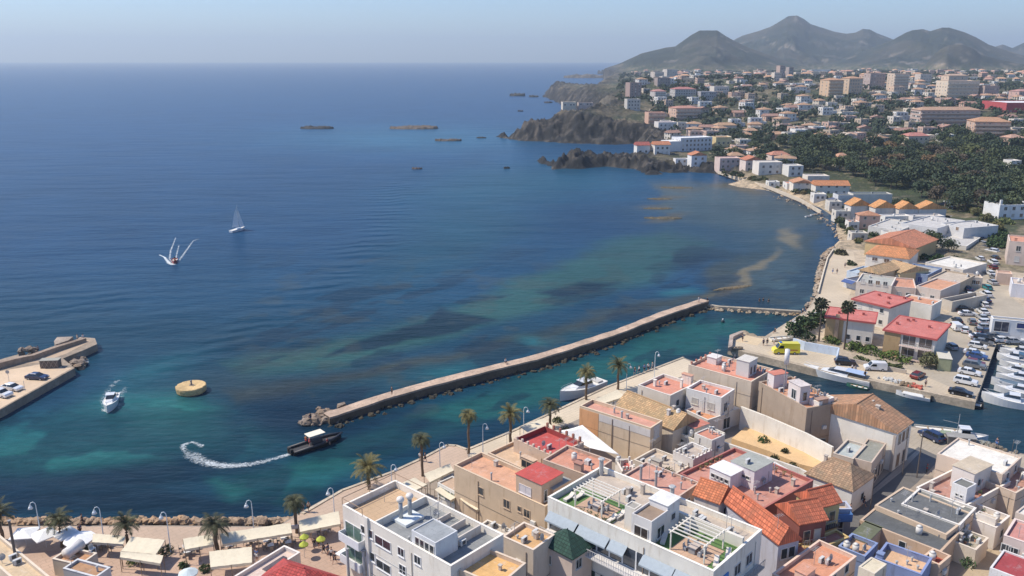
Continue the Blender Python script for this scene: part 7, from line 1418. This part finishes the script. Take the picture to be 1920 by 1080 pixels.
bp_(446,431,62,'sail',7.6,2.4,.8,WB,'lone white sailing boat with its sail up','sailing boat')
bp_(327,489,-72,'open',6.0,2.2,.7,(.30,.03,.03),'red speedboat throwing white spray and a forked wake','speedboat')
bp_(1568,707,144,'cruiser',14.,3.6,1.3,WB,'long white excursion boat with a pale blue canopy moored at the pier','excursion boat',can=(.35,.45,.62))
bp_(1607,724,144,'row',4.2,1.7,.5,(.04,.14,.10),'small dark green boat tied behind the excursion boat','rowing boat')
bp_(1712,742,148,'open',6.4,2.1,.7,WB,'white speedboat with dark upholstery moored along the pier','speedboat',can=(.6,.6,.58))
bp_(1784,751,148,'open',10.5,2.6,.7,(.05,.05,.05),'long dark work boat at the corner of the pier','work boat')
bp_(1893,757,150,'cruiser',10,3.4,1.4,WB,'white motor boat with dark slanted hull stripes, nearest in the marina','motor boat')
bp_(1803,822,-14,'fish',8.5,2.8,1.0,(.72,.72,.72),'white fishing boat with a red marked roof moored at the near quay','fishing boat')
bp_(1765,806,-18,'row',9,1.8,.6,(.66,.62,.52),'slim white hull lying between the blue car and the fishing boat','boat')
bp_(1512,742,110,'row',4.5,1.8,.5,(.5,.5,.5),'small grey dinghy half hidden behind the brown building','dinghy')
for i,(px,py,L,cv) in enumerate(((1908,737,8.5,None),(1896,724,7.5,(.1,.15,.2)),(1910,712,8.5,None),(1903,699,7,(.5,.5,.4)),(1912,688,8,None),(1899,676,6.5,(.05,.12,.2)),(1911,665,8,None),(1897,655,6.5,(.5,.45,.3)),(1914,648,8,None))):
    bp_(px,py,148+rnd.uniform(-9,9),'cruiser' if i%3!=1 else 'open',L,rnd.uniform(2.4,3.),rnd.uniform(.8,1.2),dk(WB,rnd.uniform(.9,1)),f"white marina motor boat, {OD[i]} behind the striped hull one" if i else 'white marina motor boat directly behind the striped hull one','motor boat',can=cv,grp='white motor boats berthed in the marina')
for a in ((1500,600,45,'row',5.6,1.9,.55,WB,'white rowing boat hauled out on the beach promenade'),(1466,634,10,'row',5.8,1.9,.55,(.70,.66,.56),'cream rowing boat upside up on the pier next to the ambulance'),(1536,588,10,'row',4.5,1.7,.5,WB,'white dinghy beside the tan end panel house'),(1383,651,0,'row',2.6,1.1,.35,(.35,.28,.2),'tiny brown dinghy at the pier tip')):
    b=bp_(a[0],a[1],*a[2:8],'boat' and a[8],'rowing boat',z=1.75)
for a in ((1516,405,'white dinghy afloat off the sand spit, left one'),(1526,402,'white dinghy afloat off the sand spit, right one')): bp_(a[0],a[1],20,'row',3.2,1.3,.4,WB,a[2],'dinghy')
# deck hands, wakes
def foam(pts,ws,label,seed,cut=.46,z=.035):
    q=[Vector(G(x,y,0)) for x,y in pts]; P=[];W=[]
    for i in range(len(q)-1):
        n=max(3,int((q[i+1]-q[i]).length/.5))
        for k in range(n): P.append(q[i].lerp(q[i+1],k/n)); W.append(ws[i]+(ws[i+1]-ws[i])*k/n)
    P.append(q[-1]); W.append(ws[-1]); m=MB(); N=len(P); K=9; uv=[]
    for i in range(N):
        d=(P[min(i+1,N-1)]-P[max(i-1,0)]).normalized(); n_=Vector((-d.y,d.x))
        for j in range(K): p=P[i]+n_*W[i]*(j/(K-1)-.5); m.v.append((p.x,p.y,z)); e=abs(j/(K-1)-.5)*2; uv.append((1-e**2)*min(1,i/5,(N-1-i)/5))
    m.f=[(i*K+j,(i+1)*K+j,(i+1)*K+j+1,i*K+j+1) for i in range(N-1) for j in range(K-1)]
    me=m.mesh('wake_foam',FM[cut]); a=me.color_attributes.new('dens','FLOAT_COLOR','POINT')
    for i,v in enumerate(uv): a.data[i].color=(v,v,v,1)
    return tag(put('wake_foam',me),label,'wake',kind='stuff')
FM={}
for cut in (.46,.54,.62):
    m_,n_,b_,l_=pr('foam'); b_.inputs['Base Color'].default_value=(.72,.78,.80,1); b_.inputs['Roughness'].default_value=.8
    at=n_.nodes.new('ShaderNodeAttribute'); at.attribute_name='dens'; s1=nz(n_,l_,2.2,7,coord(n_,l_,geo=True),.72); s2=nz(n_,l_,.5,4,coord(n_,l_,geo=True),.6)
    def mth(op,a,b):
        q=n_.nodes.new('ShaderNodeMath'); q.operation=op
        for i,v in enumerate((a,b)):
            if hasattr(v,'is_output'): l_(v,q.inputs[i])
            else: q.inputs[i].default_value=v
        return q.outputs[0]
    su=mth('ADD',mth('MULTIPLY',at.outputs['Fac'],.42),mth('ADD',mth('MULTIPLY',s1,.6),mth('MULTIPLY',s2,.25)))
    al=ramp(n_,l_,su,cut+.2,cut+.42); l_(mth('MULTIPLY',al,.92),b_.inputs['Alpha']); FM[cut]=m_
foam([(584,840),(545,851),(520,859),(470,871),(420,874),(385,868),(362,856),(350,842)],[1.2,1.8,2.4,3.2,4.0,4.6,5.2,5.2],'curving white wake trailing the black inflatable boat',1,.54)
foam([(385,868),(360,856),(345,845),(343,835),(360,829),(378,836),(372,850)],[2.5,3.,2.6,2.,1.8,2.,2.2],'swirl of foam where the inflatable boat turned',2,.54)
foam([(327,496),(318,486),(320,470),(326,455),(330,444)],[1.4,1.6,1.3,1.,.8],'left arm of the speedboat wake',3,.54)
foam([(332,494),(342,480),(352,466),(362,452),(378,446)],[1.6,1.7,1.5,1.2,.9],'right arm of the speedboat wake',4,.54); foam([(329,487),(333,470),(336,458)],[1.3,1.1,.8],'middle trail of the speedboat wake',5,.54)
foam([(333,498),(318,494),(308,482),(294,476)],[3.4,2.6,1.2,.8],'spray thrown left by the speedboat',6,.46)
foam([(207,776),(222,765),(226,745),(232,730),(245,718)],[1.5,2.6,3.6,4.2,4.4],'right side of the cruiser wake',7,.62); foam([(205,777),(195,765),(190,750),(210,722),(236,705)],[1.5,2.2,3.0,4.2,4.4],'left side of the cruiser wake',8,.62)
foam([(207,778),(196,770),(186,762)],[1.6,1.6,1.2],'bow wave of the white cruiser',9,.46); foam([(158,668),(160,680),(150,688)],[2.,2.4,1.6],'surf breaking on the mole boulders',10,.46)
foam([(441,432),(452,433),(462,430)],[1.2,1.2,.8],'thin wake under the sailing boat',11,.54)
# ------------------------------------------------------------ PEOPLE
POSE={}
def skin(name,verts,edges,rad,mt,sub=1):
    me=bpy.data.meshes.new(name); me.from_pydata(verts,edges,[]); o=bpy.data.objects.new(name,me); COL.objects.link(o)
    md=o.modifiers.new('s','SKIN'); 
    for i,r in enumerate(rad): me.skin_vertices[0].data[i].radius=(r,r)
    me.skin_vertices[0].data[0].use_root=True; s=o.modifiers.new('d','SUBSURF'); s.levels=sub; s.render_levels=sub
    dg=bpy.context.evaluated_depsgraph_get(); nm=bpy.data.meshes.new_from_object(o.evaluated_get(dg)); nm.materials.clear(); nm.materials.append(mt); nm.name=name
    bpy.data.objects.remove(o); bpy.data.meshes.remove(me); return nm
SK=mat('plain',(.46,.27,.19),.7)
def pose(kind):
    if kind=='sit': hip=.48; kn=[(.12,.42,.5),(-.12,.42,.5)]; ft=[(.12,.46,.06),(-.12,.46,.06)]
    elif kind=='walk': hip=.92; kn=[(.1,.18,.5),(-.1,-.05,.5)]; ft=[(.1,.28,.07),(-.1,-.32,.1)]
    else: hip=.92; kn=[(.1,.02,.5),(-.1,.02,.5)]; ft=[(.11,0,.07),(-.11,.02,.07)]
    s=hip+.5; V=[(0,0,hip),(0,0,hip+.25),(0,0,s-.02),(0,.01,s+.12),(0,.02,s+.24),(0,.02,s+.33)]; Rr_=[.15,.13,.14,.055,.10,.075]; Ed=[(0,1),(1,2),(2,3),(3,4),(4,5)]
    for q,(k,f) in enumerate(zip(kn,ft)):
        sx=1 if q==0 else -1; b=len(V); V+=[(sx*.09,0,hip-.04),k,(f[0],f[1],f[2]),(f[0],f[1]+.16,.04)]; Rr_+=[.10,.065,.04,.035]; Ed+=[(0,b),(b,b+1),(b+1,b+2),(b+2,b+3)]
    for q in (0,1):
        sx=1 if q==0 else -1; sw=(.18 if kind=='walk' else .05)*(-sx); b=len(V); V+=[(sx*.19,0,s-.02),(sx*.24,sw*.5-.02,s-.28),(sx*.24,sw+.06,s-.52),(sx*.235,sw+.09,s-.62)]; Rr_+=[.065,.045,.032,.028]; Ed+=[(2,b),(b,b+1),(b+1,b+2),(b+2,b+3)]
    body=(V,Ed,Rr_)
    top=([V[0],V[1],V[2],V[14],V[15],V[18],V[19]],[(0,1),(1,2),(2,3),(3,4),(2,5),(5,6)],[.165,.15,.165,.085,.06,.085,.06])
    leg=([V[0],V[6],V[7],V[10],V[11]],[(0,1),(1,2),(0,3),(3,4)],[.17,.12,.085,.12,.085])
    return body,top,leg,s
for k in('stand','walk','sit'):
    b,t_,l_,s=pose(k); POSE[k]=(skin('body',*b,SK),t_,l_,s)
CL={}
def cloth(k,part,c):
    key=(k,part,c)
    if key not in CL: CL[key]=skin('shirt' if part==1 else 'trousers',*POSE[k][part],mat('fabric',c),1)
    return CL[key]
HAIR=MB().sph(0,-.02,0,.105,.10,8,6).mesh('hair',mat('plain',(.03,.02,.015)))
CN={'white':(.74,.74,.72),'black':(.02,.02,.025),'navy':(.02,.04,.12),'red':(.45,.04,.04),'blue':(.08,.18,.42),'grey':(.2,.2,.21),'beige':(.5,.42,.32),'orange':(.55,.2,.05)}
def person(px,py,k,c1,c2,where,z=1.63,rz=None,xyz=None):
    x,y=G(px,py,z) if xyz is None else xyz[:2]; z=z if xyz is None else xyz[2]
    lb=f"person in {c1} top and {c2} legwear {where}"; lb=lb if len(lb.split())<=16 else f"person in {c1} {where}"
    t=E('person',lb,'person',(x,y,z),rnd.uniform(0,6.28) if rz is None else rz); b,_,_,s=POSE[k]; put('body',b,t); put('shirt',cloth(k,1,CN[c1]),t); put('trousers',cloth(k,2,CN[c2]),t); put('hair',HAIR,t,(0,0,s+.3))
for a in ((568,960,'stand','grey','black','at the quay edge near the riprap end, left one of a pair'),(579,960,'walk','beige','black','at the quay edge near the riprap end, right one of a pair'),(797,866,'walk','black','black','walking on the pink promenade by the slim palm'),(788,865,'stand','white','grey','near the quay edge left of the slim palm'),
 (1190,702,'walk','black','navy','leftmost of the strollers near the channel corner'),(1198,700,'walk','white','navy','second of the strollers near the channel corner'),(1208,697,'stand','blue','black','third of the strollers near the channel corner'),(1215,695,'walk','white','black','fourth of the strollers near the channel corner'),(1223,692,'walk','grey','grey','rightmost of the strollers near the channel corner'),
 (590,1030,'walk','black','grey','left end of the group beside the white block'),(598,1026,'stand','white','black','behind the group beside the white block'),(607,1038,'walk','black','black','middle of the group beside the white block'),(615,1040,'stand','navy','grey','in the middle right of the group by the white block'),(622,1048,'walk','white','black','right side of the group by the white block'),(628,1056,'walk','black','black','nearest of the group by the white block'),(583,1012,'stand','white','beige','beside the lime yellow parasols'),(482,1050,'stand','blue','white','at the corner of the square awning'),
 (1392,640,'stand','black','black','alone on the pier tip'),(1431,648,'stand','navy','black','left of two behind the ambulance'),(1438,648,'walk','black','grey','right of two behind the ambulance'),(1451,646,'stand','white','beige','just left of the ambulance cab'),(1453,624,'sit','black','black','sitting on the inner quay edge'),(1483,612,'walk','navy','black','below the white rowing boat on the promenade'),(1501,613,'stand','white','grey','right of the white rowing boat'),(1510,603,'walk','black','grey','left of a pair on the promenade near the thin wall'),(1516,603,'walk','grey','black','right of a pair on the promenade near the thin wall'),
 (1505,589,'stand','white','black','at the beach end of the thin sea wall, left'),(1510,588,'walk','black','navy','at the beach end of the thin sea wall, right'),(1597,697,'walk','white','grey','left of a pair in front of the excursion boat'),(1603,699,'walk','beige','white','right of a pair in front of the excursion boat'),(1621,709,'stand','black','black','alone at the pier edge beside the excursion boat'),(1561,513,'walk','white','blue','left of a pair on the beach promenade'),(1569,514,'walk','black','grey','right of a pair on the beach promenade'),(1584,502,'walk','grey','black','alone by the blue awnings beach bar'),
 (1593,964,'walk','black','black','walking in the narrow street by the blue door'),(1619,950,'walk','black','navy','in the narrow street beside the whitewashed doors'),(151,1003,'stand','navy','black','near the round white parasol'),(155,984,'walk','black','black','on the promenade above the round white parasol'),(1735,725,'stand','grey','black','on the pier edge above the white speedboat'),(1868,838,'stand','navy','blue','on the near fishing quay at the right')): person(*a)
def on(px,py,z,*a): person(px,py,*a,z=z)
on(948,682,2.05,'sit','white','black','sitting alone on the breakwater'); on(1310,567,2.05,'stand','white','white','at the far end of the breakwater'); on(1326,565,2.05,'sit','black','black','crouching at the far tip of the breakwater'); on(582,786,1.4,'sit','black','navy','fishing on the boulders of the near breakwater end'); on(735,740,2.05,'stand','black','black','standing on the near part of the breakwater')
on(146,640,1.72,'stand','beige','grey','at the tip of the left mole, left'); on(156,636,1.72,'sit','white','grey','at the tip of the left mole, right'); on(72,662,1.72,'walk','grey','black','walking by the wall of the left mole')
on(581,836,.75,'stand','red','red','in red at the stern of the inflatable boat'); on(574,829,.75,'sit','orange','red','in orange seated in the inflatable boat'); on(614,833,.75,'sit','red','black','in the bow of the inflatable boat'); on(328,490,.5,'sit','red','red','driving the red speedboat')
for a in ((1424,565,'leftmost'),(1431,564,'middle'),(1441,566,'rightmost')):
    x,y=G(a[0],a[1],0); t=E('person',f"{a[2]} of three dark figures wading in the shallow bay",'person',(x,y,-.8)); put('body',POSE['stand'][0],t); put('shirt',cloth('stand',1,CN['black']),t); put('hair',HAIR,t,(0,0,POSE['stand'][3]+.3))
x,y=G(1355,604,0); t=E('mooring_buoy','dark round buoy with a white top floating in the inner basin','buoy',(x,y,0)); MB().sph(0,0,.25,.5,.5,12,8).build('float',mat('plain',(.04,.06,.07)),t,True); MB().cyl(0,0,.7,.95,.2,.15,n=10).build('cap',mat('plain',(.7,.7,.7)),t)
# quay clutter
t=box_thing('site_container','olive green container with a pale roof beside the corner tree','container',1767,688,1.64,2.6,5.2,2.7,(.30,.31,.18),R(-20)); MB().box(-1.35,1.35,-2.65,2.65,2.702,2.8).build('roof',mat('plain',(.55,.52,.44)),t); MB().box(-1.1,1.1,-2.64,-2.603,.1,2.4).build('door',mat('plain',(.36,.37,.22)),t)
for a in ((1670,714,'white and grey pile of fishing gear on the pier edge',(.5,.5,.48)),(1700,722,'brown net heap on the pier edge',(.22,.16,.1)),(1720,726,'red net heap beside the brown one',(.5,.12,.08)),(1836,830,'grey net heap on the near fishing quay',(.25,.25,.22)),(1862,838,'long heap of nets on the near fishing quay',(.2,.17,.13))):
    x,y=G(a[0],a[1],1.64); m=MB()
    for i in range(26): m.sph(rnd.gauss(0,.9),rnd.gauss(0,.5),.2,rnd.uniform(.2,.45),rnd.uniform(.2,.4),6,4,.3,rnd)
    o=m.build('net_heap',mat('ground',a[3])); o.location=(x,y,1.6); o.rotation_euler=(0,0,R(-30)); tag(o,a[2],'fishing nets')
x,y=G(1800,832,1.64); t=E('gear_shed','dark grey fish gear shed on the near quay','shed',(x,y,1.6),R(-15)); MB().box(-2.2,2.2,-.9,.9,0,1.5).build('wall',mat('wall',(.16,.15,.14)),t); MB().box(-2.3,2.3,-1,1,1.502,1.6).build('roof',mat('flatroof',(.3,.29,.27)),t)
x,y=G(96,688,1.72); t=E('lattice_shed','small lattice sided hut with a grey roof on the left mole','shed',(x,y,1.71),R(5)); MB().box(-1.9,1.9,-.8,.8,0,1.7).build('wall',mat('plain',(.14,.11,.09)),t); MB().box(-2.,2.,-.9,.9,1.702,1.8).build('roof',mat('plain',(.34,.33,.28)),t)
m=MB()
for i in range(4): a=-1.85+i*.93; m.tube([(a,-.84,.05),(a+.9,-.84,1.65)],.04,4).tube([(a+.9,-.86,.05),(a,-.86,1.65)],.04,4)
m.build('lattice',mat('wood',(.45,.36,.28)),t)
for px,py,r_ in ((17,715,1),(47,733,0)):
    x,y=G(px,py,1.72); t=E('sign_post','round grey sign on a post on the left mole' if r_ else 'thin short post on the left mole edge','sign',(x,y,1.71)); MB().tube([(0,0,0),(0,0,2.2)],.04,5).build('post',mat('metal',(.4,.4,.4)),t)
    if r_: o=MB().cyl(0,0,-.03,.03,.4,n=14).build('sign_face',mat('plain',(.4,.38,.36)),t); o.rotation_euler=(R(90),0,0); o.location=(0,-.06,2.1)
# right edge buildings near the car park
h=House('white building with a flat grey roof and deep blue shaded veranda by the car park',(1858,592),(1862,598),(1935,590),6.2,cat='building',name='building').flat((.66,.66,.66),(.36,.33,.28),.3); h.win('R',2.,1.6,3,2.4,pc=(.05,.05,.07)); h.win('R',h.a*.75,2.8,4,1.2,pc=(.05,.06,.15))
h=House('pinkish flat roofed house left of a white wall, beside the street row of cars',(1868,506),(1870,512),(1896,509),5.0).flat((.60,.44,.34),(.56,.38,.28),.3); h.win('L',1,1,1,1.2)
h=House('white walled house with a washing terrace at the right edge above the car park',(1895,520),(1898,532),(1940,526),5.4).flat((.66,.65,.68),(.6,.5,.42),.4); h.clutter(3)
h=House('large orange roofed pink house at the right edge above the car park',(1890,440),(1893,452),(1950,446),9.5).flat((.62,.50,.42),(.60,.28,.18),.4); h.wins('R',2,[0,1],1.2,1.6,1.4,3.4,1); h.chim(h.a*.2,2,1.2,.8,(.6,.3,.2))
x,y,z=gp(1908,412); h=House('white villa with stepped parapets at the right edge below the park',0,0,0,z+6,z,world=((x-8,y),.1,16,10)).flat((.70,.70,.69),(.66,.64,.6),.5); h.wins('R',4,[0,1],1.2,1.3,1,2.9,.8); h.hut((1896,395),(1898,400),(1915,398),z+8,z+5.5,(.7,.7,.7),(.66,.64,.6),.2)
